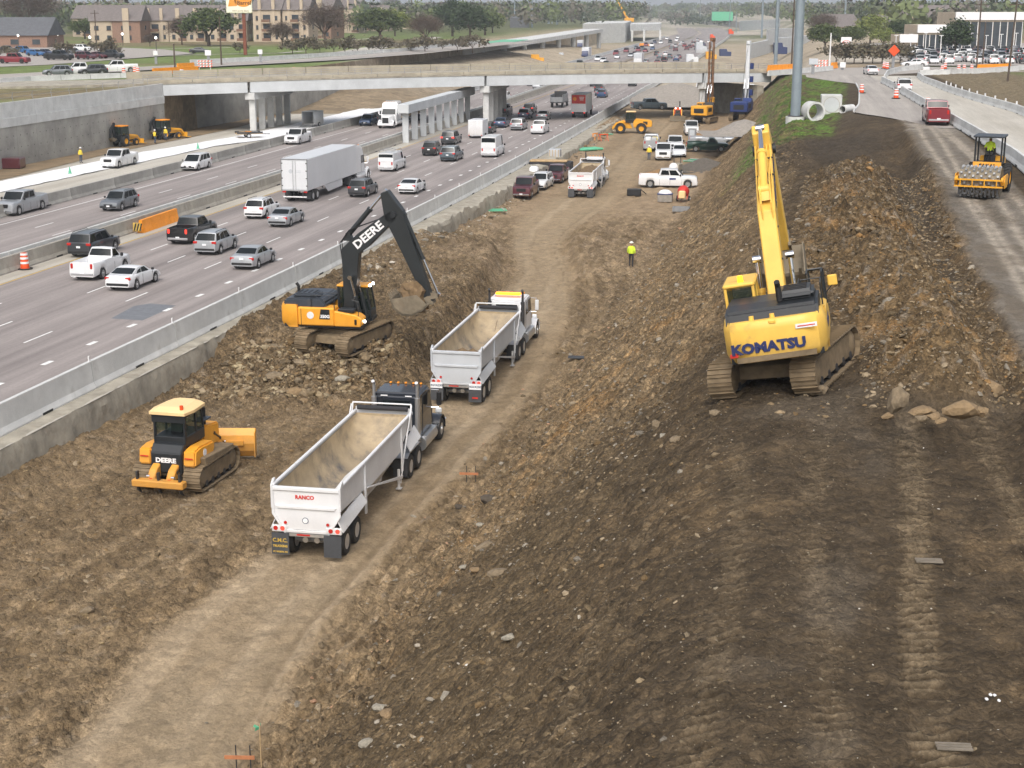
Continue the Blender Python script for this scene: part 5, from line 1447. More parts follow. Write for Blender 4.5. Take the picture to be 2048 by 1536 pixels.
 for sg in (-1, 1):
  mb = MB(); mb.prism([(sg * 1.24, 2.75), (sg * 1.30, 2.75), (sg * 1.30, 1.72), (sg * .84, .98), (sg * .76, .98), (sg * 1.20, 1.75)], -.06, .0, 'x'); part('panel_rib', mb, tr_m, rp, bev=.015)
  mb = MB(); mb.prism([(-.08, 1.9), (.30, 2.2), (.34, 2.98), (.16, 3.0), (-.08, 2.82)], sg * 1.24, sg * 1.32); part('corner_post', mb, tr_m, root, bev=.03)
 mb = MB(); mb.box((-.03, 0, .96), (.08, 1.7, .12)); part('rear_bumper', mb, 'alu', root)
 mb = MB(); mb.box((-.08, .12, .97), (.012, .5, .06)); part('lamp_strip', mb, 'lamp_red', root)
 mb = MB(); mb.slab((10.5, -1.24, 2.0), (10.5, 1.24, 2.0), (10.6, 1.24, 2.95), (10.6, -1.24, 2.95), .05); part('bulkhead', mb, tr_m, root)
 mb = MB(); mb.cyl((10.4, -1.1, 2.98), (10.4, 1.1, 2.98), .11, n=12); part('tarp_roll', mb, 'dark_cloth', root)
 mb = MB(); mb.tube([(10.15, -1.28, 2.8), (10.35, -1.28, 3.2), (10.35, 1.28, 3.2), (10.15, 1.28, 2.8)], .035, 8); part('tarp_hoop', mb, tr_rails, root)
 for sg in (-1, 1):
  mb = MB(); mb.tube([(8.8, sg * 1.32, 1.3), (10.25, sg * 1.32, 3.15)], .028, 6); part('tarp_arm', mb, tr_rails, root)
 if words:
  text_mesh('lettering', words, .2, M_['red_decal'], root, face_m((-.012, .05, 2.38), (0, -1, 0), (0, 0, 1)), .004, bold=.008)
  mb = MB(); mb.cyl((-.012, .05, 1.5), (-.002, .05, 1.5), .12, n=20); part('round_decal', mb, 'denim', rp)
  mb = MB(); mb.cyl((-.016, .05, 1.5), (-.004, .05, 1.5), .095, n=20); part('round_decal', mb, 'white_decal', rp)
 if flap_words:
  for k, (t_, s_) in enumerate(flap_words):
   text_mesh('lettering', t_, s_, M_['gold_print'], root, face_m((-.147, .99, .74 - k * .22), (0, -1, 0), (.045, 0, 1)), .002, bold=.006)
 if load is not None:
  zs = load
  nx, ny = 26, 9
  vs = []; fs = []
  for i in range(nx):
   for j in range(ny):
    x = .3 + (9.8) * i / (nx - 1); t = -1 + 2 * j / (ny - 1)
    zb = np.interp(x, [a for a, _ in st], [b for _, b in st]) + .05
    zl = min(2.62, zs(x, t))
    aa = max(0.0, min(1, (2.72 - zl) / (2.72 - zb))) ** 1.25; lim = math.sqrt(max(0, 1 - aa * aa))
    vs.append((x, 1.13 * t * max(.05, lim), max(zl, zb - .05) - .12 * abs(t) + .12 * random.uniform(-1, 1)))
  for i in range(nx - 1):
   for j in range(ny - 1):
    fs.append((i * ny + j, (i + 1) * ny + j, (i + 1) * ny + j + 1, i * ny + j + 1))
  lm = MB(); lm.add(vs, fs)
  ld = lm.xf(root.matrix_basis).build('earth_load', M_['mud'], smooth=60)
  tag(ld, 'brown earth lying in the tub of the ' + label.split(' with ')[0].split(',')[0], 'earth')
 tractor(root, 10.95, paint, lightbar=lightbar)
 return root
def on_road(px, py, z=-1.6):
 for _ in range(6):
  p = G(px, py, z); z = gz(p.x, p.y) + .01
 p.z = z
 return p
def from_wheel(px, py, th, lx, ly, z=-1.6):
 p = G(px, py, z); a = rz(th)
 c, s = math.cos(a), math.sin(a)
 q = Vector((p.x - (c * lx - s * ly), p.y - (s * lx + c * ly), 0))
 return q
q = from_wheel(692, 1110, 10.6, .78, -1.2); q.z = FLOOR + .02
bottom_dump('white bottom dump trailer behind a black tractor, nearest on the haul road', q, rz(10.6), 'truck_black', 'trailer_white', words='RANCO', flap_words=(('C.M.C.', .2), ('TRUCKING', .11), ('FT. WORTH, TX', .075)))
q = from_wheel(966, 804, 11.3, .78, -1.2); q.z = FLOOR + .02
bottom_dump('grey bottom dump trailer behind a white tractor with amber light bar', q, rz(11.3), 'truck_white', 'trailer_grey', lightbar=True, load=lambda x, t: 1.35 + .95 * math.exp(-((x - 2.7) / 1.0) ** 2) - .6 * sm(3.8, 5.5, x))
tr2 = bpy.data.objects['bottom_dump_truck.001']
for sg in (-1, 1):
 mb = MB(); mb.box((-.16, sg * 1.0, 1.0), (.02, .62, .30)); pl = part('plate', mb, 'plate', tr2)
 text_mesh('lettering', '4GVA230', .15, M_['denim'], tr2, face_m((-.174, sg * 1.0, .99), (0, -1, 0), (0, 0, 1)), .003, bold=.004)
mb = MB(); mb.box((-.165, -1.0, .42), (.02, .3, .08)); part('flap_badge', mb, 'red_decal', tr2)
q = from_wheel(1186, 397, 11.0, .78, -1.2); q.z = FLOOR + .02
bottom_dump('white bottom dump truck heaped with earth, beside the parked pickups', q, rz(9.5), 'truck_white', 'trailer_white', load=lambda x, t: 2.5 - .25 * (t * t), words='RANCO')
q = on_road(1404, 203)
r4 = bottom_dump('white bottom dump truck driving away under the overpass by the drill rigs', q, rz(8), 'truck_white', 'trailer_white')
# ---- highway semis
mm('van_white', (.66, .68, .70), .35, var=.04, scale=.6, coat=.2, dirt=.05)
mm('van_side', (.68, .70, .72), .3, var=.04, scale=.6, coat=.2)
def semi_van(label, loc, ang):
 root = empty('semi_truck', loc, ang); tag(root, label, 'semi truck')
 L = 15.6
 mb = MB(); mb.cbox((L / 2, 0, 2.62), (L, 2.58, 2.96), .03); bx = part('trailer_box', mb, 'van_side', root)
 mb = MB(); mb.box((L / 2, 0, 4.105), (L - .1, 2.5, .02)); part('trailer_roof', mb, 'van_white', bx)
 for sg in (-1, 1):
  mb = MB(); mb.cbox((-.02, sg * .63, 2.62), (.05, 1.2, 2.75), .02); d = part('rear_door', mb, 'van_white', bx)
  mb = MB(); mb.tube([(-.065, sg * .14, 1.25), (-.065, sg * .14, 3.95)], .022, 6); part('lock_rod', mb, 'steel_grey', d)
  for z in (1.6, 2.3, 3.0, 3.7):
   mb = MB(); mb.box((-.05, sg * 1.2, z), (.04, .14, .09)); part('hinge', mb, 'steel_dark', d)
  mb = MB(); mb.prism([(5.0, 1.12), (10.8, 1.12), (10.8, .45), (6.2, .40)], sg * 1.22, sg * 1.25); part('side_skirt', mb, 'van_white', root)
  mb = MB(); mb.cbox((-.03, sg * 1.05, 1.03), (.06, .36, .16), .02); part('tail_light', mb, 'lamp_red', root)
  mb = MB(); mb.box((-.02, sg * .8, .8), (.06, .08, .45)); part('guard_post', mb, 'steel_dark', root)
  for x in (1.6, 2.9):
   wheel(root, x, sg * .96, .51, .62, .56, True)
  mb = MB(); mb.slab((.75, sg * .66, .25), (.75, sg * 1.28, .25), (.78, sg * 1.28, 1.0), (.78, sg * .66, 1.0), .015); part('mud_flap', mb, 'flap', root)
  mb = MB(); mb.box((10.9, sg * .9, .6), (.12, .12, .9)); part('landing_leg', mb, 'steel_grey', root)
 for (a, b, c, d) in ((-1.29, 4.1, .1, .06), (1.29, 4.1, .1, .06)):
  mb = MB(); mb.box((-.02, a * .985, 2.62), (.07, .06, 2.96)); part('corner_frame', mb, 'steel_grey', bx)
 for z in (1.15, 4.07):
  mb = MB(); mb.box((-.03, 0, z), (.08, 2.58, .08)); part('door_frame', mb, 'steel_grey', bx)
 mb = MB(); mb.box((.0, 0, .56), (.1, 2.3, .1)); part('bumper_guard', mb, 'white_tape', root)
 for x in (1.6, 2.9):
  mb = MB(); mb.cyl((x, -.8, .51), (x, .8, .51), .1, n=8); part('axle', mb, 'steel_dark', root)
 mb = MB(); mb.cyl((-.052, .35, 2.95), (-.044, .35, 2.95), .2, n=20); part('round_logo', mb, 'trailer_grey', bx)
 for z in (2.85, 3.0):
  mb = MB(); mb.box((-.05, -.1 - .3, z), (.01, .55, .05)); part('logo_line', mb, 'trailer_grey', bx)
 tractor(root, L - 1.0, 'truck_white', sleeper=True, stacks=False, tank='truck_white')
 return root
q = from_wheel(627, 402, 11.5, 1.6, -1.25, 0.0)
semi_van('white semi truck with a long plain box trailer in the highway lanes', q, rz(11.2))
def flatbed(label, loc, ang):
 root = empty('flatbed_truck', loc, ang); tag(root, label, 'semi truck')
 L = 14.0
 mb = MB(); mb.cbox((L / 2, 0, 1.35), (L, 2.55, .18), .03); part('trailer_bed', mb, 'wood', root)
 for sg in (-1, 1):
  mb = MB(); mb.box((L / 2, sg * .5, 1.05), (L - 1, .14, .4)); part('trailer_beam', mb, 'steel_dark', root)
  for x in (1.4, 2.7):
   wheel(root, x, sg * .96, .51, .62, .56, True)
 tractor(root, L - 1.0, 'truck_white', sleeper=True, stacks=False, tank='truck_white')
 for y in (-.8, 0, .8):
  for z in (0, 1):
   if z == 1 and y > .5:
    continue
   mb = MB(); mb.cyl((2.0, y + .4 * z, 1.85 + z * .7), (12.5, y + .4 * z, 1.85 + z * .7), .39, n=16, caps=True)
   o = mb.xf(root.matrix_basis).build('black_pipe', M_['black'], smooth=40); tag(o, ['lower left', 'lower middle', 'lower right', 'upper left', 'upper right'][[-.8, 0, .8].index(y) + 3 * z if z == 0 else 3 + [-.8, 0].index(y)] + ' black pipe strapped to the flatbed behind the white cab', 'pipe', 'pipes on the flatbed')
 return root
p = G(775, 256, 0); a = hdg(p.y, True)
flatbed('white sleeper cab semi pulling a flatbed of black pipe towards the camera', p - Vector((math.cos(a), math.sin(a), 0)) * 18.2, a)
mm('rig_navy', srgb(52, 62, 96), .4, var=.1)
def box_truck(label, loc, ang, red=True):
 root = empty('box_truck', loc, ang); tag(root, label, 'box truck')
 mb = MB(); mb.cbox((3.9, 0, 2.4), (7.8, 2.5, 2.9), .04); bx = part('cargo_box', mb, 'van_white', root)
 mb = MB(); mb.box((-.02, 0, 3.05), (.05, 2.3, 1.4)); part('rear_advert' if red else 'rear_door', mb, 'red_decal' if red else 'trailer_grey', bx)
 mb = MB(); mb.box((-.03, .1, 1.7), (.06, 2.2, 1.1)); part('lift_gate', mb, 'trailer_white', root)
 for k in range(3 if red else 0):
  mb = MB(); mb.box((-.05, -.5, 3.4 - k * .22), (.01, .8 - .1 * k, .1)); part('advert_line', mb, 'white_decal', bx)
 if red:
  mb = MB(); mb.cyl((-.055, .65, 3.1), (-.045, .65, 3.1), .3, n=14); part('advert_spot', mb, 'orange_w', bx)
 mb = MB(); mb.box((0, 0, .7), (.15, 2.3, .12)); part('bumper', mb, 'steel_dark', root)
 for sg in (-1, 1):
  for x in (1.7, 8.9):
   wheel(root, x, sg * .98, .5, .5 if x < 3 else .3, .56, x < 3)
  mb = MB(); mb.cbox((-.02, sg * .95, .85), (.06, .25, .15), .02); part('tail_light', mb, 'lamp_red_on', root)
 mb = MB(); mb.prism([(7.95, .8), (10.1, .8), (10.15, 1.45), (9.3, 1.75), (8.9, 2.65), (7.95, 2.7)], -1.1, 1.1); part('cab', mb, 'red_decal' if red else 'rig_navy', root, bev=.1)
 mb = MB(); mb.box((4.5, 0, .75), (8, .9, .3)); part('chassis', mb, 'steel_dark', root)
 return root
p = G(1157, 236, 0)
box_truck('white box truck with a red advert on its rear under the overpass', p, hdg(p.y))
# ---- bulldozer
def dozer(label, loc, ang):
 root = empty('bulldozer', loc, ang); tag(root, label, 'bulldozer')
 I = Matrix.Identity(4)
 for y in (-1.15, 1.15):
  crawler(root, y, 4.0, .50, .76, I, 40)
  mb = MB(); mb.prism([(-1.3, 1.0), (1.4, 1.0), (1.5, 1.2), (-1.35, 1.35)], y - .36, y + .30); part('track_guard', mb, 'track_steel', root, bev=.03)
 mb = MB(); mb.prism([(-1.75, .6), (1.7, .6), (1.7, 1.1), (-1.75, 1.1)], -.75, .75); part('chassis', mb, 'track_steel', root)
 mb = MB(); mb.prism([(.55, 1.05), (2.15, 1.05), (2.1, 1.95), (.55, 2.12)], -.55, .55); part('engine_hood', mb, 'deere_yellow', root, bev=.06, seg=2)
 mb = MB(); mb.tube([(1.2, -.3, 2.05), (1.2, -.3, 2.75), (1.1, -.3, 2.85)], .07, 10); part('exhaust_pipe', mb, 'black', root)
 mb = MB(); mb.cbox((.85, -.35, 2.36), (.9, .5, .07), .02); part('hood_shelf', mb, 'hood_dark', root)
 for sg in (-1, 1):
  mb = MB(); mb.prism([(-1.85, 1.05), (-.2, 1.05), (.1, 1.42), (.05, 1.72), (-1.2, 1.80), (-1.75, 1.72)], sg * .72, sg * 1.28); t = part('side_tank', mb, 'deere_yellow', root, bev=.07, seg=2)
  mb = MB(); mb.box((-1.86, sg * 1.0, 1.42), (.02, .36, .05)); part('reflector', mb, 'red_decal', t)
 mb = MB(); mb.cyl((-.9, -1.29, 1.45), (-.9, -1.275, 1.45), .16, n=18); part('round_decal', mb, 'white_decal', root)
 mb = MB(); mb.prism([(-1.92, .75), (-1.0, .75), (-1.0, 1.95), (-1.62, 1.95), (-1.9, 1.62)], -.70, .70); part('rear_tank', mb, 'mach_black', root, bev=.05)
 text_mesh('lettering', 'DEERE', .27, M_['white_decal'], root, face_m((-1.925, 0, 1.3), (0, -1, 0), (0, 0, 1)), .004, bold=.012, sx=1.2)
 c = cab(root, -1.45, .35, -.72, .72, 1.75, 3.05, I, 'mach_black', .15, 'mach_black')
 mb = MB(); mb.box((-1.48, 0, 2.97), (.08, 1.5, .3)); part('roof_fascia', mb, 'mach_black', c)
 mb = MB(); lo = [(-1.62, -.8), (-1.62, .8), (-.9, .92), (.25, .84), (.55, .5), (.55, -.5), (.25, -.84), (-.9, -.92)]; hi = [(-1.2, -.5), (-1.2, .5), (-.9, .55), (.1, .5), (.28, .3), (.28, -.3), (.1, -.5), (-.9, -.55)]
 mb.loft([[(x, y, 3.16) for x, y in lo], [(x, y, 3.28) for x, y in lo], [(x, y, 3.42) for x, y in hi]]); part('cab_roof', mb, M_['roof_tan'], root)
 mb = MB(); mb.cyl((-1.35, -.55, 3.36), (-1.35, -.55, 3.54), .075, n=12); part('beacon_lamp', mb, 'orange', root)
 mb = MB(); mb.box((-.5, 0, 2.1), (.5, .5, .6)); mb.box((-.75, 0, 2.45), (.15, .5, .6)); part('seat', mb, 'dark_cloth', c)
 for y in (-.42, .42):
  mb = MB(); mb.prism([(-1.9, 1.18), (-2.25, 1.02), (-2.5, .72), (-2.5, .58), (-1.9, .58)], y - .17, y + .17); l = part('ripper_lug', mb, 'deere_yellow', root, bev=.04)
  mb = MB(); mb.box((-2.53, y, .66), (.02, .14, .07)); part('reflector', mb, 'red_decal', l)
 mb = MB(); mb.cbox((-2.62, 0, .52), (.42, 2.3, .30), .04); part('ripper_beam', mb, 'deere_yellow', root)
 for y in (-.95, 0, .95):
  mb = MB(); mb.prism([(-2.72, 1.0), (-2.55, 1.0), (-2.52, .2), (-2.35, -.02), (-2.62, .15), (-2.7, .4)], y - .04, y + .04); part('ripper_shank', mb, 'steel_dark', root)
 for y in (-.55, .55):
  ram(root, (-1.8, 1.0), (-2.45, .75), y, .07, I)
 for sg in (-1, 1):
  mb = MB(); mb.prism([(.2, .35), (2.7, .35), (2.7, .62), (.2, .62)], sg * .62, sg * .78); part('push_arm', mb, 'deere_yellow', root)
 B = Matrix.Translation((2.75, 0, 0)) @ Matrix.Rotation(R(14), 4, 'Z')
 prof = [(.25, .06), (.06, .35), (0, .7), (.08, 1.05), (.28, 1.34)]
 mb = MB(); mb.prism(prof + [(x - .07, z + .02) for x, z in reversed(prof)], -1.78, 1.78); bl = mb.xf(B).build('blade', M_['deere_yellow'], root)
 mb = MB(); mb.box((.24, 0, .1), (.06, 3.6, .2)); mb.xf(B).build('cutting_edge', M_['bucket_steel'], bl)
 for sg in (-1, 1):
  mb = MB(); mb.prism([(-.12, .1), (.28, .1), (.34, 1.3), (-.02, 1.2)], sg * 1.76, sg * 1.80); mb.xf(B).build('end_plate', M_['deere_yellow'], bl)
 mb = MB(); mb.box((-.1, 0, .75), (.16, 2.6, .18)); mb.box((-.1, 0, .4), (.16, 2.2, .14)); mb.xf(B).build('blade_brace', M_['deere_yellow'], bl)
 for sg in (-1, 1):
  ram(root, (1.6, 1.55), (2.7, .85), sg * .5, .07, I)
 return root
mm('roof_tan', srgb(238, 205, 150), .5, var=.06, scale=1, dirt=.15)
q = from_wheel(400, 990, 14, -2.0, -1.5); q.z = FLOOR + .05
dozer('yellow bulldozer with a tan roof and rear ripper, driving away', q, rz(14))
# ---- padfoot roller
def big_tyre(root, x, y, r, w, hub='cat_yellow', lugs=22):
 mb = MB()
 mb.lathe([(r * .5, -w / 2), (r * .9, -w / 2), (r * .95, -w * .4), (r * .95, w * .4), (r * .9, w / 2), (r * .5, w / 2)], (0, 0, 0), 'y', 26, caps=False)
 for k in range(lugs):
  a = 2 * math.pi * k / lugs
  for sg in (-1, 1):
   aa = a + (math.pi / lugs if sg > 0 else 0)
   M = Matrix.Rotation(-aa, 4, 'Y') @ Matrix.Translation((r * .96, sg * w * .24, 0)) @ Matrix.Rotation(sg * .5, 4, 'X')
   b = MB(); b.box((0, 0, 0), (r * .1, w * .5, r * .09)); b.xf(M); mb.add(b.v, b.f)
 o = part('wheel', mb, 'rubber', root, smooth=35); o.location = (x, y, r)
 mb = MB(); sg = 1 if y > 0 else -1
 mb.lathe([(r * .52, sg * w * .44), (r * .42, sg * w * .30), (r * .2, sg * w * .30), (.01, sg * w * .36)], (0, 0, 0), 'y', 18, caps=False)
 part('rim', mb, hub, o, smooth=35)
 return o
def roller(label, loc, ang):
 root = empty('soil_roller', loc, ang); tag(root, label, 'road roller')
 r, w = .78, 2.13
 xd = 2.2
 mb = MB(); mb.lathe([(r * .2, -w / 2 + .06), (r * .9, -w / 2 + .06), (r, -w / 2), (r, w / 2), (r * .9, w / 2 - .06), (r * .2, w / 2 - .06)], (xd, 0, r + .06), 'y', 36); dr = part('drum', mb, 'bucket_steel', root, smooth=40)
 pad = MB(); pad.loft([[(-.09, -.07, 0), (.09, -.07, 0), (.09, .07, 0), (-.09, .07, 0)], [(-.055, -.05, .1), (.055, -.05, .1), (.055, .05, .1), (-.055, .05, .1)]])
 pm = pad.mesh('drum_pad', [M_['steel_grey']])
 for row in range(10):
  for k in range(14):
   a = 2 * math.pi * (k + (row % 2) * .5) / 14
   o = link('drum_pad', pm, dr)
   o.matrix_local = Matrix.Translation((xd, -w / 2 + w * (row + .5) / 10, r + .06)) @ Matrix.Rotation(a, 4, 'Y') @ Matrix.Translation((0, 0, r - .005))
 for sg in (-1, 1):
  mb = MB(); mb.prism([(1.0, .72), (2.9, .72), (3.1, .95), (2.9, 1.15), (1.0, 1.15)], sg * 1.12, sg * 1.26); part('drum_yoke', mb, 'cat_yellow', root, bev=.02)
  mb = MB(); mb.prism([(xd - .45, .55), (xd + .45, .55), (xd + .6, .9), (xd + .45, 1.28), (xd - .45, 1.28), (xd - .6, .9)], sg * 1.26, sg * 1.32); part('yoke_plate', mb, 'cat_yellow', root, bev=.02)
 for x, nm in ((3.12, 'front_frame'), (1.0, 'rear_frame')):
  for z in (.66, 1.02):
   mb = MB(); mb.box((x, 0, z), (.12, 2.52, .08)); part(nm, mb, 'cat_yellow', root)
 for k in range(4):
  mb = MB(); mb.box((3.12, -.95 + k * .63, .84), (.1, .05, .3)); part('frame_strut', mb, 'cat_yellow', root)
 for k in range(11):
  mb = MB(); mb.box((3.06, -1.0 + k * .2, .42), (.03, .10, .42)); part('scraper_tine', mb, 'steel_dark', root)
 mb = MB(); mb.box((.45, 0, .85), (1.2, .7, .5)); part('articulation_joint', mb, 'steel_dark', root)
 for sg in (-1, 1):
  big_tyre(root, -1.1, sg * .82, .78, .62, 'cat_yellow')
 mb = MB(); mb.prism([(-2.75, .85), (.1, .85), (.1, 1.55), (-.9, 1.6), (-1.2, 1.95), (-2.6, 1.8)], -.62, .62); part('engine_hood', mb, 'cat_yellow', root, bev=.06)
 mb = MB(); mb.box((-.35, 0, 1.62), (1.3, 1.5, .1)); part('platform', mb, 'mach_black', root)
 mb = MB(); mb.prism([(.30, 1.3), (.42, 1.3), (.36, 1.72), (.24, 1.72)], -.75, .75); part('dash_panel', mb, 'deere_yellow', root)
 text_mesh('lettering', 'SAKAI', .26, M_['mach_black'], root, face_m((.40, 0, 1.52), (0, 1, 0), (-.14, 0, 1)), .01, bold=.012, sx=1.2)
 for x in (-1.05, .12):
  for sg in (-1, 1):
   mb = MB(); mb.box((x, sg * .70, 2.35), (.09, .09, 1.45)); part('canopy_post', mb, 'mach_black', root)
 mb = MB(); mb.cbox((-.45, 0, 3.1), (1.7, 1.65, .12), .04); part('canopy', mb, 'hood_dark', root)
 mb = MB(); mb.box((-.55, 0, 1.85), (.5, .55, .35)); mb.box((-.78, 0, 2.15), (.12, .55, .55)); part('seat', mb, 'dark_cloth', root)
 mb = MB(); mb.lathe([(.17, -.015), (.2, 0), (.17, .015)], (.05, 0, 2.12), 'z', 14); mb.cyl((.15, 0, 1.7), (.05, 0, 2.12), .025, n=6); part('steering_wheel', mb, 'black', root)
 return root
p = G(1977, 391, 8.0); p = Vector((26.1, 83.0, 0)); p.z = tz(p.x, p.y) + .02
a = rz(193 + 12)
roller('yellow padfoot roller with a dark canopy facing the camera on the grey strip', p - Vector((math.cos(a), math.sin(a), 0)) * .6, a)
# ---- wheel loader
def loader(label, loc, ang):
 root = empty('wheel_loader', loc, ang); tag(root, label, 'wheel loader')
 for x in (-1.55, 1.55):
  for sg in (-1, 1):
   big_tyre(root, x, sg * 1.0, .76, .62, 'cat_yellow', 20)
 mb = MB(); mb.prism([(-3.1, .95), (-.4, .8), (-.3, 1.6), (-.6, 2.15), (-2.9, 1.95), (-3.15, 1.7)], -.85, .85); part('engine_hood', mb, 'cat_yellow', root, bev=.1, seg=2)
 mb = MB(); mb.box((-3.12, 0, 1.4), (.06, 1.2, .7)); part('radiator_grille', mb, 'black', root)
 for sg in (-1, 1):
  mb = MB(); mb.box((-2.1, sg * .86, 1.55), (.7, .03, .45)); part('side_vent', mb, 'black', root)
  rr = []
  for xx in (-1.55, 1.55):
   mb = MB(); rr = []
   for k in range(6):
    a = R(20 + k * 28)
    rr.append([(xx + .86 * math.cos(a), sg * .68, .76 + .86 * math.sin(a)), (xx + .9 * math.cos(a), sg * .68, .76 + .9 * math.sin(a)), (xx + .9 * math.cos(a), sg * 1.3, .76 + .9 * math.sin(a)), (xx + .86 * math.cos(a), sg * 1.3, .76 + .86 * math.sin(a))])
   mb.loft(rr); part('fender', mb, 'cat_yellow', root)
 mb = MB(); mb.prism([(-.2, .7), (2.0, .7), (2.0, 1.4), (.9, 1.8), (.2, 1.5)], -.5, .5); part('front_frame', mb, 'cat_yellow', root, bev=.04)
 cab(root, -.65, .85, -.72, .72, 1.55, 3.15, Matrix.Identity(4), 'mach_black', .12, 'roof_tan')
 for sg in (-1, 1):
  mb = MB(); mb.prism(offs([(1.0, 1.75), (2.2, 1.35), (2.9, .55)], (.3, .36, .26)), sg * .55, sg * .68); part('lift_arm', mb, 'cat_yellow', root, bev=.02)
  ram(root, (1.2, .95), (2.2, 1.3), sg * .45, .08, Matrix.Identity(4))
 mb = MB(); prof = [(2.85, .9), (2.75, .5), (2.85, .12), (3.75, .08), (3.75, .12), (2.95, .2), (2.85, .5), (2.95, .95)]
 mb.prism(prof, -1.35, 1.35)
 mb.prism([(2.8, .9), (2.75, .3), (3.7, .1)], 1.31, 1.35); mb.prism([(2.8, .9), (2.75, .3), (3.7, .1)], -1.35, -1.31)
 part('bucket', mb, 'bucket_steel', root)
 return root
p = on_road(1262, 266)
loader('yellow wheel loader standing broadside at the pavement edge before the overpass', p, rz(-84))
# ---- backhoe loaders by the far wall
def backhoe(label, loc, ang):
 root = empty('backhoe_loader', loc, ang); tag(root, label, 'backhoe', 'backhoes by the retaining wall')
 for sg in (-1, 1):
  big_tyre(root, -1.0, sg * .85, .72, .45, 'cat_yellow', 18); big_tyre(root, 1.3, sg * .8, .46, .32, 'cat_yellow', 14)
 mb = MB(); mb.prism([(.1, .75), (2.1, .75), (2.1, 1.35), (.1, 1.6)], -.42, .42); part('engine_hood', mb, 'cat_yellow', root, bev=.06)
 mb = MB(); mb.box((-.3, 0, .8), (3.2, .8, .35)); part('chassis', mb, 'mach_black', root)
 cab(root, -1.5, .15, -.72, .72, 1.0, 2.62, Matrix.Identity(4), 'mach_black', .1, 'orange_w')
 for sg in (-1, 1):
  mb = MB(); mb.prism(offs([(.4, 1.3), (2.0, 1.2), (2.6, .5)], (.2, .24, .18)), sg * .5, sg * .6); part('loader_arm', mb, 'cat_yellow', root)
  mb = MB(); mb.prism([(-1.9, .7), (-1.7, .7), (-1.75, .05), (-2.1, .02)], sg * .7, sg * .82); part('stabiliser', mb, 'mach_black', root)
 mb = MB(); mb.prism([(2.6, .8), (2.5, .2), (3.3, .08), (3.35, .14), (2.62, .28), (2.7, .8)], -1.1, 1.1); part('loader_bucket', mb, 'cat_yellow', root)
 mb = MB(); mb.prism(offs([(-1.8, 1.0), (-2.3, 2.2), (-2.0, 3.1)], (.3, .34, .24)), -.14, .14); part('boom', mb, 'mach_black', root)
 mb = MB(); mb.prism(offs([(-1.95, 3.1), (-2.7, 2.3), (-2.9, 1.2)], (.24, .26, .2)), -.12, .12); part('arm', mb, 'mach_black', root)
 mb = bucket_mesh(.6, .55); mb.xf(Matrix.Translation((-2.9, 0, 1.2)) @ Matrix.Rotation(R(-30), 4, 'Y')); part('bucket', mb, 'bucket_steel', root)
 return root
p = G(250, 292, 0); backhoe('left backhoe with an orange roof parked below the retaining wall', p + Vector((0, 0, .03)), rz(24))
p = G(335, 278, 0); backhoe('right backhoe with an orange roof digging below the retaining wall', p + Vector((0, 0, .03)), rz(40))
# ---- small tracked machine before the gravel pile
def skid(label, loc, ang):
 root = empty('skid_steer', loc, ang); tag(root, label, 'skid steer')
 I = Matrix.Identity(4)
 for y in (-.72, .72):
  crawler(root, y, 2.3, .34, .4, I, 26)
 mb = MB(); mb.prism([(-1.5, .5), (.9, .5), (.9, 1.0), (.3, 1.1), (.1, 2.1), (-.9, 2.1), (-1.0, 1.5), (-1.5, 1.4)], -.5, .5); part('body', mb, 'mach_black', root, bev=.06)
 mb = MB(); mb.box((.32, 0, 1.6), (.03, .8, .8), (0, -.2, 0)); part('windscreen', mb, 'glass_cab', root)
 mb = MB(); mb.prism([(.15, 2.1), (.3, 1.9), (.28, .9), (.2, .9)], -.56, .56); part('front_guard', mb, 'orange', root)
 for sg in (-1, 1):
  mb = MB(); mb.prism(offs([(-1.3, 1.7), (.2, 1.7), (1.3, .5)], (.22, .26, .2)), sg * .6, sg * .72); part('lift_arm', mb, 'cat_yellow', root)
  mb = MB(); mb.cyl((.3, sg * .35, 2.0), (.36, sg * .35, 2.0), .09, n=10); part('work_light', mb, 'lamp_white', root)
 mb = MB(); mb.prism([(1.3, .85), (1.25, .1), (1.9, .05), (1.9, .1), (1.35, .2), (1.42, .85)], -1.25, 1.25); part('bucket', mb, 'bucket_steel', root)
 mb = MB(); mb.tube([(-.8, .3, 2.1), (-.8, .3, 3.1)], .09, 8); part('exhaust_pipe', mb, 'black', root)
 return root
p = on_road(1355, 241); skid('small tracked skid steer with lights on in front of the gravel pile', p, rz(187))
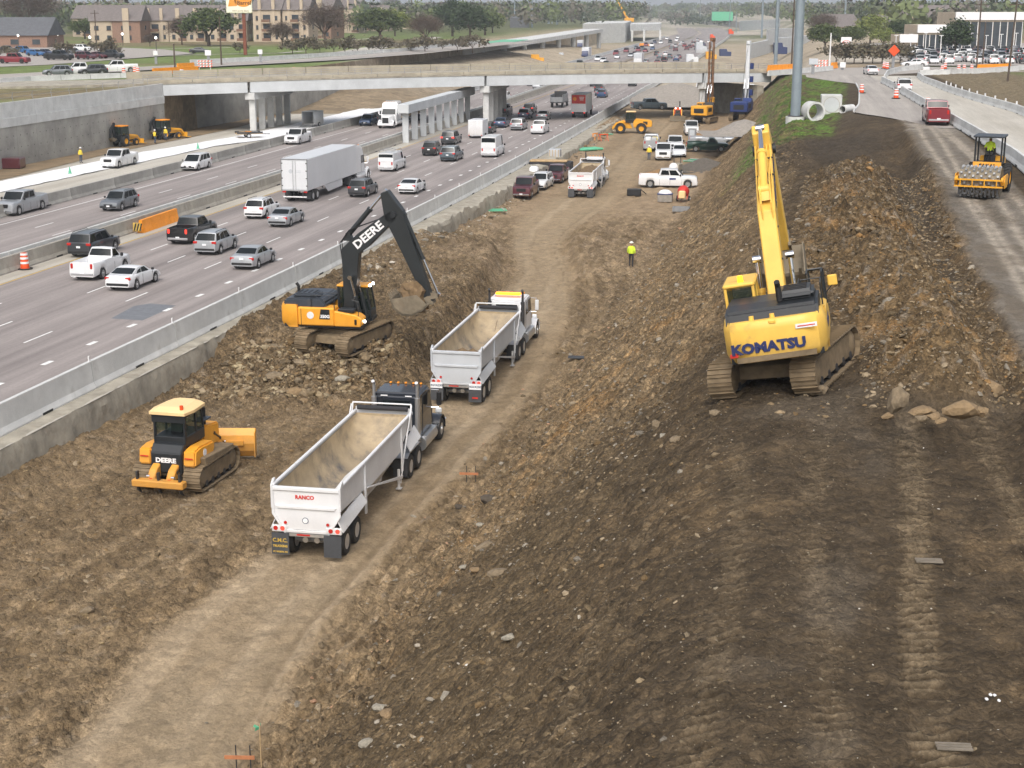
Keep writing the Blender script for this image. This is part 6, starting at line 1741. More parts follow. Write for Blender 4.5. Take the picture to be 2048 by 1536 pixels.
# ---- drill rigs
mm('rig_blue', srgb(30, 50, 104), .45, var=.1, dirt=.15)
mm('mast_rust', srgb(122, 86, 56), .7, var=.25, scale=2, dirt=.3, dirtc=(.13, .09, .06))
mm('mast_white', (.66, .68, .70), .5, var=.08, dirt=.15)
def rig(label, loc, ang, body, mastm, top, lattice, height):
 root = empty('drill_rig', loc, ang); tag(root, label, 'drill rig')
 for y in (-1.3, 1.3):
  crawler(root, y, 4.6, .48, .7, Matrix.Identity(4), 34)
 mb = MB(); mb.box((0, 0, 1.15), (3.6, 2.0, .4)); part('carbody', mb, 'steel_dark', root)
 mb = MB(); mb.cbox((-1.3, 0, 2.1), (3.2, 2.7, 1.5), .1); part('machinery_house', mb, body, root)
 mb = MB(); mb.box((-2.92, 0, 2.1), (.06, 1.6, .7)); part('radiator_grille', mb, 'black', root)
 for sg in (-1, 1):
  mb = MB(); mb.box((-1.3, sg * 1.36, 2.2), (1.8, .04, .6)); part('side_vent', mb, 'black', root)
 cab(root, .35, 1.8, .45, 1.4, 1.4, 3.1, Matrix.Identity(4), body, .1)
 mb = MB(); mb.prism([(.4, 1.4), (1.9, 1.4), (2.4, 2.6), (1.2, 3.3), (.4, 2.6)], -1.2, .2); part('winch_frame', mb, 'steel_dark' if lattice else body, root, bev=.05)
 mx = 2.9
 if lattice:
  for (dx, dy) in ((-.3, -.35), (.3, -.35), (-.3, .35), (.3, .35)):
   mb = MB(); mb.box((mx + dx, dy, .6 + height / 2), (.12, .12, height)); part('mast_chord', mb, mastm, root)
  k = 0; z = 1.0
  while z < height:
   mb = MB(); s = 1 if k % 2 else -1
   for dx in (-.3, .3):
    mb.tube([(mx + dx, -.35 * s, z), (mx + dx, .35 * s, z + .8)], .035, 5)
   for dy in (-.35, .35):
    mb.tube([(mx - .3 * s, dy, z), (mx + .3 * s, dy, z + .8)], .035, 5)
   part('mast_lacing', mb, mastm, root); z += .8; k += 1
  mb = MB(); mb.cyl((mx + .55, 0, .3), (mx + .55, 0, height * .93), .17, n=10); part('kelly_bar', mb, 'steel_dark', root)
 else:
  mb = MB(); mb.cbox((mx, 0, .9 + height / 2), (.5, .6, height), .06); part('mast', mb, mastm, root)
  mb = MB(); mb.cyl((mx + .55, 0, .3), (mx + .55, 0, height * .95), .2, n=10); part('kelly_bar', mb, 'steel_dark', root)
  for z in range(2, int(height), 2):
   mb = MB(); mb.box((mx + .3, -.6, z), (.5, .5, .9)); part('mast_cage', mb, body, root)
 mb = MB(); mb.cbox((mx + .3, 0, height + .9), (1.5, .5, .55), .08); mb.cyl((mx + .9, -.2, height + .8), (mx + .9, .2, height + .8), .35, n=14); part('mast_head', mb, top, root)
 mb = MB(); mb.cbox((mx + .5, 0, 3.4), (.9, .9, 1.1), .08); part('rotary_drive', mb, body, root)
 ram(root, (1.2, 2.8), (mx - .2, 6.0), .3, .12, Matrix.Identity(4)); ram(root, (1.2, 2.8), (mx - .2, 6.0), -.3, .12, Matrix.Identity(4))
 mb = MB(); mb.tube([(-2.0, 0, 2.9), (mx, 0, height + .8)], .02, 4); part('back_stay', mb, 'steel_dark', root)
 return root
p = on_road(1408, 246); rig('yellow drill rig with a tall rusty brown lattice mast in front of the overpass', p, rz(25), 'cat_yellow', 'mast_rust', 'mast_rust', True, 12.2)
p = on_road(1484, 240); rig('blue drill rig with a white mast beside the right bridge pier', p, rz(20), 'rig_blue', 'mast_white', 'mast_white', False, 10.6)
# ---- cars
mm('tyre_black', (.02, .02, .02), .8, var=.1)
PAINT = {}
def paint(name, c, metal=0.0):
 PAINT[name] = mat('paint_' + name, c, .28, metal=metal, var=.03, scale=1.5, coat=.7, dirt=.07, dirtc=(.25, .22, .18))
paint('white', (.74, .75, .76)); paint('black', (.012, .013, .015)); paint('charcoal', (.045, .05, .056), .2); paint('silver', (.40, .42, .44), .35)
paint('grey', (.17, .185, .20), .3); paint('blue', (.025, .06, .14), .2); paint('maroon', (.10, .022, .03), .2); paint('red', (.20, .02, .03), .1)
paint('green', (.012, .05, .035), .1); paint('slate', (.09, .12, .14), .3); paint('tan', (.42, .36, .28), .1); paint('navy', (.015, .025, .07), .2); paint('bluebright', (.03, .13, .32), .2)
KINDS = {
 'sedan': dict(L=4.85, W=1.84, r=.33, ax=(1.42, -1.38), top=[(-2.42, .78), (-2.34, .98), (-1.7, 1.03), (-.9, 1.02), (.7, .98), (1.0, .96), (2.0, .80), (2.36, .62), (2.42, .50)], cabin=(1.05, .30, -.95, -1.72, 1.46), sw=((.10, .46), (.50, .86)), rails=False),
 'coupe': dict(L=4.75, W=1.88, r=.34, ax=(1.42, -1.35), top=[(-2.37, .80), (-2.30, 1.0), (-1.8, 1.04), (-.9, 1.0), (.7, .95), (1.0, .93), (2.0, .78), (2.3, .60), (2.37, .5)], cabin=(1.05, .20, -.85, -1.85, 1.40), sw=((.12, .52), (.55, .80)), rails=False),
 'suv': dict(L=4.70, W=1.90, r=.36, ax=(1.38, -1.36), top=[(-2.35, .70), (-2.30, 1.02), (-1.7, 1.08), (-.9, 1.07), (.7, 1.03), (.95, 1.02), (1.9, .94), (2.28, .78), (2.35, .6)], cabin=(1.05, .42, -1.75, -2.20, 1.68), sw=((.10, .38), (.41, .68), (.71, .92)), rails=True),
 'bigsuv': dict(L=5.05, W=1.98, r=.38, ax=(1.50, -1.48), top=[(-2.52, .70), (-2.48, 1.06), (-1.7, 1.14), (-.9, 1.13), (.7, 1.09), (1.0, 1.08), (2.1, 1.02), (2.46, .86), (2.52, .62)], cabin=(1.10, .50, -2.05, -2.40, 1.78), sw=((.09, .36), (.39, .66), (.69, .94)), rails=True),
 'minivan': dict(L=5.15, W=1.99, r=.35, ax=(1.58, -1.50), top=[(-2.57, .70), (-2.52, 1.04), (-1.7, 1.10), (-.9, 1.08), (1.0, 1.02), (1.4, 1.0), (2.2, .86), (2.5, .70), (2.57, .52)], cabin=(1.55, .55, -2.10, -2.44, 1.76), sw=((.13, .36), (.39, .66), (.69, .93)), rails=False),
 'pickup': dict(L=5.85, W=2.02, r=.40, ax=(1.85, -1.75), top=[(-2.92, .92), (-2.90, 1.28), (-.96, 1.28), (-.90, 1.22), (.9, 1.20), (1.3, 1.19), (2.6, 1.12), (2.86, .98), (2.92, .62)], cabin=(1.35, .70, -.72, -.98, 1.90), sw=((.10, .50), (.54, .92)), bed=(-2.82, -1.06, .72), rails=False),
 'bigpickup': dict(L=6.40, W=2.08, r=.42, ax=(2.15, -1.95), top=[(-3.2, .98), (-3.18, 1.36), (-1.06, 1.36), (-1.0, 1.30), (1.1, 1.28), (1.5, 1.27), (2.9, 1.22), (3.14, 1.06), (3.2, .66)], cabin=(1.60, .95, -.80, -1.06, 2.02), sw=((.10, .50), (.54, .92)), bed=(-3.10, -1.18, .80), rails=False),
 'shortpickup': dict(L=5.55, W=2.0, r=.39, ax=(1.75, -1.60), top=[(-2.77, .92), (-2.75, 1.26), (-.06, 1.26), (0.0, 1.20), (1.1, 1.18), (1.3, 1.17), (2.45, 1.10), (2.7, .95), (2.77, .62)], cabin=(1.32, .72, .25, -.06, 1.86), sw=((.12, .86),), bed=(-2.67, -.16, .70), rails=False),
 'van': dict(L=5.70, W=2.02, r=.37, ax=(1.85, -1.60), top=[(-2.85, .80), (-2.83, 1.18), (-1.7, 1.20), (-.9, 1.20), (1.0, 1.18), (1.6, 1.16), (2.4, 1.06), (2.78, .92), (2.85, .60)], cabin=(1.75, 1.10, -2.72, -2.82, 2.08), sw=((.04, .20),), rails=False),
 'cargovan': dict(L=5.95, W=2.08, r=.37, ax=(1.98, -1.80), top=[(-2.97, .70), (-2.96, 1.20), (-1.7, 1.22), (-.9, 1.22), (1.2, 1.20), (1.9, 1.16), (2.5, 1.02), (2.9, .84), (2.97, .58)], cabin=(2.15, 1.45, -2.90, -2.955, 2.55), sw=((.03, .19),), rails=False),
}
_cc = {}
def car_meshes(kd):
 if kd in _cc:
  return _cc[kd]
 K = KINDS[kd]; L, Wd, r = K['L'], K['W'], K['r']; hl = L / 2
 tx = [a for a, _ in K['top']]; tz_ = [b for _, b in K['top']]
 xs = set(tx)
 for ax in K['ax']:
  for k in range(-5, 6):
   xs.add(round(ax + (r + .07) * math.sin(k * math.pi / 10), 4))
 bed = K.get('bed')
 xs = sorted(xs)
 st = []
 for x in xs:
  st.append((x, None))
 if bed:
  st = [s for s in st if abs(s[0] - bed[0]) > .01 and abs(s[0] - bed[1]) > .01]
  st += [(bed[0] - .001, False), (bed[0], True), (bed[1], True), (bed[1] + .001, False)]
  st.sort(key=lambda s: s[0])
 rings = []
 for x, fl in st:
  zt = float(np.interp(x, tx, tz_))
  nose = np.interp(abs(x), [0, hl * .72, hl * .92, hl], [1, 1, .955, .88])
  w = Wd / 2 * nose
  zl = .24 if abs(x) < hl * .9 else .30
  for ax in K['ax']:
   d = abs(x - ax)
   if d < r + .07:
    zl = max(zl, r + math.sqrt(max(0, (r + .07) ** 2 - d * d)))
  zl = min(zl, zt - .12)
  inb = bed and (fl is True or (fl is None and bed[0] <= x <= bed[1]))
  h = zt - zl
  half = [(w - .07, zl), (w - .005, zl + h * .28), (w, zl + h * .55), (w - .02, zl + h * .8), (w - .06, zt - .03), (w - .12, zt)]
  if inb:
   half += [(w - .13, zt), (w - .14, bed[2]), (0, bed[2])]
  else:
   half += [(w * .62, zt + .025), (w * .3, zt + .04), (0, zt + .045)]
  ring = [(x, -y, z) for y, z in half] + [(x, y, z) for y, z in reversed(half[:-1])]
  rings.append(ring)
 mb = MB(); mb.loft(rings)
 body = mb.mesh('body', [PAINT['white']], smooth=38)
 xa, xb_, xc, xd, zr = K['cabin']
 top = lambda x: float(np.interp(x, tx, tz_))
 wb = Wd / 2 - .09; wt = Wd / 2 - (.24 if zr < 1.95 else .16)
 A = Vector((xa, wb - .04, top(xa) - .01)); B = Vector((xb_, wt, zr - .05)); Cc = Vector((xc, wt, zr - .06)); D = Vector((xd, wb - .03, top(xd) - .01))
 mb = MB()
 def row(P, bul=0.0, up=0.0):
  return [(P.x + bul * (1 - t * t), P.y * t, P.z + up * (1 - t * t)) for t in (-1, -.6, 0, .6, 1)]
 rr = [row(A, .10), row(B, .07, .03), row((B + Cc) / 2 + Vector((0, .015, .035)), 0, .05), row(Cc, -.04, .035), row(D, -.06)]
 mb.loft([list(q) for q in rr], closed=False)
 for sg in (1, -1):
  k = 4 if sg > 0 else 0
  mb.add([rr[i][k] for i in range(5)], [(0, 1, 2, 3, 4)])
 cabin = mb.mesh('cabin', [PAINT['white']], smooth=32)
 glass = {}
 def pt(u, v, sg):
  lo = A.lerp(D, u); hi = B.lerp(Cc, u)
  p = lo.lerp(hi, v)
  return Vector((p.x, sg * (p.y + .014), p.z))
 sides = []
 for (u0, u1) in K['sw']:
  for sg in (-1, 1):
   m2 = MB(); q = [pt(u0, .10, sg), pt(u1, .10, sg), pt(u1, .90, sg), pt(u0, .90, sg)]
   m2.quad(*(q if sg < 0 else q[::-1])); sides.append(m2.mesh('side_window', [M_['glass']]))
 def glassrow(P, Q, bp, bq, up, v0, v1, name, k):
  m2 = MB(); g = []
  n = (Q - P); nx = Vector((n.z, 0, -n.x)).normalized() * k
  for v in (v0, v1):
   X = P.lerp(Q, v); bul = bp + (bq - bp) * v; uu = up * v
   g.append([(X.x + bul * (1 - t * t) + nx.x * .016, (X.y - .05) * t, X.z + uu * (1 - t * t) + nx.z * .016) for t in (-1, -.6, 0, .6, 1)])
  m2.loft(g, closed=False); return m2.mesh(name, [M_['glass']], smooth=60)
 wind = glassrow(A, B, .10, .07, .03, .07, .93, 'windscreen', 1)
 back = glassrow(D, Cc, -.06, -.04, .035, .14 if kd not in ('van', 'cargovan') else .5, .9, 'rear_window', -1)
 out = dict(body=body, cabin=cabin, sides=sides, wind=wind, back=back)
 def bm(name, c, d, m, ch=.02):
  b = MB(); b.cbox(c, d, ch); return b.mesh(name, [M_[m]])
 wf = Wd / 2 * .9
 zf = top(hl * .93); zb = top(-hl * .97)
 pick = bed is not None or kd in ('van', 'cargovan')
 hh = .16 if not pick else .24
 zl_ = zf - .16 if not pick else zf - .22
 out['headlight'] = [bm('headlight', (hl - .17, sg * (wf - .20), zl_), (.20, .40 if not pick else .34, hh), 'lamp_clear', .05) for sg in (-1, 1)]
 out['headlight_on'] = M_['lamp_white']
 tl = (-hl + .10, .16, .20) if not pick else (-hl + .05, .22, .36)
 zt_ = zb - .14 if not pick else zb - .24
 if kd in ('suv', 'bigsuv', 'minivan'):
  zt_ = zb - .06
 out['tail_light'] = [bm('tail_light', (tl[0], sg * (wf - tl[1] + .03), zt_), (.16, .36 if not pick else .18, tl[2]), 'lamp_red', .04) for sg in (-1, 1)]
 out['grille'] = bm('grille', (hl - .07, 0, zf - .24 if not pick else zf - .28), (.14, wf * 1.05, .20 if not pick else .36), 'black', .03)
 out['bumper'] = [bm('bumper', (hl - .10, 0, .42), (.24, wf * 1.86, .22), 'black' if not pick else 'chrome', .05), bm('bumper', (-hl + .09, 0, .46), (.24, wf * 1.86, .20), 'black' if not pick else 'alu', .05)]
 out['plate'] = bm('license_plate', (-hl - .012, 0, .82 if not pick else .56), (.03, .31, .15), 'plate', .005)
 out['fplate'] = bm('license_plate', (hl + .03, 0, .50), (.02, .31, .14), 'plate', .005)
 out['mirror'] = [bm('mirror', (xa - .25, sg * (Wd / 2 + .07), top(xa) + .12), (.14, .2, .16 if not pick else .24), 'black', .04) for sg in (-1, 1)]
 out['handle'] = []
 if K['rails']:
  out['rail'] = []
  for sg in (-1, 1):
   b = MB(); b.tube([(xb_ - .1, sg * (wt - .06), zr + .0), (xb_ - .2, sg * (wt - .05), zr + .05), (xc + .2, sg * (wt - .05), zr + .045), (xc + .1, sg * (wt - .06), zr - .01)], .022, 6); out['rail'].append(b.mesh('roof_rail', [M_['black']]))
 seams = []
 for sg in (-1, 1):
  b = MB()
  for u in ([K['sw'][0][1] + .02] + ([K['sw'][1][1] + .03] if len(K['sw']) > 1 else [])):
   x = A.x + (D.x - A.x) * u
   if not any(abs(x - a) < r + .05 for a in K['ax']):
    b.box((x, sg * (Wd / 2 - .002), .62), (.02, .012, .62))
  b.box((A.x - .10, sg * (Wd / 2 - .002), .62), (.02, .012, .60)) if not any(abs(A.x - .10 - a) < r + .05 for a in K['ax']) else None
  if b.v:
   seams.append(b.mesh('door_seam', [M_['black']]))
 out['seam'] = seams
 _cc[kd] = out
 return out
NAMES = dict(sedan='sedan', coupe='sedan', suv='suv', bigsuv='suv', minivan='minivan', pickup='pickup_truck', bigpickup='pickup_truck', shortpickup='pickup_truck', van='van', cargovan='van')
CATS = dict(sedan='car', coupe='car', suv='suv', bigsuv='suv', minivan='minivan', pickup='pickup truck', bigpickup='pickup truck', shortpickup='pickup truck', van='van', cargovan='van')
def car(kd, pn, loc, ang, label, group=None, lights=False, brake=False, detail=2):
 M = car_meshes(kd); K = KINDS[kd]
 root = empty(NAMES[kd], loc, ang)
 tag(root, label, CATS[kd], group)
 P = PAINT[pn]
 b = repaint(link('body', M['body'], root), P)
 c = repaint(link('cabin', M['cabin'], root), P)
 link('windscreen', M['wind'], c); link('rear_window', M['back'], c)
 for s in M['sides']:
  link('side_window', s, c)
 for ax in K['ax']:
  for sg in (-1, 1):
   if detail:
    wheel(root, ax, sg * (K['W'] / 2 - .14), K['r'], .24, .64, rim='rim_car')
   else:
    wheel(root, ax, sg * (K['W'] / 2 - .14), K['r'], .24, .64, rim='rim_car')
 for s in M['headlight']:
  o = link('headlight', s, b)
  if lights:
   repaint(o, M_['lamp_white'])
 for s in M['tail_light']:
  o = link('tail_light', s, b)
  if brake:
   repaint(o, M_['lamp_red_on'])
 if detail:
  link('grille', M['grille'], b)
  for s in M['bumper']:
   o = link('bumper', s, b)
  for nm in ('plate', 'fplate'):
   link('license_plate', M[nm], b)
  for s in M['mirror']:
   o = link('mirror', s, c)
  for s in M.get('rail', ()):
   link('roof_rail', s, c)
  for s in M['seam']:
   link('door_seam', s, b)
 return root
def hw(kd, pn, px, py, label, rev=False, z=0.0, dth=0.0, **k):
 p = G(px, py, z)
 return car(kd, pn, (p.x, p.y, z + .008), hdg(p.y, rev) + R(dth), label, k.pop('group', 'vehicles on the highway'), **k)
hw('bigsuv', 'charcoal', 190, 506, 'dark grey suv in the left lane beside the yellow crash cushion')
hw('shortpickup', 'white', 203, 549, 'white pickup truck beside the white sedan at the left of the highway')
hw('coupe', 'white', 268, 571, 'white sedan nearest the camera on the highway')
hw('pickup', 'black', 386, 479, 'black pickup truck with an open bed in the highway lanes', brake=True)
hw('suv', 'silver', 434, 502, 'silver suv just behind the black pickup truck')
hw('sedan', 'silver', 509, 530, 'silver grey sedan alone in the lane next to the right edge')
hw('suv', 'white', 526, 432, 'white suv behind the silver sedan and the semi trailer')
hw('sedan', 'silver', 574, 448, 'pale silver sedan just behind the white semi trailer')
hw('suv', 'charcoal', 727, 390, 'dark grey suv driving beside the white semi truck')
hw('coupe', 'white', 825, 384, 'white sedan with a dark rear window in the right highway lanes')
v = hw('van', 'white', 785, 339, 'white work van with a ladder rack on its roof')
for sg in (-.7, 0, .7):
 mb = MB(); mb.tube([(-2.6, sg, 2.16), (-2.6, sg, 2.34), (1.2, sg, 2.34), (1.2, sg, 2.14)], .03, 6); part('roof_rack', mb, 'steel_grey', v)
for x in (-2.3, -.6, .9):
 mb = MB(); mb.tube([(x, -.85, 2.12), (x, -.8, 2.34), (x, .8, 2.34), (x, .85, 2.12)], .025, 6); part('rack_bar', mb, 'steel_grey', v)
hw('suv', 'black', 866, 309, 'black suv left of the dark minivan pair')
hw('minivan', 'charcoal', 903, 287, 'dark minivan with brake lights lit ahead of the black suv', brake=True)
hw('minivan', 'slate', 904, 320, 'dark green grey minivan right of the black suv')
hw('cargovan', 'white', 986, 311, 'white high roof cargo van near the right barrier')
hw('sedan', 'blue', 1004, 254, 'dark blue sedan just before the overpass')
hw('bigpickup', 'black', 1008, 231, 'black pickup truck under the overpass beside the median pier')
hw('minivan', 'silver', 1038, 259, 'silver minivan behind the dark blue suv')
hw('pickup', 'white', 1080, 266, 'white pickup truck nearest the right barrier before the overpass')
hw('suv', 'navy', 1051, 237, 'dark blue suv ahead of the silver minivan')
hw('suv', 'black', 1060, 226, 'black suv under the front edge of the overpass', brake=True)
hw('sedan', 'grey', 1088, 239, 'grey sedan left of the box truck with the red advert')
hw('sedan', 'slate', 1200, 191, 'grey green sedan alone beyond the box truck')
hw('sedan', 'charcoal', 1265, 172, 'dark sedan just under the far side of the overpass')
hw('suv', 'charcoal', 976, 266, 'dark suv towing the white box trailer')
p = G(951, 277, 0); r_ = empty('box_trailer', p, hdg(p.y)); tag(r_, 'white box trailer towed behind the dark suv', 'trailer')
mb = MB(); mb.cbox((1.8, 0, 1.45), (3.8, 2.1, 2.2), .05); bx = part('trailer_box', mb, 'van_white', r_)
for sg in (-1, 1):
 mb = MB(); mb.cbox((-.12, sg * .52, 1.5), (.04, .98, 2.0), .01); part('rear_door', mb, 'trailer_white', bx)
 wheel(r_, 1.6, sg * 1.12, .34, .22, .6); mb = MB(); mb.box((-.12, sg * .9, .45), (.05, .2, .1)); part('tail_light', mb, 'lamp_red', r_)
mb = MB(); mb.tube([(3.7, .4, .45), (5.0, 0, .45)], .05, 6); mb.tube([(3.7, -.4, .45), (5.0, 0, .45)], .05, 6); part('drawbar', mb, 'steel_dark', r_)
p = G(1113, 216, 0); r_ = empty('flatbed_lorry', p, hdg(p.y)); tag(r_, 'dark grey open bodied truck left of the box truck with the red advert', 'truck')
mb = MB(); mb.box((2.5, 0, 1.0), (5.2, 2.3, .2)); part('bed', mb, 'steel_dark', r_)
for sg in (-1, 1):
 mb = MB(); mb.box((2.5, sg * 1.12, 1.7), (5.2, .08, 1.3)); part('bed_side', mb, 'steel_grey', r_)
 for x in (1.0, 7.0):
  wheel(r_, x, sg * .95, .45, .4, .56)
mb = MB(); mb.box((5.1, 0, 1.9), (.08, 2.3, 1.7)); part('headboard', mb, 'steel_dark', r_)
mb = MB(); mb.box((-.06, 0, 1.5), (.08, 2.3, .9)); part('tailgate', mb, 'steel_grey', r_)
mb = MB(); mb.prism([(5.4, .7), (8.2, .7), (8.2, 1.4), (7.2, 1.6), (6.8, 2.5), (5.4, 2.6)], -1.05, 1.05); part('cab', mb, PAINT['charcoal'], r_, bev=.08)
hw('bigpickup', 'silver', 44, 424, 'silver pickup truck oncoming at the left edge of the picture', rev=True, lights=True)
hw('suv', 'grey', 240, 417, 'dark grey small suv oncoming behind the silver pickup truck', rev=True)
hw('minivan', 'white', 393, 338, 'white minivan oncoming along the dark barrier', rev=True)
hw('bigpickup', 'white', 597, 286, 'white utility pickup oncoming below the overpass piers', rev=True)
hw('suv', 'blue', 737, 250, 'blue suv oncoming beside the flatbed semi', rev=True, lights=True)
hw('bigpickup', 'white', 240, 332, 'white pickup truck on the site lane beside the white sheeting', rev=True, group='site vehicles')
def fr(kd, pn, px, py, z, th, label, **k):
 p = G(px, py, z); return car(kd, pn, (p.x, p.y, z + .02), rz(th), label, k.pop('group', 'vehicles on the frontage roads'), **k)
# ---- right frontage road
fz = lambda y: float(base_z(50.0, y))
_okl = [(129, 44.6), (134, 43.2), (138, 42), (144, 40.2), (150, 37.4), (162, 38.3), (194, 39.5), (214, 39.8), (222, 37), (240, 33)]
oL = lambda y: float(np.interp(y, [a for a, _ in _okl], [b for _, b in _okl]))
oB = lambda y: float(np.interp(y, [60, 98, 131, 151, 203, 240], [47.6, 47.3, 46.0, 45.2, 43.9, 43.0]))
oC = lambda y: float(np.interp(y, [60, 150, 171, 190, 221, 240], [56, 53.6, 51.6, 50.4, 49.8, 50.5]))
strip('frontage_road', oL, lambda y: oB(y) + .3, 129.5, 252, lambda y: float(base_z(43.0, y)) - .01, M_['pave2'], 3, ncross=1)
strip('frontage_lane', oB, oC, 55, 246, lambda y: float(base_z(48.0, y)) - .01, M_['conc_lane'], 4)
barrier_run('concrete_barrier', 'concrete barrier beside the roller between grey strip and paved lane', oB, 70, 212, L=6.0, h=.85, wb=.55, wt=.2, z=lambda y: float(base_z(46.5, y)) + .02)
barrier_run('concrete_barrier', 'outer concrete barrier of the paved lane below the white posts', oC, 110, 236, L=6.0, h=.85, wb=.55, wt=.2, z=lambda y: float(base_z(51, y)) - .05)
for k in range(13):
 y = 140 + k * 5.2; p = W(oC(y) + 1.1, y, fz(y) - .25)
 mb = MB(); mb.cyl((0, 0, 0), (0, 0, 1.05), .09, n=8); o = mb.build('delineator_post', M_['white_tape']); o.location = p
 tag(o, 'white plastic post standing along the outer lane barrier', 'post', 'white posts along the lane barrier')
kb = MB(); pr = None; rings = []
for y in np.arange(152, 216, 2.0):
 p = W(oL(y), y, float(base_z(min(43, oL(y) + 4), y)))
 rings.append([p + Vector((-.16, 0, -.1)), p + Vector((-.16, 0, .14)), p + Vector((0, 0, .14)), p + Vector((.03, 0, -.1))])
kb.loft(rings); kind(kb.build('kerb', M_['concrete']), 'structure')
cz = 7.0
sheet('cross_street', [(42.5, 258, cz + .03), (49, 246, cz + .03), (60, 250, cz + .03), (72, 262, cz + .03), (110, 264, cz + .03), (220, 262, cz + .03), (220, 285, cz + .03), (70, 284, cz + .03), (38, 272, cz + .03)], cz, M_['pave2'])
def block_run(name, label, pts, h, m, cat='barrier', seg='barrier_segment', w=.5, L=4.0, group=None):
 root = empty(name, pts[0]); tag(root, label, cat, group); R0 = root.location.copy()
 for a, b in zip(pts[:-1], pts[1:]):
  a = Vector(a); b = Vector(b); n = max(1, round((b - a).length / L))
  d = (b - a) / n; s = Vector((d.y, -d.x, 0)).normalized()
  for k in range(n):
   p = a + d * (k + .012) - R0; q = a + d * (k + .988) - R0; up = Vector((0, 0, 1))
   mb = MB(); mb.loft([[x + s * w / 2, x + s * w * .3 + up * h * .5, x + s * w * .2 + up * h, x - s * w * .2 + up * h, x - s * w * .3 + up * h * .5, x - s * w / 2] for x in (p, q)])
   mb.build(seg, M_[m] if isinstance(m, str) else m, root)
 return root
block_run('concrete_barrier', 'concrete barrier bending from the paved lane into the cross street', [G(1768, 162, 7), G(1775, 150, 7), G(1800, 143, 7), G(1845, 138, 7)], .85, 'concrete')
block_run('concrete_barrier', 'long low concrete barrier along the cross street before the car lot', [G(1838, 151, 7), G(1900, 150, 7), G(1990, 145, 7), G(2060, 140, 7)], .9, 'concrete')
block_run('water_barrier', 'orange water filled barriers on the cross street before the car lot', [G(1955, 141, 7), G(2020, 139, 7)], 1.05, 'orange_w', 'barrier', 'water_barrier_segment', .6, 2.0)
block_run('water_barrier', 'orange water filled barriers at the right end of the overpass', [G(1536, 143, 7.3), G(1588, 140, 7.3)], 1.05, 'orange_w', 'barrier', 'water_barrier_segment', .6, 2.0)
block_run('water_barrier', 'orange barrier block beside the stop at the overpass end', [G(1663, 137, 7.1), G(1673, 136, 7.1)], 1.05, 'orange_w', 'barrier', 'water_barrier_segment', .6, 2.0)
block_run('concrete_barrier', 'concrete barrier before the orange blocks at the overpass end', [G(1536, 152, 7.1), G(1600, 147, 7.1), G(1665, 141, 7.1)], .85, 'concrete')
_dm = None
def drum(px, py, z, label, s=1.0):
 global _dm
 if _dm is None:
  prof = [(.30, 0), (.30, .06), (.26, .08), (.255, .30), (.245, .32), (.24, .55), (.23, .57), (.22, .80), (.21, .82), (.20, .98), (.14, 1.0)]
  mb = MB(); mb.lathe(prof, n=16, axis='z'); b = mb.mesh('drum_shell', [M_['orange']], smooth=40)
  bands = []
  for z0, r0 in ((.34, .247), (.62, .238), (.86, .215)):
   mb = MB(); mb.lathe([(r0 + .012, z0), (r0 + .006, z0 + .13)], n=16, axis='z', caps=False); bands.append(mb.mesh('white_band', [M_['white_tape']]))
  mb = MB(); mb.cyl((0, 0, 0), (0, 0, .07), .46, n=16); bs = mb.mesh('rubber_base', [M_['rubber']])
  _dm = (b, bands, bs)
 p = G(px, py, z)
 root = empty('traffic_drum', p); tag(root, label, 'traffic drum', 'orange traffic drums'); root.scale = (s, s, s)
 link('drum_shell', _dm[0], root); link('rubber_base', _dm[2], root)
 for b in _dm[1]:
  link('white_band', b, root)
 return root
drum(50, 538, .02, 'orange drum standing at the median on the left edge', 1.15)
rz_ = lambda px, py: float(base_z(45, G(px, py, 7.6).y)) + .04
for (px, py, lb) in ((1723, 186, 'orange drum at the kerb of the green verge'), (1792, 197, 'orange drum behind the white suv on the frontage road'), (1855, 217, 'orange drum just ahead of the red pickup')):
 drum(px, py, rz_(px, py), lb, 1.1)
for (px, py, lb) in ((1768, 137, 'orange drum left of the diamond sign'), (1774, 138, 'orange drum right below the diamond sign'), (1884, 144, 'leftmost orange drum on the cross street'), (1890, 138, 'orange drum behind the leftmost one on the cross street'), (1917, 143, 'orange drum left of the middle of the cross street row'), (1928, 143, 'orange drum in the middle of the cross street row'), (1943, 143, 'orange drum next to the orange water barriers'), (1629, 138, 'orange drum by the barricade at the overpass end'), (1650, 137, 'orange drum beside the orange barrier block')):
 drum(px, py, 7.1, lb, 1.2)
for (px, py, lb) in ((248, 150, 'left orange drum behind the white pickup on the left frontage road'), (270, 147, 'orange drum of the pair before the orange barriers'), (276, 149, 'second orange drum of the pair before the orange barriers'), (364, 155, 'orange drum below the striped barricade'), (588, 150, 'orange drum on the overpass left of centre'), (655, 149, 'right orange drum on the overpass')):
 drum(px, py, 7.25, lb, 1.25)
def fr2(kd, pn, px, py, th, label, z=None, **k):
 z = rz_(px, py) if z is None else z
 return fr(kd, pn, px, py, z, th, label, **k)
fr2('bigpickup', 'red', 1871, 246, 11, 'dark red pickup truck parked on the frontage road', brake=False)
fr2('suv', 'white', 1806, 184, 10, 'silver white suv driving up the frontage road')
fr2('sedan', 'white', 1741, 149, 2, 'white sedan at the stop before the cross street', z=7.04, brake=True)
fr2('sedan', 'white', 1828, 134, -85, 'white sedan crossing right of the diamond sign', z=7.04)
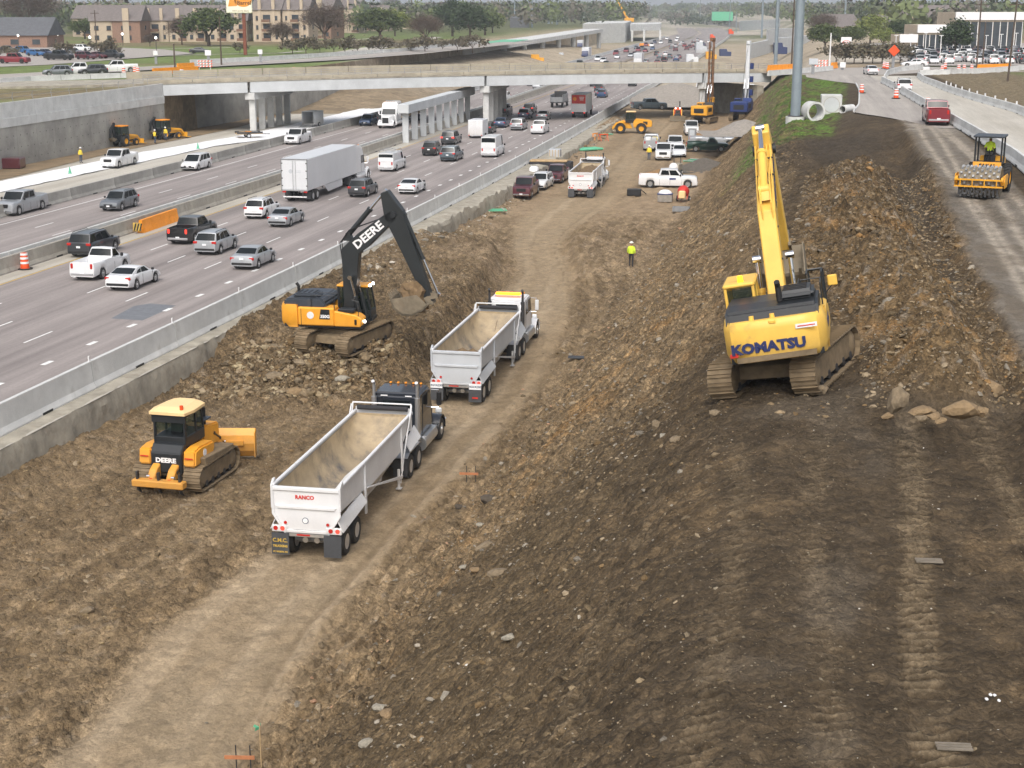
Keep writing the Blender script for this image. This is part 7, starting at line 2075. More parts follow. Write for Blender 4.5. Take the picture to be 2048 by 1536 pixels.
# ---- pipes, manhole box and the big steel pole
def ring_pipe(px, py, r, ln, th, label, z=None):
 p = G(px, py, 7.0); z = tz(p.x, p.y) if z is None else z
 p = G(px, py, z); mb = MB(); n = 28
 mb.lathe([(r, -ln / 2), (r, ln / 2), (r * .8, ln / 2), (r * .8, -ln / 2), (r, -ln / 2)], (0, 0, 0), 'y', n, caps=False)
 o = mb.build('concrete_pipe', M_['concrete'], smooth=35); o.location = (p.x, p.y, z + r * .97); o.rotation_euler = (0, 0, R(-th))
 return tag(o, label, 'pipe', 'concrete pipes on the green verge')
ring_pipe(1625, 242, .98, 1.5, -14, 'large concrete pipe section open to the camera beside the steel pole')
ring_pipe(1694, 226, .42, 2.2, 38, 'small concrete pipe right of the square manhole box')
p = G(1661, 228, 7.0); z = tz(p.x, p.y); p = G(1661, 228, z)
r_ = empty('manhole_box', p, R(-8)); tag(r_, 'square precast concrete box with a round knockout behind the pipes', 'concrete box')
mb = MB(); mb.cbox((0, 0, 1.0), (2.1, 2.0, 2.0), .05); bx = part('box_shell', mb, 'concrete', r_)
mb = MB(); mb.lathe([(.78, -1.02), (.82, -1.02), (.82, -.98), (.78, -.98)], (0, 0, 1.0), 'y', 28, caps=False); part('knockout_ring', mb, 'concrete_old', bx)
mb = MB(); mb.cyl((0, -1.006, 1.0), (0, -.99, 1.0), .77, n=28); part('knockout', mb, 'concrete_new', bx)
mb = MB(); mb.cyl((-1.056, 0, 1.0), (-1.04, 0, 1.0), .7, n=24); part('side_knockout', mb, 'concrete_old', bx)
def mono(px, py, z, d0, d1, h, label, base=False):
 p = G(px, py, z)
 if base:
  z = tz(p.x, p.y); p = G(px, py, z)
 r_ = empty('steel_pole', p); tag(r_, label, 'pole', 'grey steel poles')
 mb = MB(); mb.cyl((0, 0, 0), (0, 0, h), d0 / 2, d1 / 2, 20 if base else 8, True); part('shaft', mb, 'galv', r_, smooth=30)
 if base:
  mb = MB(); mb.cyl((0, 0, -.6), (0, 0, .55), .95, n=24); part('footing', mb, 'concrete', r_, smooth=30)
  mb = MB(); mb.cyl((0, 0, .55), (0, 0, .65), .78, n=20); part('base_plate', mb, 'steel_dark', r_)
 return r_
mono(1590, 244, 7.0, 1.02, .6, 32, 'tall thick grey steel pole on the green verge', True)
for (px, py, z, d, h, lb) in ((1551, 128, 7, .75, 40, 'tall grey steel pole behind the right end of the overpass'), (1689, 57, 7, 1.0, 50, 'left of two far grey poles above the car lot'), (1736, 56, 7, 1.3, 50, 'right of two far grey poles above the car lot'), (1029, 50, 7, .8, 46, 'far grey pole left of the pole cluster'), (1064, 55, 7, 1.1, 46, 'far grey pole nearest the dark roof'), (1072, 46, 7, 1.4, 46, 'thick far grey pole second in the cluster'), (1097, 48, 7, 1.5, 46, 'thick far grey pole in the middle of the cluster'), (1104, 48, 7, .8, 46, 'thin far grey pole right of the cluster middle'), (1114, 50, 7, 1.3, 46, 'far grey pole right in the cluster'), (1144, 44, 7, 1.8, 46, 'thickest far grey pole at the right of the cluster'), (1219, 38, 7, .9, 46, 'lone far grey pole above the far ramp'), (1523, 76, 5, .9, 46, 'far grey pole above the white walls beyond the overpass'), (1472, 66, 3, .5, 12, 'short far pole beyond the drill rigs'), (1459, 58, 5, .5, 30, 'thin far pole beside the green sign'), (1400, 40, 5, .6, 30, 'thin far pole on the bend of the highway'), (843, 22, 7, 1.2, 40, 'far pylon pole above the left trees'), (982, 22, 7, 1.6, 40, 'far white pylon pole beside the dark woods')):
 mono(px, py, z, d, d * .6, h, lb)
# ---- yard vehicles
def yd(kd, pn, px, py, th, label, **k):
 p = on_road(px, py); return car(kd, pn, (p.x, p.y, p.z + .03), rz(th), label, 'vehicles parked on the site', **k)
yd('bigpickup', 'maroon', 1052, 391, 190, 'maroon pickup truck facing the camera at the front of the parked row', )
yd('suv', 'white', 1083, 376, 195, 'white suv parked behind the maroon pickup truck')
yd('pickup', 'maroon', 1115, 362, 192, 'dark red pickup parked behind the white suv')
wp = yd('bigpickup', 'white', 1336, 374, 97, 'white pickup truck parked broadside in the yard with a blue door emblem')
mb = MB(); mb.cbox((.5, -1.045, .98), (.7, .01, .2), .004); part('door_emblem', mb, 'rig_blue', wp)
yd('bigpickup', 'white', 1327, 317, 187, 'white pickup facing the camera beside the yellow vested worker')
yd('bigpickup', 'white', 1350, 301, 186, 'white pickup parked behind the front white one')
yd('sedan', 'white', 1358, 312, 186, 'white sedan between the white pickups and the green pickup')
yd('shortpickup', 'green', 1415, 303, 95, 'dark green pickup parked broadside by the slope')
yd('bigpickup', 'silver', 1426, 293, 98, 'silver pickup parked behind the dark green one')
yd('bigpickup', 'white', 1382, 268, 184, 'white pickup facing the camera in front of the yellow drill rig')
up = yd('bigpickup', 'silver', 1303, 298, 8, 'silver utility pickup loaded with white and yellow gear')
yd('bigpickup', 'slate', 1298, 219, 80, 'blue grey pickup parked against the gravel pile')
yd('pickup', 'white', 1500, 187, 15, 'white pickup half hidden behind the blue drill rig')
for k, (x, y, m) in enumerate(((-1.4, .4, 'white_tape'), (-2.2, -.4, 'trailer_grey'), (-1.5, -.5, 'hivis_y'))):
 mb = MB(); mb.cbox((x, y, 1.35), (.8, .7, .7), .05); mb.xf(up.matrix_basis)
 tag(mb.build('storage_box', M_[m]), ('white', 'grey', 'yellow')[k] + ' box in the bed of the silver utility pickup', 'box')
# ---- heaps
mm('gravel_grey', srgb(142, 136, 128), .95, var=.18, scale=3, bump=.8, bscale=12)
mm('dark_dirt', srgb(92, 86, 78), .95, var=.2, scale=3, bump=.8, bscale=8)
mm('ochre_dirt', srgb(142, 112, 76), .95, var=.2, scale=3, bump=.8, bscale=8)
def heap(px, py, rx, ry, h, m, label, e=1.0, seed=1):
 p = on_road(px, py)
 n = 44
 g = np.linspace(-1.25, 1.25, n); A, B = np.meshgrid(g, g)
 rr = np.sqrt(A ** 2 + B ** 2) + .25 * fbm(A * 1.3 + seed, B * 1.3, 3, seed)
 z = h * np.clip(1 - rr, 0, 1) ** e; z = np.where(z > .75 * h, .75 * h + (z - .75 * h) * .7, z)
 z = z + .06 * h * fbm(A * 6, B * 6, 3, seed) * (rr < 1) - .08 * (rr >= 1)
 i = np.arange(n * n).reshape(n, n); q = np.stack([i[:-1, :-1], i[:-1, 1:], i[1:, 1:], i[1:, :-1]], -1).reshape(-1, 4)
 o = link('soil_heap', np_mesh('soil_heap', np.stack([A * rx, B * ry, z], -1).reshape(-1, 3), q, M_[m])); o.location = (p.x, p.y, p.z)
 return tag(o, label, 'heap')
heap(1352, 207, 10, 8, 4.2, 'gravel_grey', 'large pale grey gravel pile under the overpass', .9, 2)
heap(1490, 266, 4.6, 4.0, 1.9, 'gravel_grey', 'grey gravel heap at the foot of the slope by the blue rig', 1, 4)
heap(1438, 277, 4.5, 4, 1.6, 'ochre_dirt', 'ochre earth heap behind the silver pickup', 1, 5)
heap(1410, 338, 3.6, 3.0, 1.5, 'dark_dirt', 'dark grey earth heap beside the slope in the yard', 1, 6)
heap(1328, 348, 2.4, 2.0, .8, 'ochre_dirt', 'small brown heap behind the broadside white pickup', 1, 7)
# ---- yard clutter
def clutter(name, px, py, th, label, cat, fn, group=None):
 p = on_road(px, py); p.z = max(p.z, tz(p.x, p.y)); r_ = empty(name, p, rz(th)); tag(r_, label, cat, group); fn(r_); return r_
def f_john(r_):
 mb = MB(); mb.cbox((0, 0, 1.05), (1.1, 1.1, 2.1), .04); part('cabin', mb, 'steel_grey', r_)
 mb = MB(); mb.cbox((0, 0, 2.18), (1.16, 1.16, .18), .07); part('roof', mb, 'white_tape', r_)
 mb = MB(); mb.cbox((.56, 0, 1.0), (.03, .7, 1.8), .01); part('door', mb, 'trailer_grey', r_)
clutter('portable_toilet', 1384, 287, 190, 'grey portable toilet with a white roof behind the parked pickups', 'portable toilet', f_john)
def f_mixer(r_):
 mb = MB(); mb.lathe([(.15, -.8), (.45, -.6), (.62, -.1), (.55, .35), (.3, .8), (.26, .82)], (0, 0, 1.05), 'x', 16); part('drum', mb, 'red_decal', r_, smooth=40)
 mb = MB(); mb.cbox((.75, 0, .8), (.6, .7, .8), .1); part('engine_cover', mb, 'roof_tan', r_)
 for sg in (-1, 1):
  wheel(r_, -.1, sg * .62, .3, .16, .6)
  mb = MB(); mb.tube([(-.5, sg * .45, .3), (0, sg * .5, 1.0), (.5, sg * .45, .3)], .04, 6); part('cradle', mb, 'red_decal', r_)
 mb = MB(); mb.tube([(.5, 0, .4), (1.8, 0, .35)], .05, 6); part('drawbar', mb, 'steel_dark', r_)
clutter('cement_mixer', 1366, 403, 195, 'red cement mixer with a cream engine cover in front of the white pickup', 'mixer', f_mixer)
def f_tray(r_):
 mb = MB(); mb.box((0, 0, .05), (1.6, .9, .06)); part('floor_plate', mb, 'steel_grey', r_)
 for (c, d) in (((.8, 0, .25), (.05, .95, .4)), ((-.8, 0, .25), (.05, .95, .4)), ((0, .46, .25), (1.6, .05, .4)), ((0, -.46, .25), (1.6, .05, .4))):
  mb = MB(); mb.box(c, d); part('side_plate', mb, 'steel_grey', r_)
clutter('mortar_tray', 1362, 424, 100, 'grey metal mortar tray below the red mixer', 'tray', f_tray)
def f_tank(r_):
 mb = MB(); mb.cbox((0, 0, .4), (1.5, 1.1, .8), .03); part('crate', mb, 'gravel_grey', r_)
 mb = MB(); mb.ball((0, 0, .85), .7, 14, 8, (1, .75, .55)); part('bag', mb, 'white_tape', r_, smooth=50)
 mb = MB(); mb.box((0, 0, .8), (1.55, 1.15, .08)); part('rim_band', mb, 'rig_blue', r_)
clutter('material_tote', 1330, 403, 100, 'grey crate with a white bag left of the red mixer', 'crate', f_tank)
def f_pad(r_):
 mb = MB(); mb.cbox((0, 0, .35), (1.5, .9, .7), .06); part('box', mb, 'black', r_); mb = MB(); mb.tube([(.7, .3, .6), (1.3, .5, .1)], .05, 6); part('hose', mb, 'black', r_)
clutter('black_box', 1268, 391, 95, 'black box lying on the dirt left of the broadside white pickup', 'box', f_pad)
def f_light(r_):
 mb = MB(); mb.cbox((0, 0, .8), (1.8, 1.1, 1.0), .05); part('housing', mb, 'concrete_old', r_); mb = MB(); mb.ball((-.9, .1, .9), .55, 12, 8); part('tank', mb, 'white_tape', r_, smooth=50)
 for dy in (-.4, .4):
  mb = MB(); mb.box((.5, dy, 1.5), (.08, .08, 1.6)); part('post', mb, 'steel_dark', r_)
 mb = MB(); mb.box((.5, 0, 2.3), (.9, 1.2, .08)); part('roof', mb, 'trailer_grey', r_)
 for sg in (-1, 1):
  wheel(r_, 0, sg * .65, .3, .18, .6)
clutter('generator_trailer', 1352, 349, 20, 'open roofed generator trailer with a white tank behind the broadside pickup', 'generator', f_light)
mm('pipe_green', srgb(96, 178, 140), .5, var=.1, dirt=.15)
def f_green(r_):
 for k in range(7):
  mb = MB(); mb.cyl((-2.2, -.9 + .3 * k, .18), (2.2, -.9 + .3 * k + .2, .18), .15, n=10); part('pipe', mb, 'pipe_green', r_, smooth=40)
 for x in (-1.3, 1.3):
  mb = MB(); mb.box((x, 0, .03), (.15, 2.4, .06)); part('skid', mb, 'wood', r_)
clutter('pipe_bundle', 1172, 301, 60, 'bundle of sea green plastic pipes lying on the pavement edge', 'pipes', f_green)
def f_green2(r_):
 for k in range(3):
  mb = MB(); mb.cyl((-2.6, -.3 + .25 * k, .2), (2.6, -.3 + .25 * k, .2), .11, n=10); part('pipe', mb, 'pipe_green', r_, smooth=40)
clutter('pipe_bundle', 1132, 303, 20, 'narrow bundle of green pipes left of the larger bundle', 'pipes', f_green2)
def f_crate(r_):
 mb = MB(); mb.cbox((0, 0, .7), (1.6, 1.4, 1.4), .03); part('crate', mb, 'trailer_grey', r_)
 for k in range(4):
  mb = MB(); mb.box((.81, -.55 + k * .36, .7), (.03, .08, 1.4)); part('batten', mb, 'wood', r_)
clutter('wooden_crate', 1110, 321, 190, 'pale crate at the pavement edge behind the parked row', 'crate', f_crate)
def f_tarp(r_):
 mb = MB(); mb.cbox((0, 0, .8), (5.0, 2.2, 1.1), .1); part('load', mb, 'dark_cloth', r_)
 mb = MB(); mb.cbox((-.2, -.3, 1.45), (4.4, 1.6, .2), .05); part('timber_stack', mb, 'wood', r_)
 mb = MB(); mb.box((0, 0, .5), (5.2, 2.3, .12)); part('bed', mb, 'steel_dark', r_)
 for sg in (-1, 1):
  for x in (-.5, .5):
   wheel(r_, x, sg * 1.15, .36, .2, .6)
clutter('flat_trailer', 1102, 345, 100, 'flat trailer with dark cargo and timber behind the dark red pickup', 'trailer', f_tarp)
def f_bag(r_):
 mb = MB(); mb.cbox((0, 0, .7), (1.1, 1.0, 1.4), .2); part('sack', mb, 'white_tape', r_, smooth=50)
 for sg in (-1, 1):
  mb = MB(); mb.tube([(0, sg * .3, 1.3), (.15, sg * .3, 1.6), (.3, sg * .3, 1.3)], .03, 5); part('strap', mb, 'trailer_grey', r_)
clutter('bulk_bag', 1068, 357, 190, 'white bulk bag standing beside the parked row', 'bag', f_bag)
def f_bars(r_):
 for k in range(5):
  mb = MB(); mb.box((0, -.6 + .3 * k, .06), (3.0, .1, .1)); part('slat', mb, 'pipe_green', r_)
 for x in (-1.2, 1.2):
  mb = MB(); mb.box((x, 0, .13), (.12, 1.6, .06)); part('batten', mb, 'trailer_grey', r_)
clutter('form_panel', 982, 421, 80, 'green slatted form panel lying by the broken concrete', 'panel', f_bars)
clutter('form_panel', 1205, 268, 80, 'pale green slatted panel before the wheel loader', 'panel', f_bars)
clutter('form_panel', 1385, 322, 30, 'green slatted panel in front of the dark green pickup', 'panel', f_bars)
def f_horse(m):
 def f(r_):
  for x in (-.6, .6):
   mb = MB(); mb.tube([(x, -.35, 0), (x, 0, .9), (x, .35, 0)], .035, 5); part('leg', mb, m, r_)
  mb = MB(); mb.box((0, 0, .95), (1.6, .12, .14)); part('top_bar', mb, m, r_)
 return f
clutter('saw_horse', 1190, 280, 30, 'yellow saw horse beside the wheel loader', 'saw horse', f_horse('orange_w'))
clutter('saw_horse', 1207, 282, 60, 'orange saw horse right of the yellow one', 'saw horse', f_horse('orange'))
def f_stake(h, ribbon):
 def f(r_):
  mb = MB(); mb.box((0, 0, h / 2), (.05, .025, h)); part('lath', mb, 'wood', r_)
  if ribbon:
   for a in (0, 1.2, 2.6):
    mb = MB(); mb.slab((0, 0, h - .06), (.16 * math.cos(a), .16 * math.sin(a), h - .02), (.2 * math.cos(a), .2 * math.sin(a), h - .1), (0, 0, h - .12), .004); part('ribbon', mb, 'pipe_green', r_)
 return f
clutter('survey_stake', 523, 1536, 0, 'wooden survey stake with a pale green ribbon at the bottom edge', 'stake', f_stake(1.25, True))
mm('board_wood', srgb(176, 116, 78), .8, var=.2, scale=4, dirt=.3)
def f_batter(r_):
 mb = MB(); mb.box((0, 0, .28), (.8, .035, .10)); part('board', mb, 'board_wood', r_)
 for x in (-.1, .28):
  mb = MB(); mb.cyl((x, .03, -.2), (x, .03, .62), .018, n=6); part('steel_pin', mb, 'steel_dark', r_)
clutter('batter_board', 938, 968, 95, 'orange timber batter board with two steel pins at the slope toe', 'board', f_batter)
clutter('batter_board', 480, 1534, 92, 'orange timber board beside the survey stake at the bottom edge', 'board', f_batter)
def f_mat(r_):
 mb = MB(); mb.box((0, 0, .04), (.9, .5, .06)); part('plate', mb, 'flap', r_)
clutter('rubber_mat', 1152, 721, 95, 'dark rubber mat on the ground by the slope toe', 'mat', f_mat)
mm('lath_grey', srgb(122, 114, 102), .9, var=.2, scale=6)
def f_planks(r_):
 for k in range(3):
  mb = MB(); mb.box((0, -.08 + .09 * k, .03), (.55, .04, .03)); part('plank', mb, 'lath_grey', r_)
clutter('wood_scrap', 1858, 1124, 95, 'weathered bundle of laths in the upper track mark', 'wood', f_planks)
clutter('wood_scrap', 1908, 1497, 95, 'weathered bundle of laths in the lower track mark', 'wood', f_planks)
def f_litter(r_):
 for k in range(4):
  mb = MB(); mb.ball((.12 * math.cos(k * 1.9), .12 * math.sin(k * 1.9), .015), .04, 7, 5, (1.2, .8, .5)); part('lump', mb, 'white_tape', r_)
clutter('litter', 1985, 1400, 0, 'small clump of white litter near the right edge', 'litter', f_litter)
# ---- people
def person_proto(name, pose, shirt, pants):
 J = dict(pel=(0, 0, .96), wst=(0, 0, 1.08), chs=(0.02, 0, 1.32), nck=(.02, 0, 1.52), hd0=(.03, 0, 1.60), hd1=(.04, 0, 1.76),
             shl=(.0, .19, 1.44), ell=(-.02 + pose, .27, 1.16), hal=(.10 + pose, .28, .92), shr=(.0, -.19, 1.44), elr=(-.02 - pose, -.27, 1.16), har=(.10 - pose, -.28, .92),
             hpl=(0, .10, .93), knl=(.05 + pose * .8, .11, .50), anl=(-.02 + pose * .8, .11, .08), tol=(.17 + pose * .8, .12, .04), hpr=(0, -.10, .93), knr=(.05 - pose * .8, -.11, .50), anr=(-.02 - pose * .8, -.11, .08), tor=(.17 - pose * .8, -.12, .04),
             fl1=(.14 + pose, .29, .83), fl2=(.16 + pose, .26, .85), fr1=(.14 - pose, -.29, .83), fr2=(.16 - pose, -.26, .85))
 rad = dict(pel=.16, wst=.15, chs=.17, nck=.07, hd0=.085, hd1=.09, shl=.075, ell=.052, hal=.038, shr=.075, elr=.052, har=.038, hpl=.10, knl=.068, anl=.05, tol=.045, hpr=.10, knr=.068, anr=.05, tor=.045, fl1=.02, fl2=.014, fr1=.02, fr2=.014)
 E = [('pel', 'wst'), ('wst', 'chs'), ('chs', 'nck'), ('nck', 'hd0'), ('hd0', 'hd1'), ('chs', 'shl'), ('shl', 'ell'), ('ell', 'hal'), ('hal', 'fl1'), ('hal', 'fl2'), ('chs', 'shr'), ('shr', 'elr'), ('elr', 'har'), ('har', 'fr1'), ('har', 'fr2'), ('pel', 'hpl'), ('hpl', 'knl'), ('knl', 'anl'), ('anl', 'tol'), ('pel', 'hpr'), ('hpr', 'knr'), ('knr', 'anr'), ('anr', 'tor')]
 ks = list(J); me = bpy.data.meshes.new('body'); me.from_pydata([J[k] for k in ks], [(ks.index(a), ks.index(b)) for a, b in E], [])
 o = bpy.data.objects.new('body', me); col.objects.link(o)
 md = o.modifiers.new('s', 'SKIN'); o.modifiers.new('u', 'SUBSURF').levels = 1
 for i, k in enumerate(ks):
  sv = me.skin_vertices[0].data[i]; sv.radius = (rad[k], rad[k] * (1.25 if k in ('pel', 'wst', 'chs') else 1)); sv.use_root = (k == 'pel')
 bpy.context.view_layer.update()
 body = bpy.data.meshes.new_from_object(o.evaluated_get(bpy.context.evaluated_depsgraph_get())); bpy.data.objects.remove(o)
 for m in (shirt, pants, 'skin', 'black'):
  body.materials.append(M_[m])
 for f in body.polygons:
  c = f.center; f.use_smooth = True
  f.material_index = 2 if (c.z > 1.55 or (abs(c.y) > .2 and c.z < 1.0 and c.z > .7)) else (0 if c.z > .98 else (3 if c.z < .13 else 1))
 mb = MB(); mb.ball((.04, 0, 1.78), .125, 14, 8, (1.1, 1, .75)); mb.cyl((.06, 0, 1.755), (.06, 0, 1.775), .165, n=16); hat = mb.mesh('hard_hat', [M_['hardhat']], smooth=50)
 mb = MB()
 mb.loft([[(.19 * math.cos(t) * k + .01, .225 * math.sin(t) * k, z) for t in [i * math.pi / 7 for i in range(14)]] for z, k in ((1.0, .98), (1.2, .98), (1.38, 1.06), (1.5, .62))], cap=False); vest = mb.mesh('vest', [M_[shirt]], smooth=50)
 mb = MB(); mb.ball((.115, 0, 1.67), .018, 6, 5); nose = mb.mesh('nose', [M_['skin']])
 return body, hat, vest, nose
_pp = [person_proto('a', .10, 'hivis', 'dark_cloth'), person_proto('b', .03, 'hivis_y', 'denim')]
def person(px, py, th, label, k=1, s=1.0, z=None, sit=False, at=None):
 p = at if at is not None else (on_road(px, py) if z is None else G(px, py, z))
 if at is None and z is None:
  p.z = max(p.z, tz(p.x, p.y)) - .02
 r_ = empty('person', p, rz(th)); tag(r_, label, 'person'); r_.scale = (s, s, s)
 for nm, me in zip(('body', 'hard_hat', 'vest', 'nose'), _pp[k]):
  link(nm, me, r_)
 return r_
person(1262, 536, 8, 'worker in a lime vest and white hard hat walking away up the cut', 0, 1.06)
person(1298, 320, 190, 'worker in a yellow jacket standing left of the white pickups', 1, 1.02)
person(162, 326, 120, 'worker in a yellow jacket at the left end of the white sheeting', 1, 1.0, .05)
person(310, 287, 40, 'worker in a yellow vest between the two backhoes', 1, 1.0, .06)
person(332, 281, 200, 'worker in an orange and yellow vest beside the right backhoe', 1, 1.0, .06)
person(1384, 208, 180, 'worker in a lime vest on the ground left of the yellow drill mast', 0, 1.0)
rp = bpy.data.objects['soil_roller']
def seated(root_m, x, y, z, label):
 me = bpy.data.meshes.new('body')
 P = [(0, 0, .12), (0, 0, .3), (.02, 0, .55), (.02, 0, .72), (.04, 0, .80), (.05, 0, .95), (0, .2, .62), (.15, .26, .40), (.38, .16, .42), (0, -.2, .62), (.15, -.26, .40), (.38, -.16, .42), (.05, .11, .1), (.42, .14, .12), (.46, .14, -.3), (.05, -.11, .1), (.42, -.14, .12), (.46, -.14, -.3)]
 E = [(0, 1), (1, 2), (2, 3), (3, 4), (4, 5), (2, 6), (6, 7), (7, 8), (2, 9), (9, 10), (10, 11), (0, 12), (12, 13), (13, 14), (0, 15), (15, 16), (16, 17)]
 rd_ = [.16, .15, .17, .07, .09, .09, .08, .055, .04, .08, .055, .04, .1, .07, .05, .1, .07, .05]
 me.from_pydata(P, E, []); o = bpy.data.objects.new('body', me); col.objects.link(o); o.modifiers.new('s', 'SKIN'); o.modifiers.new('u', 'SUBSURF').levels = 1
 for i, r in enumerate(rd_):
  me.skin_vertices[0].data[i].radius = (r, r); me.skin_vertices[0].data[i].use_root = (i == 0)
 bpy.context.view_layer.update()
 body = bpy.data.meshes.new_from_object(o.evaluated_get(bpy.context.evaluated_depsgraph_get())); bpy.data.objects.remove(o)
 for m in ('hivis', 'dark_cloth', 'skin'):
  body.materials.append(M_[m])
 for f in body.polygons:
  c = f.center; f.use_smooth = True; f.material_index = 2 if c.z > .76 or (c.x > .3 and c.z > .3) else (0 if c.z > .22 and c.x < .35 else 1)
 M = root_m @ Matrix.Translation((x, y, z))
 r_ = empty('person'); r_.matrix_basis = M; tag(r_, label, 'person')
 link('body', body, r_)
 mb = MB(); mb.ball((.05, 0, .98), .125, 12, 7, (1.1, 1, .75)); mb.cyl((.07, 0, .955), (.07, 0, .975), .165, n=14); part('hard_hat', mb, 'hardhat', r_, smooth=50)
 return r_
seated(rp.matrix_basis, -.5, 0, 2.05, 'operator in a lime vest seated on the padfoot roller')
seated(bpy.data.objects['bulldozer'].matrix_basis, -.62, 0, 2.25, 'operator in a lime vest inside the bulldozer cab')
seated(de.matrix_basis @ Matrix.Rotation(R(-76), 4, 'Z'), .3, 1.05, 2.1, 'operator inside the cab of the black boom excavator')
# ---- crash cushion on the median, far lane items
block_run('crash_cushion', 'yellow water filled crash cushion on the median', [W(-20.9, G(232, 466).y, .0), W(-21.1, G(300, 446).y + 1.5, .0)], 1.05, 'orange_w', 'crash cushion', 'cushion_module', .62, 1.9)
cc = bpy.data.objects['crash_cushion']
mb = MB(); mb.cbox((-.1, -.45, .55), (.7, .06, .7), .02); n0 = part('nose_panel', mb, 'yellow_paint', cc); n0.rotation_euler = (0, 0, -.2)
for k in range(3):
 mb = MB(); mb.slab((-.4 + k * .25, -.49, .25), (-.28 + k * .25, -.49, .25), (-.1 + k * .25, -.49, .85), (-.22 + k * .25, -.49, .85), .006); part('chevron', mb, 'black', n0)
def f_utrail(r_):
 mb = MB(); mb.box((0, 0, .6), (3.6, 1.9, .1)); part('bed', mb, 'wood', r_)
 for sg in (-1, 1):
  mb = MB(); mb.box((0, sg * .95, .75), (3.6, .05, .25)); part('side_rail', mb, 'steel_dark', r_); wheel(r_, -.2, sg * 1.05, .33, .2, .6)
 mb = MB(); mb.tube([(1.8, 0, .5), (3.0, 0, .45)], .05, 6); part('drawbar', mb, 'steel_dark', r_)
 for k in range(3):
  mb = MB(); mb.cbox((-.9 + k * .9, .1 * k, .75), (.8, 1.2, .18), .03); part('lumber', mb, ('wood', 'orange_w', 'steel_grey')[k], r_)
p = G(498, 276, 0); r_ = empty('utility_trailer', p + Vector((0, 0, .05)), rz(70)); tag(r_, 'low utility trailer with lumber beside the white sheeting', 'trailer'); f_utrail(r_)
p = G(626, 253, 0); r_ = empty('cargo_trailer', p + Vector((0, 0, .03)), rz(200)); tag(r_, 'grey enclosed trailer with its dark end door open below the overpass', 'trailer')
for (c, d, nm) in (((-1.6, 0, 1.35), (.06, 2.0, 1.9), 'front_wall'), ((0, 1.0, 1.35), (3.2, .06, 1.9), 'side_wall'), ((0, -1.0, 1.35), (3.2, .06, 1.9), 'side_wall'), ((0, 0, 2.33), (3.3, 2.1, .06), 'roof'), ((0, 0, .4), (3.2, 2.0, .08), 'floor_panel')):
 mb = MB(); mb.box(c, d); part(nm, mb, 'trailer_grey', r_)
for sg in (-1, 1):
 wheel(r_, 0, sg * 1.1, .34, .2, .6)
mb = MB(); mb.slab((1.65, -.95, .4), (1.65, .95, .4), (2.9, .95, .05), (2.9, -.95, .05), .05); part('ramp_door', mb, 'steel_grey', r_)
for (px, py, c, lb) in ((140, 347, 'pipe_green', 'green cone on the left part of the white sheeting'), (396, 297, 'pipe_green', 'green cone on the site lane below the backhoes'), (243, 262 + 0, 'orange', 'orange cone by the retaining wall')):
 mb = MB(); mb.cyl((0, 0, .03), (0, 0, .75), .17, .03, 10); mb.box((0, 0, .02), (.4, .4, .04)); o = mb.build('traffic_cone', M_[c]); o.location = G(px, py, .08); tag(o, lb, 'cone')
mb = MB(); mb.cbox((0, 0, .6), (3.0, 2.2, 1.2), .1); o = mb.build('red_skip', M_['red']) if 'red' in M_ else mb.build('metal_skip', PAINT['maroon']); o.location = G(20, 336, .05); tag(o, 'dark red metal skip below the wall at the left edge', 'skip')
r_ = empty('median_bent', W(-21.2, 206)); tag(r_, 'new pale concrete bent cap on a row of columns in the median', 'bridge bent'); R0 = r_.location.copy()
a = W(-21.2, 204) - R0; b = W(-21.6, 249) - R0; d = (b - a).normalized(); s = Vector((d.y, -d.x, 0)); up_ = Vector((0, 0, 1))
mb = MB(); mb.loft([[q + s * .8 + up_ * 4.0, q + s * .8 + up_ * 5.2, q - s * .8 + up_ * 5.2, q - s * .8 + up_ * 4.0] for q in (a, b)]); part('bent_cap', mb, 'concrete_new', r_, bev=.05)
for k in range(9):
 q = a + (b - a) * (.03 + k * .115); mb = MB(); mb.prism([(q.x - .42, q.y - .42), (q.x + .42, q.y - .42), (q.x + .42, q.y + .42), (q.x - .42, q.y + .42)], .0, 4.0, 'z'); part('column', mb, 'concrete_new', r_, bev=.05)
# ---- vegetation
def leaf_mat(name, c):
 m = bpy.data.materials.new(name); m.use_nodes = True; nt = m.node_tree; b = nt.nodes['Principled BSDF']
 b.inputs['Roughness'].default_value = .8; b.inputs['Specular IOR Level'].default_value = .2
 at = nt.nodes.new('ShaderNodeAttribute'); at.attribute_name = 'soil'; oi = nt.nodes.new('ShaderNodeObjectInfo')
 mx = nt.nodes.new('ShaderNodeMix'); mx.data_type = 'RGBA'; mx.blend_type = 'MULTIPLY'; mx.inputs['Factor'].default_value = 1; mx.inputs[7].default_value = (*c, 1)
 nt.links.new(at.outputs['Color'], mx.inputs[6]); nt.links.new(mx.outputs[2], b.inputs['Base Color'])
 return m
M_['leaf_oak'] = leaf_mat('leaf_oak', srgb(80, 92, 56)); M_['leaf_dark'] = leaf_mat('leaf_dark', srgb(62, 76, 52)); M_['leaf_fresh'] = leaf_mat('leaf_fresh', srgb(122, 132, 74)); M_['twig'] = leaf_mat('twig', srgb(92, 80, 72)); M_['forest'] = leaf_mat('forest', (1, 1, 1)); M_['hedge'] = leaf_mat('hedge', srgb(104, 98, 84))
mm('bark', srgb(84, 72, 62), .95, var=.25, scale=3, bump=.5)
_g = np.random.default_rng(3)
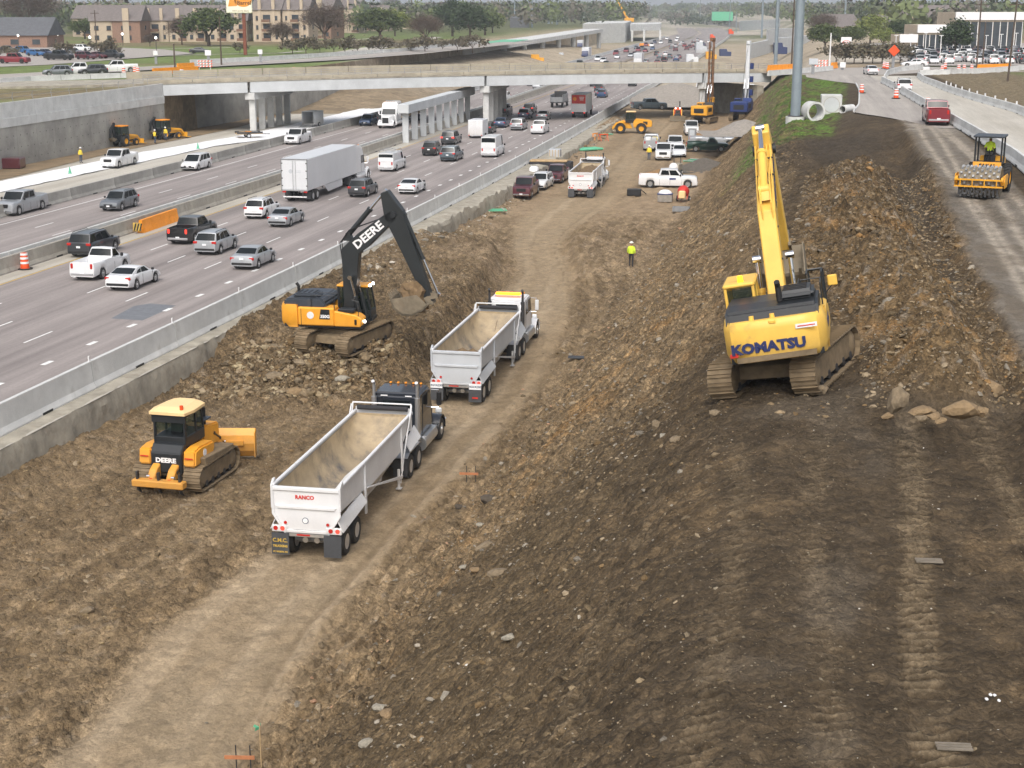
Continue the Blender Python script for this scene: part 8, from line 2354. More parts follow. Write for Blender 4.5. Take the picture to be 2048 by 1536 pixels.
def leaf_cloud(n, rx, rz_, zc, size, clumps, flat=.5, hole=.0):
 d = _g.normal(size=(clumps, 3)); d /= np.linalg.norm(d, axis=1)[:, None]
 d[:, 2] = np.where(d[:, 2] < -.3, -d[:, 2], d[:, 2])
 rad = _g.uniform(.45, 1.0, clumps) ** .6
 cen = d * rad[:, None] * np.array([rx, rx, rz_]) * _g.uniform(.8, 1.12, (clumps, 1))
 k = _g.integers(0, clumps, n)
 p = cen[k] + _g.normal(size=(n, 3)) * np.array([rx, rx, rz_]) * .17
 p[:, 2] += zc
 a = _g.normal(size=(n, 3)); a /= np.linalg.norm(a, axis=1)[:, None]; a[:, 2] *= flat
 b = np.cross(a, _g.normal(size=(n, 3))); b /= np.linalg.norm(b, axis=1)[:, None] + 1e-6
 s = size * _g.uniform(.6, 1.3, (n, 1))
 V = np.stack([p - a * s, p - b * s * .6, p + a * s, p + b * s * .6], 1).reshape(-1, 3)
 tone = (.72 + .5 * _g.uniform(0, 1, clumps))[k] * _g.uniform(.85, 1.15, n)
 C3 = np.repeat(np.stack([tone * _g.uniform(.92, 1.1, n), tone, tone * _g.uniform(.8, 1.1, n)], -1), 4, 0)
 return V, np.arange(4 * n).reshape(-1, 4), C3
def limbs(h, r, spread, n, seed, depth=2):
 rr = random.Random(seed); mb = MB()
 h *= .8
 mb.cyl((0, 0, -.3), (0, 0, h * .32), r, r * .75, 8)
 def grow(p, d, L, r_, k):
  q = p + d * L; mb.cyl(p, q, r_, r_ * .6, 6 if k > 0 else 4, False)
  if k > 0:
   for _ in range(n if k == depth else 3):
    nd = (d + Vector((rr.uniform(-1, 1), rr.uniform(-1, 1), rr.uniform(-.2, .7))) * spread).normalized()
    grow(p + d * L * rr.uniform(.5, 1.0), nd, L * rr.uniform(.5, .8), r_ * .55, k - 1)
 for i in range(n):
  a = 2 * math.pi * i / n + rr.uniform(-.3, .3)
  grow(Vector((0, 0, h * .3)), Vector((math.cos(a) * .8, math.sin(a) * .8, rr.uniform(.7, 1.2))).normalized(), h * .34, r * .5, depth)
 return mb
def tree_proto(kd, seed):
 if kd == 'bare':
  tr = limbs(9, .28, .75, 6, seed, 4).mesh('trunk', [M_['bark']])
  V, F, C3 = leaf_cloud(7000, 5.2, 3.4, 4.9, .34, 90, .6); cm = 'twig'
  V = V.reshape(-1, 4, 3); c = V.mean(1, keepdims=True); V[:, 1] = c[:, 0] + (V[:, 1] - c[:, 0]) * .22; V[:, 3] = c[:, 0] + (V[:, 3] - c[:, 0]) * .22; V = V.reshape(-1, 3)
 elif kd == 'oak':
  tr = limbs(8, .4, .8, 5, seed, 2).mesh('trunk', [M_['bark']]); V, F, C3 = leaf_cloud(4200, 5.0, 3.1, 4.1, .36, 48); cm = 'leaf_oak'
 elif kd == 'dark':
  tr = limbs(9, .35, .6, 5, seed, 2).mesh('trunk', [M_['bark']]); V, F, C3 = leaf_cloud(4200, 4.2, 4.2, 4.3, .38, 48); cm = 'leaf_dark'
 elif kd == 'fresh':
  tr = limbs(8, .3, .7, 5, seed, 2).mesh('trunk', [M_['bark']]); V, F, C3 = leaf_cloud(3000, 4.2, 3.3, 4.0, .34, 40); cm = 'leaf_fresh'
 else:
  tr = limbs(2.4, .08, .8, 4, seed, 2).mesh('trunk', [M_['bark']]); V, F, C3 = leaf_cloud(700, 2.2, 1.2, 1.3, .22, 18); cm = 'hedge'
 return tr, np_mesh('crown', V, F, M_[cm], False, C3)
_tp = {(k, i): tree_proto(k, 11 * i + 3) for k in ('bare', 'oak', 'dark', 'fresh', 'shrub') for i in range(2)}
def tree(kd, px, py, z, s, label, i=0, sz=1.0):
 p = G(px, py, z); tr, cr = _tp[(kd, i)]; s *= (1.0 if kd == 'shrub' else (.42 if px > 1500 else (.78 if s < 2.4 else .85)))
 r_ = empty('shrub' if kd == 'shrub' else 'tree', p, (px * 1.7) % 6.28); r_.scale = (s, s, s * sz)
 tag(r_, label, 'shrub' if kd == 'shrub' else 'tree', 'trees beyond the left frontage road' if px < 1100 else 'trees around the car lot')
 link('trunk', tr, r_); link('crown', cr, r_)
 return r_
LZ = 6.9
for a in (('bare', 58, 76, LZ, 2.5, 'huge bare tree at the top left corner'), ('oak', 170, 78, LZ, 1.15, 'small oak before the brick end of the apartments', 1), ('oak', 418, 93, LZ, 1.75, 'big green oak left of the restaurant sign'), ('bare', 364, 90, LZ, 1.15, 'bare tree in front of the balconies left of the big oak', 1), ('bare', 565, 94, LZ, 1.0, 'bare tree before the three storey apartments', 1), ('bare', 650, 90, LZ, 1.75, 'tall bare tree right of the three storey apartments'), ('oak', 760, 82, LZ, 1.7, 'broad grey green oak in the middle of the far lawn', 1), ('fresh', 790, 72, LZ, 1.6, 'light green tree behind the broad oak'), ('bare', 852, 90, LZ, 1.3, 'bare tree leaning over the frontage road bend'), ('dark', 905, 72, LZ, 1.9, 'dark evergreen left of the frontage road bend'), ('dark', 940, 76, LZ, 1.7, 'second dark evergreen by the frontage road bend', 1), ('oak', 970, 70, LZ, 1.6, 'grey oak behind the dark evergreens'), ('fresh', 985, 66, LZ, 1.4, 'light tree nearest the far green deck', 1), ('fresh', 870, 62, LZ, 1.7, 'pale green tree behind the far houses', 1), ('oak', 560, 20, LZ, 4.0, 'rounded tree top above the apartment roofs', 1), ('oak', 330, 16, LZ, 4.5, 'tree top behind the left apartment roofs'), ('dark', 700, 24, LZ, 3.4, 'tree above the far apartment roofs', 1), ('bare', 780, 30, LZ, 3.0, 'bare crown behind the far apartment chimneys', 1), ('bare', 300, 93, LZ, .5, 'thin bare sapling on the lawn left of centre', 1),
          ('dark', 1910, 110, LZ, 2.1, 'large dark round tree in the car lot'), ('oak', 1650, 100, LZ, 2.0, 'dark tree behind the white dealer sign', 1), ('oak', 1700, 97, LZ, 1.8, 'tree right behind the white dealer sign'), ('fresh', 1765, 98, LZ, 1.8, 'light green tree left of the car lot', 1), ('fresh', 1740, 88, LZ, 2.6, 'tall pale tree behind the light green one'), ('dark', 1800, 92, LZ, 1.9, 'dark tree left of the white dealer building', 1), ('oak', 1855, 78, LZ, 2.2, 'oak behind the white dealer building'), ('bare', 1645, 76, LZ, 2.4, 'bare tree left of the dealer sign beyond the road'), ('dark', 2010, 70, LZ, 2.6, 'dark tree behind the right dealer building', 1)):
 tree(*a)
for k, px in enumerate((20, 130, 210, 480, 585, 612, 640, 668, 690, 715, 738, 765, 792, 822, 850, 885, 915, 945)):
 tree('shrub', px, 116 - .018 * px + (k % 3) * 2, LZ, 1.0 + .3 * (k % 3), 'low bare brown shrub in the row along the left frontage road', k % 2)
for k, px in enumerate((1672, 1690, 1708, 1726, 1745, 1764, 1784, 1800)):
 tree('shrub', px, 127 - (k % 2), LZ, 1.5, 'brown hedge bush on the bank below the dealer sign', k % 2)
def woods():
 n = 4600
 y = 500 + 2300 * _g.uniform(0, 1, n) ** 1.3
 u = _g.uniform(-.46, .46, n); x = u * y
 o = x - xbs(y)
 road = (np.abs(o + 12) < np.where(y < 800, 80, 52)) & (y < 1350)
 near = ((u < -.03) & (y < 640)) | ((y < 620) & (o < 40))
 lot = (u > .2) & (y < 520)
 k = ~(road | near | lot)
 x, y, o = x[k], y[k], o[k]; n = len(x)
 gz_ = land_z(o, y)
 nl = 70
 Vs = []; Cs = []
 h = _g.uniform(9, 15, n); w = _g.uniform(4.5, 8.5, n)
 pal = np.array([srgb(92, 98, 78), srgb(108, 104, 92), srgb(82, 92, 72), srgb(98, 108, 72), srgb(74, 84, 68), srgb(112, 106, 96), srgb(104, 114, 76)])
 tone = pal[_g.integers(0, len(pal), n)]
 d = _g.normal(size=(n, nl, 3)); d /= np.linalg.norm(d, axis=2)[..., None]
 r = _g.uniform(.55, 1.05, (n, nl, 1))
 p = d * r * np.stack([w, w, h * .42], -1)[:, None, :] + np.stack([x, y, gz_ + h * .58], -1)[:, None, :]
 a = _g.normal(size=(n, nl, 3)); b = np.cross(a, d); a /= np.linalg.norm(a, axis=2)[..., None]; b /= np.linalg.norm(b, axis=2)[..., None]
 s = (w * .17)[:, None, None] * _g.uniform(.7, 1.3, (n, nl, 1))
 V = np.stack([p - a * s, p - b * s * .7, p + a * s, p + b * s * .7], 2).reshape(-1, 3)
 c = np.repeat((tone[:, None, :] * _g.uniform(.84, 1.14, (n, nl, 1))).reshape(-1, 3), 4, 0)
 kind(tag(link('woods', np_mesh('woods', V, np.arange(len(V)).reshape(-1, 4), M_['forest'], False, c)), 'hazy grey green woods along the whole horizon', 'woods'), 'stuff')
woods()
# ---- apartments
mm('brick', srgb(140, 112, 96), .9, var=.18, scale=2.5, bump=.3); mm('stucco', srgb(186, 171, 150), .9, var=.08, scale=.5); mm('shingle', srgb(112, 105, 102), .9, var=.15, scale=1.2, bump=.4, bscale=4); mm('roof_dark', srgb(92, 94, 98), .9, var=.15, scale=1)
mm('win', (.05, .06, .07), .15, var=.3, scale=.4); mm('trim', srgb(120, 92, 72), .8, var=.1)
def house(px, py, wpx, dep, th, floors, label, wallm='stucco', chim=2, bays=4, balc=True, z=LZ, ridge=4.8, roofm='shingle', cat='apartment building'):
 p = G(px, py, z); Zc = p.y * math.cos(PITCH) + (CAM_H - z) * math.sin(PITCH)
 w = wpx / 3000 * Zc
 r_ = empty('apartment_building', p, R(th)); tag(r_, label, cat)
 H = floors * 3.3
 mb = MB(); mb.box((0, dep / 2, H / 2), (w, dep, H)); wl = part('wall', mb, wallm, r_)
 e = .5
 mb = MB(); mb.loft([[(x, -e, H), (x, dep / 2, H + ridge), (x, dep + e, H), (x, dep / 2, H - .05)] for x in (-w / 2 - e, w / 2 + e)]); rf = part('roof', mb, roofm, r_)
 for k in range(chim):
  x = -w / 2 + w * (k + .5) / chim; mb = MB(); mb.box((x, .2, (H + ridge * .8) / 2), (w / chim * .22, .9, H + ridge * .8)); part('chimney', mb, 'stucco', rf)
 for f in range(floors):
  for k in range(bays):
   x = -w / 2 + w * (k + .5) / bays; zc = f * 2.9 + 1.6
   if balc and k % 2 == 1:
    mb = MB(); mb.box((x, -.02, zc - .1), (w / bays * .8, .08, 2.2)); q = part('balcony', mb, 'win', r_)
    mb = MB(); mb.box((x, -.8, f * 2.9 + .15), (w / bays * .9, 1.6, .22)); part('balcony_slab', mb, 'stucco', q)
    mb = MB(); mb.box((x, -1.55, f * 2.9 + .75), (w / bays * .9, .06, .9)); part('balcony_rail', mb, 'trim', q)
   else:
    mb = MB(); mb.box((x, -.02, zc), (w / bays * .36, .08, 1.35)); q = part('window', mb, 'win', r_)
    mb = MB(); mb.box((x, -.06, zc - .75), (w / bays * .42, .12, .1)); part('sill', mb, 'trim', q)
  mb = MB(); mb.box((w / 2 + .02, dep / 2, f * 2.9 + 1.6), (.08, 1.4, 1.3)); part('window', mb, 'win', r_)
 return r_
for a in ((168, 74, 46, 12, -8, 2, 'shaded stucco apartment wing at the left end of the row', 'stucco', 0, 2), (207, 86, 48, 12, 10, 2, 'apartment wing with a small dark window left of the brick gable', 'stucco', 0, 2, False), (254, 86, 56, 14, 0, 2, 'apartment wing with a windowless brick end', 'brick', 1, 1, False), (312, 84, 52, 12, 0, 2, 'two storey apartment wing with open balconies', 'stucco', 2, 3), (375, 84, 70, 12, 4, 2, 'apartment wing half hidden by the big oak', 'stucco', 2, 4), (455, 84, 78, 12, 0, 2, 'apartment wing behind the restaurant sign post', 'stucco', 2, 4), (535, 84, 56, 13, -6, 3, 'three storey apartments with paired tall chimneys on the left', 'stucco', 2, 3), (592, 84, 52, 13, -6, 3, 'three storey apartments with paired tall chimneys on the right', 'stucco', 2, 3), (640, 78, 48, 13, -14, 3, 'brown shaded apartment block behind the tall bare tree', 'brick', 1, 3), (690, 66, 60, 12, -10, 3, 'far apartment block with a row of chimneys', 'stucco', 4, 4), (742, 62, 60, 12, -14, 2, 'far stucco apartments with stepped chimneys', 'stucco', 4, 4), (800, 58, 46, 12, -12, 1, 'low grey roofed house beyond the far apartments', 'stucco', 1, 2, False), (855, 52, 66, 12, 0, 1, 'long grey roofed house with one chimney', 'stucco', 1, 3, False),
          (175, 30, 90, 12, 6, 2, 'upper row apartment roof at the left', 'stucco', 2, 3), (265, 26, 80, 12, -4, 2, 'upper row apartment roof above the brick wing', 'stucco', 2, 3), (385, 30, 90, 12, 8, 2, 'upper row apartment roof behind the big oak', 'stucco', 2, 3), (470, 30, 70, 12, 8, 2, 'upper row apartments behind the restaurant sign', 'stucco', 2, 3), (600, 36, 110, 12, 0, 2, 'upper row apartments with a line of chimneys', 'stucco', 4, 4)):
 house(*a)
mb = MB()
house(30, 96, 130, 16, 0, 1, 'low dark roofed building behind the parked cars at top left', 'brick', 0, 3, False, roofm='roof_dark', cat='building')
for a in ((1850, 76, 100, 12, 0, 2, 'brown gabled townhouses left of the dealer building', 'brick', 2, 4, False), (1950, 66, 80, 12, 0, 2, 'brown gabled house behind the dealer building', 'brick', 1, 3, False), (1690, 72, 70, 12, 20, 1, 'low tan roofed house behind the dealer sign', 'stucco', 0, 2, False), (1775, 74, 40, 12, -10, 1, 'small tan gabled house right of the dealer sign', 'stucco', 0, 2, False)):
 house(*a)
def shop(px, py, wpx, dep, H, label, bays):
 p = G(px, py, LZ); w = wpx / 3000 * p.y; r_ = empty('dealer_building', p); tag(r_, label, 'building')
 mb = MB(); mb.box((0, dep / 2, H / 2), (w, dep, H)); part('wall', mb, 'stucco', r_)
 mb = MB(); mb.box((0, -.2, H - .9), (w + .6, .8, 2.0)); part('fascia', mb, 'white_tape', r_)
 for k in range(bays):
  mb = MB(); mb.box((-w / 2 + w * (k + .5) / bays, -.03, (H - 2.2) / 2), (w / bays * .9, .08, H - 2.6)); q = part('window', mb, 'win', r_)
  mb = MB(); mb.box((-w / 2 + w * (k + 1) / bays - .1, -.06, (H - 2.2) / 2), (.15, .1, H - 2.4)); part('mullion', mb, 'white_tape', q)
shop(1870, 103, 70, 14, 6.5, 'low white fronted showroom left of the round tree', 6); shop(1975, 100, 130, 18, 9.5, 'large white showroom at the right edge', 9); shop(1815, 104, 30, 10, 4.2, 'small white garage left of the showroom', 2)
# ---- car lots and signs
far_cols = ['white', 'white', 'silver', 'black', 'grey', 'charcoal', 'white', 'maroon', 'slate', 'silver', 'navy']
_fc = {}
def far_car(kd, pn, loc, ang, label, group, lights=0):
 if kd not in _fc:
  M = car_meshes(kd); K = KINDS[kd]; mb = MB()
  def put(me, mi, off=(0, 0, 0)):
   vs = [(v.co.x + off[0], v.co.y + off[1], v.co.z + off[2]) for v in me.vertices]; mb.add(vs, [tuple(p.vertices) for p in me.polygons], mi)
  put(M['body'], 0); put(M['cabin'], 0)
  for s in M['sides'] + [M['wind'], M['back']]:
   put(s, 1)
  for ax in K['ax']:
   for sg in (-1, 1):
    mb.cyl((ax, sg * (K['W'] / 2 - .26), K['r']), (ax, sg * (K['W'] / 2 - .01), K['r']), K['r'], n=12, mi=2)
  for s in M['headlight']:
   put(s, 3)
  for s in M['tail_light']:
   put(s, 4)
  _fc[kd] = mb.mesh(NAMES[kd], [PAINT['white'], M_['glass'], M_['tyre_black'], M_['lamp_clear'], M_['lamp_red']], smooth=35)
 o = repaint(link(NAMES[kd], _fc[kd]), PAINT[pn]); o.location = loc; o.rotation_euler = (0, 0, ang)
 if lights:
  o.material_slots[3].link = 'OBJECT'; o.material_slots[3].material = M_['lamp_white']
 return tag(o, label, CATS[kd], group)
sheet('car_lot_pavement', [(78, 292, LZ + .1), (230, 292, LZ + .1), (230, 470, LZ + .1), (100, 470, LZ + .1)], 0, M_['pave2'])
rr = random.Random(9)
rows = ((303, 'front'), (312, 'second'), (326, 'third'), (338, 'fourth'), (356, 'fifth'), (372, 'sixth'))
for y, nm in rows:
 x = .262 * y + rr.uniform(0, 2)
 while x < .36 * y:
  kd = rr.choice(['sedan', 'suv', 'suv', 'sedan', 'bigsuv', 'minivan'])
  if rr.random() < .93:
   pn = rr.choice(far_cols)
   far_car(kd, pn, (x, y, LZ + .11), rz(rr.choice((0, 180)) + 6), '%s car in the %s row of the dealer car lot' % (dict(white='white', silver='silver', black='black', grey='grey', charcoal='dark grey', maroon='maroon', slate='grey green', navy='dark blue')[pn], nm), 'cars in the dealer lot')
  x += rr.uniform(2.7, 3.1)
for k in range(9):
 px = 1790 + 30 * k; p = G(px, 113 - (k % 3) * 4, LZ); r_ = empty('lot_lamp', p); tag(r_, 'slim white lamp post standing among the dealer cars', 'lamp post', 'lamp posts in the dealer lot')
 mb = MB(); mb.cyl((0, 0, 0), (0, 0, 4.6), .1, .08, 8); part('post', mb, 'white_tape', r_); mb = MB(); mb.box((0, 0, 4.65), (.9, .3, .14)); part('lamp_head', mb, 'white_tape', r_)
def sign(name, px, py, z, w, h, zb, label, m, posts=2, postm='steel_grey', th=0):
 p = G(px, py, z); r_ = empty(name, p, R(th)); tag(r_, label, 'sign')
 mb = MB(); mb.cbox((0, 0, zb + h / 2), (w, .25, h), .05); part('panel', mb, m, r_)
 for k in range(posts):
  x = 0 if posts == 1 else (-w * .3 + w * .6 * k); mb = MB(); mb.box((x, .2, zb / 2 + h * .2), (.22 if posts > 1 else .5, .2, zb + h * .4)); part('post', mb, postm, r_)
 return r_
ks = sign('dealer_sign', 1691, 112, LZ, 2.4, 2.6, 1.6, 'white dealer sign with a red oval emblem', 'white_tape', 2, 'brick')
mb = MB(); mb.lathe([(.62, -.02), (.74, -.02), (.74, .02), (.62, .02)], (0, 0, 0), 'y', 28, caps=False); mb.xf(Matrix.Translation((0, -.14, 3.0)) @ Matrix.Diagonal((1.25, 1, .7, 1))); part('emblem_ring', mb, 'red_decal', ks)
text_mesh('lettering', 'KIA', .52, M_['red_decal'], ks, face_m((0, -.135, 3.0), (1, 0, 0), (0, 0, 1)), .01, bold=.01)
p = G(491, 110, LZ); r_ = empty('restaurant_sign', p); tag(r_, 'tall restaurant sign with an orange emblem on a rust brown post', 'sign')
Zs = p.y; k_ = Zs / 3000
mb = MB(); mb.cbox((0, 0, 6), (.75, .75, 12), .05); part('post', mb, mat('post_rust', srgb(120, 66, 46), .7, var=.1), r_)
zc = 18 - (10 - 12) * .97 * Zs / 3000
sgw, sgh = 50 * k_, 46 * k_
zb_ = 18 - LZ - (26 - 12) * .97 * Zs / 3000
mb = MB(); mb.cbox((-.9, -.5, zb_ + sgh / 2), (sgw, .5, sgh), .15); part('panel', mb, mat('sign_cream', srgb(240, 238, 214), .6, var=.03), r_)
mm('sign_gold', srgb(226, 150, 50), .6); mm('sign_brown', srgb(110, 66, 30), .6)
mb = MB(); mb.cyl((.1, -.80, zb_ + sgh * .52), (.1, -.76, zb_ + sgh * .52), sgw * .33, n=32); mb.xf(Matrix.Translation((0, 0, (zb_ + sgh * .52) * .28)) @ Matrix.Diagonal((1, 1, .72, 1))); part('emblem', mb, 'sign_gold', r_)
mb = MB(); mb.prism([(-sgw * .47 - .6, zb_ + sgh * .28), (-sgw * .38 - .6, zb_ + sgh * .7), (-sgw * .22 - .6, zb_ + sgh * .72), (-sgw * .12 - .6, zb_ + sgh * .3)], -.80, -.76); part('emblem', mb, 'sign_gold', r_)
text_mesh('lettering', 'Cracker', sgh * .24, M_['sign_brown'], r_, face_m((.3, -.83, zb_ + sgh * .63), (1, 0, 0), (0, 0, 1)), .01, bold=.02)
text_mesh('lettering', 'Barrel', sgh * .24, M_['sign_brown'], r_, face_m((.3, -.83, zb_ + sgh * .42), (1, 0, 0), (0, 0, 1)), .01, bold=.02)
text_mesh('lettering', 'Old Country Store', sgh * .09, M_['sign_brown'], r_, face_m((-.6, -.78, zb_ + sgh * .1), (1, 0, 0), (0, 0, 1)), .01)
dg = sign('diamond_sign', 1786, 136, 7.1, 1.5, 1.5, 2.3, 'bright orange diamond work sign at the cross street', 'orange', 1)
dg.children[0].rotation_euler = (0, R(45), 0); dg.children[0].location = (-2.15, 0, .9)
for (px, py, w, h, zb, lb) in ((1626, 128 + 20, 1.5, 1.0, 1.5, 'grey sign panel seen from behind at the verge corner'), (1685, 140, 1.0, .9, .4, 'small white arrow sign at the overpass end'), (1852, 147, 1.1, .9, .2, 'white direction sign leaning on the cross street barrier'), (417, 128, 1.2, 1.0, 1.6, 'white sign panel on the left frontage road by the barricade'), (312, 128, .9, .9, 1.6, 'small white sign left of the orange barriers'), (521, 125, .9, .9, 1.6, 'white road sign below the restaurant sign')):
 sign('road_sign', px, py, 7.1, w, h, zb, lb, 'white_tape' if px != 1626 else 'trailer_grey', 1)
def barricade(px, py, z, label):
 p = G(px, py, z); r_ = empty('barricade', p); tag(r_, label, 'barricade')
 for x in (-1.0, 1.0):
  mb = MB(); mb.box((x, 0, .8), (.08, .08, 1.6)); part('post', mb, 'white_tape', r_)
 for z_ in (.55, 1.0, 1.45):
  mb = MB(); mb.box((0, -.05, z_), (2.6, .05, .24)); q = part('rail', mb, 'white_tape', r_)
  for k in range(5):
   mb = MB(); mb.slab((-1.2 + k * .55, -.085, z_ - .12), (-.95 + k * .55, -.085, z_ - .12), (-.8 + k * .55, -.085, z_ + .12), (-1.05 + k * .55, -.085, z_ + .12), .005); part('stripe', mb, 'orange', q)
barricade(410, 139, 7.2, 'orange and white striped barricade on the left approach'); barricade(1640, 138, 7.1, 'orange and white striped barricade at the right overpass end')
block_run('water_barrier', 'orange water barriers on the left approach of the overpass, front row', [G(306, 150, 7.25), G(396, 145, 7.25)], 1.05, 'orange_w', 'barrier', 'water_barrier_segment', .6, 2.0)
block_run('water_barrier', 'orange water barriers on the left approach of the overpass, back row', [G(355, 139, 7.25), G(388, 137, 7.25)], 1.05, 'orange_w', 'barrier', 'water_barrier_segment', .6, 2.0)
for (px, py, h, lb) in ((443, 131, 9, 'wooden utility pole left of the restaurant sign'), (350, 139, 4.5, 'short wooden post by the left barricade'), (194, 100, 10, 'utility pole before the left apartments'), (2015, 162, 12, 'leaning double utility pole at the right edge'), (1953, 136, 12, 'utility pole by the orange barriers at right'), (1583, 130, 15, 'brown wooden pole behind the thick steel pole'), (1965, 128, 8, 'wooden post in front of the car lot'), (1659, 130, 6, 'white bollard post by the overpass end barricade')):
 p = G(px, py, 7.0); r_ = empty('utility_pole', p); tag(r_, lb, 'utility pole')
 mb = MB(); mb.cyl((0, 0, -.5), (.5 if px == 2015 else 0, 0, h), .17, .12, 8); part('shaft', mb, 'bark' if px != 1659 else 'white_tape', r_)
 if h > 9:
  mb = MB(); mb.box((.4 if px == 2015 else 0, 0, h - .8), (2.2, .12, .14)); part('cross_arm', mb, 'bark', r_)
for k, (px, py) in enumerate(((38, 96), (78, 92), (116, 94), (181, 101), (183, 78), (313, 103), (246, 92))):
 p = G(px, py, LZ); r_ = empty('street_lamp', p); tag(r_, 'lamp post with a lit white head in the left car park', 'street lamp', 'street lamps in the left car park')
 mb = MB(); mb.cyl((0, 0, 0), (0, 0, 3.2), .08, n=6); part('post', mb, 'steel_dark', r_); mb = MB(); mb.ball((0, 0, 3.35), .3, 8, 6); part('lamp_head', mb, 'lamp_white', r_)
# ---- left frontage road, car park and lawn paths
def ribbon(name, pts, w, m, z=None, k='structure'):
 P = [Vector(p) for p in pts]; mb = MB(); vs = []; uv = []
 for i, p in enumerate(P):
  d = (P[min(i + 1, len(P) - 1)] - P[max(0, i - 1)]); n = Vector((d.y, -d.x, 0)).normalized()
  vs += [p - n * w / 2, p + n * w / 2]; uv += [(0, i * 10.0), (w, i * 10.0)]
 me = bpy.data.meshes.new(name); me.from_pydata(vs, [], [(2 * i, 2 * i + 1, 2 * i + 3, 2 * i + 2) for i in range(len(P) - 1)]); ul = me.uv_layers.new(name='UVMap')
 for lp in me.loops:
  ul.data[lp.index].uv = uv[lp.vertex_index]
 me.materials.append(m); return kind(link(name, me), k)
fpts = [G(px, py, 7.12) for px, py in ((-260, 172), (0, 153), (140, 145), (300, 136), (500, 126), (650, 118), (800, 107), (900, 97), (980, 89), (1040, 84))]
ribbon('left_frontage_road', fpts, 11, M_['pave2'])
mb = MB(); mb.prism([tuple(bp(t, w_, 0)[:2]) for t, w_ in ((-.45, 0), (.003, 0), (.003, BWID), (-.45, BWID))], 6.2, 7.22, 'z'); kind(mb.build('approach_pavement', M_['concrete_old']), 'structure')
block_run('concrete_barrier', 'long pale concrete barrier behind the left frontage road', [G(px, py, 7.05) for px, py in ((380, 129), (520, 122), (660, 113), (800, 104), (900, 93), (960, 87))], .9, 'concrete', w=.5, L=9)
block_run('concrete_barrier', 'concrete kerb barrier below the cars on the left approach', [G(px, py, 7.05) for px, py in ((-60, 172), (60, 163), (180, 158), (300, 154))], .8, 'concrete', w=.5, L=6)
for k, (kd, pn, px, py, th, lb) in enumerate((('suv', 'grey', 116, 152, 250, 'grey suv leading the cars on the left frontage road'), ('bigpickup', 'white', 162, 150, 250, 'white pickup behind the leading grey suv'), ('suv', 'charcoal', 186, 150, 250, 'dark suv overlapping the white pickup on the left frontage road'), ('bigpickup', 'white', 237, 145, 252, 'white pickup last on the left frontage road'))):
 q = G(px, py, 7.2); car(kd, pn, (q.x, q.y, 7.22), rz(th), lb, 'vehicles on the frontage roads', lights=k == 0)
sheet('car_park', [(q.x, q.y, LZ + .12) for q in (G(-120, 140, LZ), G(90, 131, LZ), G(390, 108, LZ), G(330, 100, LZ), G(150, 92, LZ), G(-120, 92, LZ))], 0, M_['pave2'])
for (kd, pn, px, py, th, lb) in (('bigpickup', 'red', 28, 128, 100, 'red pickup parked at the left edge of the car park'), ('sedan', 'charcoal', 15, 104, 120, 'dark car at the left end of the back row'), ('suv', 'bluebright', 48, 107, 120, 'bright blue suv in the back row of the car park'), ('sedan', 'bluebright', 72, 113, 120, 'blue car in front of the bright blue suv'), ('sedan', 'navy', 92, 112, 120, 'dark blue car right of the blue ones'), ('suv', 'white', 128, 105, 120, 'white suv in the back row of the car park'), ('suv', 'black', 110, 91, 100, 'black suv alone on the drive by the apartments'), ('bigpickup', 'black', 118, 121, 110, 'black pickup in the front row of the car park'), ('suv', 'maroon', 172, 120, 120, 'maroon suv in the front row of the car park'), ('sedan', 'maroon', 196, 118, 120, 'dark maroon car at the right of the front row'), ('pickup', 'black', 222, 118, 110, 'black pickup at the right end of the front row'), ('suv', 'white', 205, 103, 170, 'white van like car behind the right end of the row'), ('sedan', 'charcoal', 400, 108, 90, 'dark car on the drive below the big oak'), ('suv', 'white', 166, 103, 110, 'white car in the middle of the back row'), ('sedan', 'grey', 148, 110, 120, 'grey car in the middle of the car park')):
 q = G(px, py, LZ); far_car(kd, pn, (q.x, q.y, LZ + .13), rz(th), lb, 'cars in the left car park')
for a, b, w in (((240, 100), (470, 95), 2.2), ((470, 95), (760, 76), 1.8), ((300, 112), (560, 106), 1.8), ((560, 106), (640, 100), 1.8), ((700, 104), (800, 88), 7.0), ((800, 88), (870, 74), 6.0)):
 ribbon('footpath', [G(a[0], a[1], LZ + .1), G((a[0] + b[0]) / 2, (a[1] + b[1]) / 2 - .5, LZ + .1), G(b[0], b[1], LZ + .1)], w, M_['conc_lane'])
# ---- beyond the overpass
rr = random.Random(21)
away = [(1108, 158), (1262, 172)]
occ = []
def traffic(o, rev, ys, nm):
 for y in ys:
  kd = rr.choice(['sedan', 'suv', 'suv', 'pickup', 'sedan', 'minivan']); pn = rr.choice(far_cols + ['red', 'blue'])
  q = W(o + rr.uniform(-.4, .4), y, .01)
  far_car(kd, pn, q, hdg(y, rev), 'distant %s %s %s in the %s lane beyond the overpass' % (dict(charcoal='dark grey', slate='grey green', navy='dark blue').get(pn, pn), CATS[kd], nm, {-6.8: 'right', -10.6: 'second', -14.3: 'third', -18.0: 'left', -25.6: 'inner', -29.2: 'middle', -33.0: 'outer'}[o]), 'distant traffic ' + nm, lights=rev and rr.random() < .75)
for i, o in enumerate((-6.8, -10.6, -14.3, -18.0)):
 traffic(o, False, [310 + 22 * i] + [370 + i * 9 + k * rr.uniform(38, 62) for k in range(9)], 'driving away')
for i, o in enumerate((-25.6, -29.2, -33.0)):
 traffic(o, True, [300 + i * 17, 345 + i * 11] + [400 + i * 13 + k * rr.uniform(36, 60) for k in range(9)], 'oncoming')
barrier_run('concrete_barrier', 'far concrete barrier right of the highway beyond the overpass', -.2, 330, 900, L=14, h=1.1)
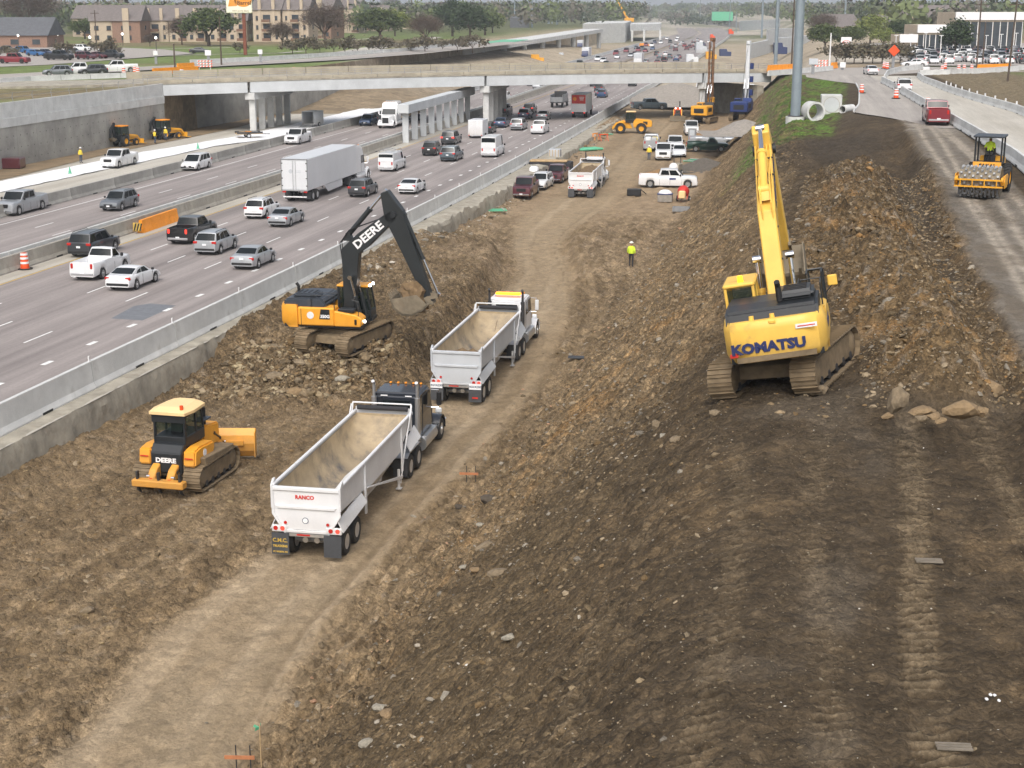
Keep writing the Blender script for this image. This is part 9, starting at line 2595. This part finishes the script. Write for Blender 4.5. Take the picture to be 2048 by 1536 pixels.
barrier_run('concrete_barrier', 'far concrete barrier left of the oncoming lanes beyond the overpass', -37.8, 300, 900, L=14, h=1.1)
p = G(1176, 116, 0); box_truck('far dark blue cabbed box truck oncoming beyond the overpass', p, hdg(p.y, True), False)
p = G(1275, 132, 0); box_truck('pale box truck seen over the overpass railing', p, hdg(p.y), False)
p = G(1220, 98, 0); box_truck('white box truck parked on the far site beyond the overpass', p + Vector((-12, 0, 0)), hdg(p.y, True), False)
def slabbox(name, label, pts, z0, z1, m, cat='wall'):
 mb = MB(); mb.prism([(q[0], q[1]) for q in pts], z0, z1, 'z'); return tag(mb.build(name, M_[m] if isinstance(m, str) else m), label, cat)
def GP(px, py, z):
 q = G(px, py, z); return (q.x, q.y)
q0 = W(-72, 470); q1 = W(-52, 700)
r_ = empty('far_ramp', W(-66, 430, 0)); tag(r_, 'unfinished far ramp deck with a green cover on concrete piers', 'bridge'); R0 = r_.location.copy()
def line(o0, y0, o1, y1, n):
 return [W(o0 + (o1 - o0) * k / n, y0 + (y1 - y0) * k / n) - R0 for k in range(n + 1)]
pa = line(-70, 430, -54, 640, 8); pb = line(-60, 430, -45, 640, 8)
mb = MB(); mb.loft([[a + Vector((0, 0, 4.6 + .35 * i)), a + Vector((0, 0, 6.0 + .35 * i)), b + Vector((0, 0, 6.0 + .35 * i)), b + Vector((0, 0, 4.6 + .35 * i))] for i, (a, b) in enumerate(zip(pa, pb))]); part('deck', mb, 'concrete', r_)
mb = MB(); mb.loft([[a + Vector((.6, 0, 6.05 + .35 * i)), b + Vector((-.6, 0, 6.05 + .35 * i)), b + Vector((-.6, 0, 6.2 + .35 * i)), a + Vector((.6, 0, 6.2 + .35 * i))] for i, (a, b) in enumerate(list(zip(pa, pb))[:4])]); part('green_cover', mb, 'pipe_green', r_)
for i in range(1, 9):
 for t in (.2, .8):
  c = pa[i] * (1 - t) + pb[i] * t; mb = MB(); mb.cyl(c + Vector((0, 0, -.2)), c + Vector((0, 0, 4.6 + .35 * i)), .9, n=8); part('pier', mb, 'concrete', r_)
slabbox('far_abutment', 'pale grey far abutment block left of the highway', [GP(1165, 88, 0), GP(1250, 84, 0), GP(1262, 74, 0), GP(1180, 76, 0)], -.2, 9.5, 'concrete')
slabbox('far_bridge', 'far concrete bridge over the highway bend', [GP(1260, 82, 0), GP(1320, 80, 0), GP(1322, 74, 0), GP(1262, 76, 0)], 5.2, 8.6, 'concrete', 'bridge')
for px in (1262, 1286, 1318):
 slabbox('far_pier', ('left', 'middle', 'right')[(1262, 1286, 1318).index(px)] + ' pale pier of the far bridge', [GP(px, 82, 0), GP(px + 4, 82, 0), GP(px + 4, 80, 0), GP(px, 80, 0)], -.2, 5.3, 'concrete', 'pier')
for (a, b, c, d, z0, z1, m, lb) in ((1500, 118, 1560, 100, -.3, 5, 'concrete_new', 'white retaining wall beyond the right end of the overpass'), (1480, 62, 1560, 56, 3, 9, 'concrete_new', 'long white wall right of the far highway bend'), (1560, 108, 1620, 100, 3, 8, 'concrete_new', 'white wall block behind the thick steel pole'), (1535, 90, 1600, 84, 3, 9, 'concrete_new', 'second white wall block behind the thick steel pole'), (1120, 44, 1210, 42, 5, 11, 'concrete_new', 'far white building behind the pole cluster'), (1400, 47, 1480, 56, 0, 5, 'concrete_dark', 'dark curved wall on the far highway bend')):
 q = G(a, b, z0); w_ = G(c, d, z0); n = Vector((0, 3, 0)); slabbox('far_wall', lb, [(q.x, q.y), (w_.x, w_.y), (w_.x, w_.y + 4), (q.x, q.y + 4)], z0, z1, m)
slabbox('far_house', 'dark grey flat roofed building left of the pole cluster', [GP(1020, 56, LZ), GP(1058, 56, LZ), GP(1058, 48, LZ), GP(1020, 48, LZ)], LZ, LZ + 5, 'roof_dark', 'building')
gs = sign('overhead_sign', 1444, 58, 0, 17, 7, 6.5, 'green overhead highway sign on the far bend', 'pipe_green', 2)
p = G(1258, 45, 8); r_ = empty('crane', p); tag(r_, 'yellow crane with a raised boom on the far bridge', 'crane')
mb = MB(); mb.cbox((0, 0, 1.6), (6, 3, 2.4), .2); part('body', mb, 'cat_yellow', r_); mb = MB(); mb.prism(offs([(-1, 2.5), (-8.5, 15)], (1.3, .8)), -.5, .5); part('boom', mb, 'cat_yellow', r_)
for (px, py, z, m, dx, dz, lb) in ((1075, 126, 1.0, 'cat_yellow', 4.0, 2.6, 'far yellow machine on the dirt left of the oncoming lanes'), (1125, 121, 0, 'trailer_grey', 2.4, 2.6, 'far grey tank beside the oncoming lanes'), (1160, 98, 0, 'orange_w', 5, 1.0, 'far orange netting beside the ramp'), (1290, 92, 0, 'orange_w', 5, 1.2, 'far orange barriers below the far abutment'), (1384, 124, 0, 'van_white', 4, 2.6, 'far white box at the right edge of the highway'), (1422, 118, 1, 'cat_yellow', 3.5, 2.4, 'far orange machine right of the highway'), (1450, 112, 1, 'rig_navy', 4, 2.4, 'far dark blue machine right of the highway'), (1402, 106, 1, 'trailer_grey', 4, 4.0, 'far grey truck body on the site road'), (1425, 78, 1, 'orange', 2.5, 2.4, 'far orange sign board on the bend'), (1462, 68, 1, 'orange', 3, 3, 'second far orange sign board on the bend'), (1560, 108, 7, 'rig_navy', 3, 2.6, 'blue shed behind the thick steel pole')):
 mb = MB(); mb.prism([(-dx / 2, 0), (dx / 2, 0), (dx / 2, dz * .6), (dx * .15, dz * .65), (dx * .1, dz), (-dx / 2, dz)], -1.2, 1.2); o = mb.build('site_equipment', M_[m], bev=.08); o.location = G(px, py, z); tag(o, lb, 'equipment')
heap(1485, 196, 8, 6, 2.2, 'dark_dirt', 'dark dirt heap under the right end of the overpass', 1, 9)
# ---- air
hz = bpy.data.materials.new('haze'); hz.use_nodes = True; nt = hz.node_tree
for n in list(nt.nodes):
 if n.type == 'BSDF_PRINCIPLED':
  nt.nodes.remove(n)
pv = nt.nodes.new('ShaderNodeVolumePrincipled'); pv.inputs['Color'].default_value = (.86, .93, 1, 1); pv.inputs['Density'].default_value = .0002; pv.inputs['Anisotropy'].default_value = 0
nt.links.new(pv.outputs[0], nt.nodes['Material Output'].inputs['Volume'])
mb = MB(); mb.box((0, 3900, 27), (13000, 8400, 62)); o = mb.build('haze', hz); kind(o, 'stuff'); tag(o, 'pale haze in the air over the whole valley', 'haze')
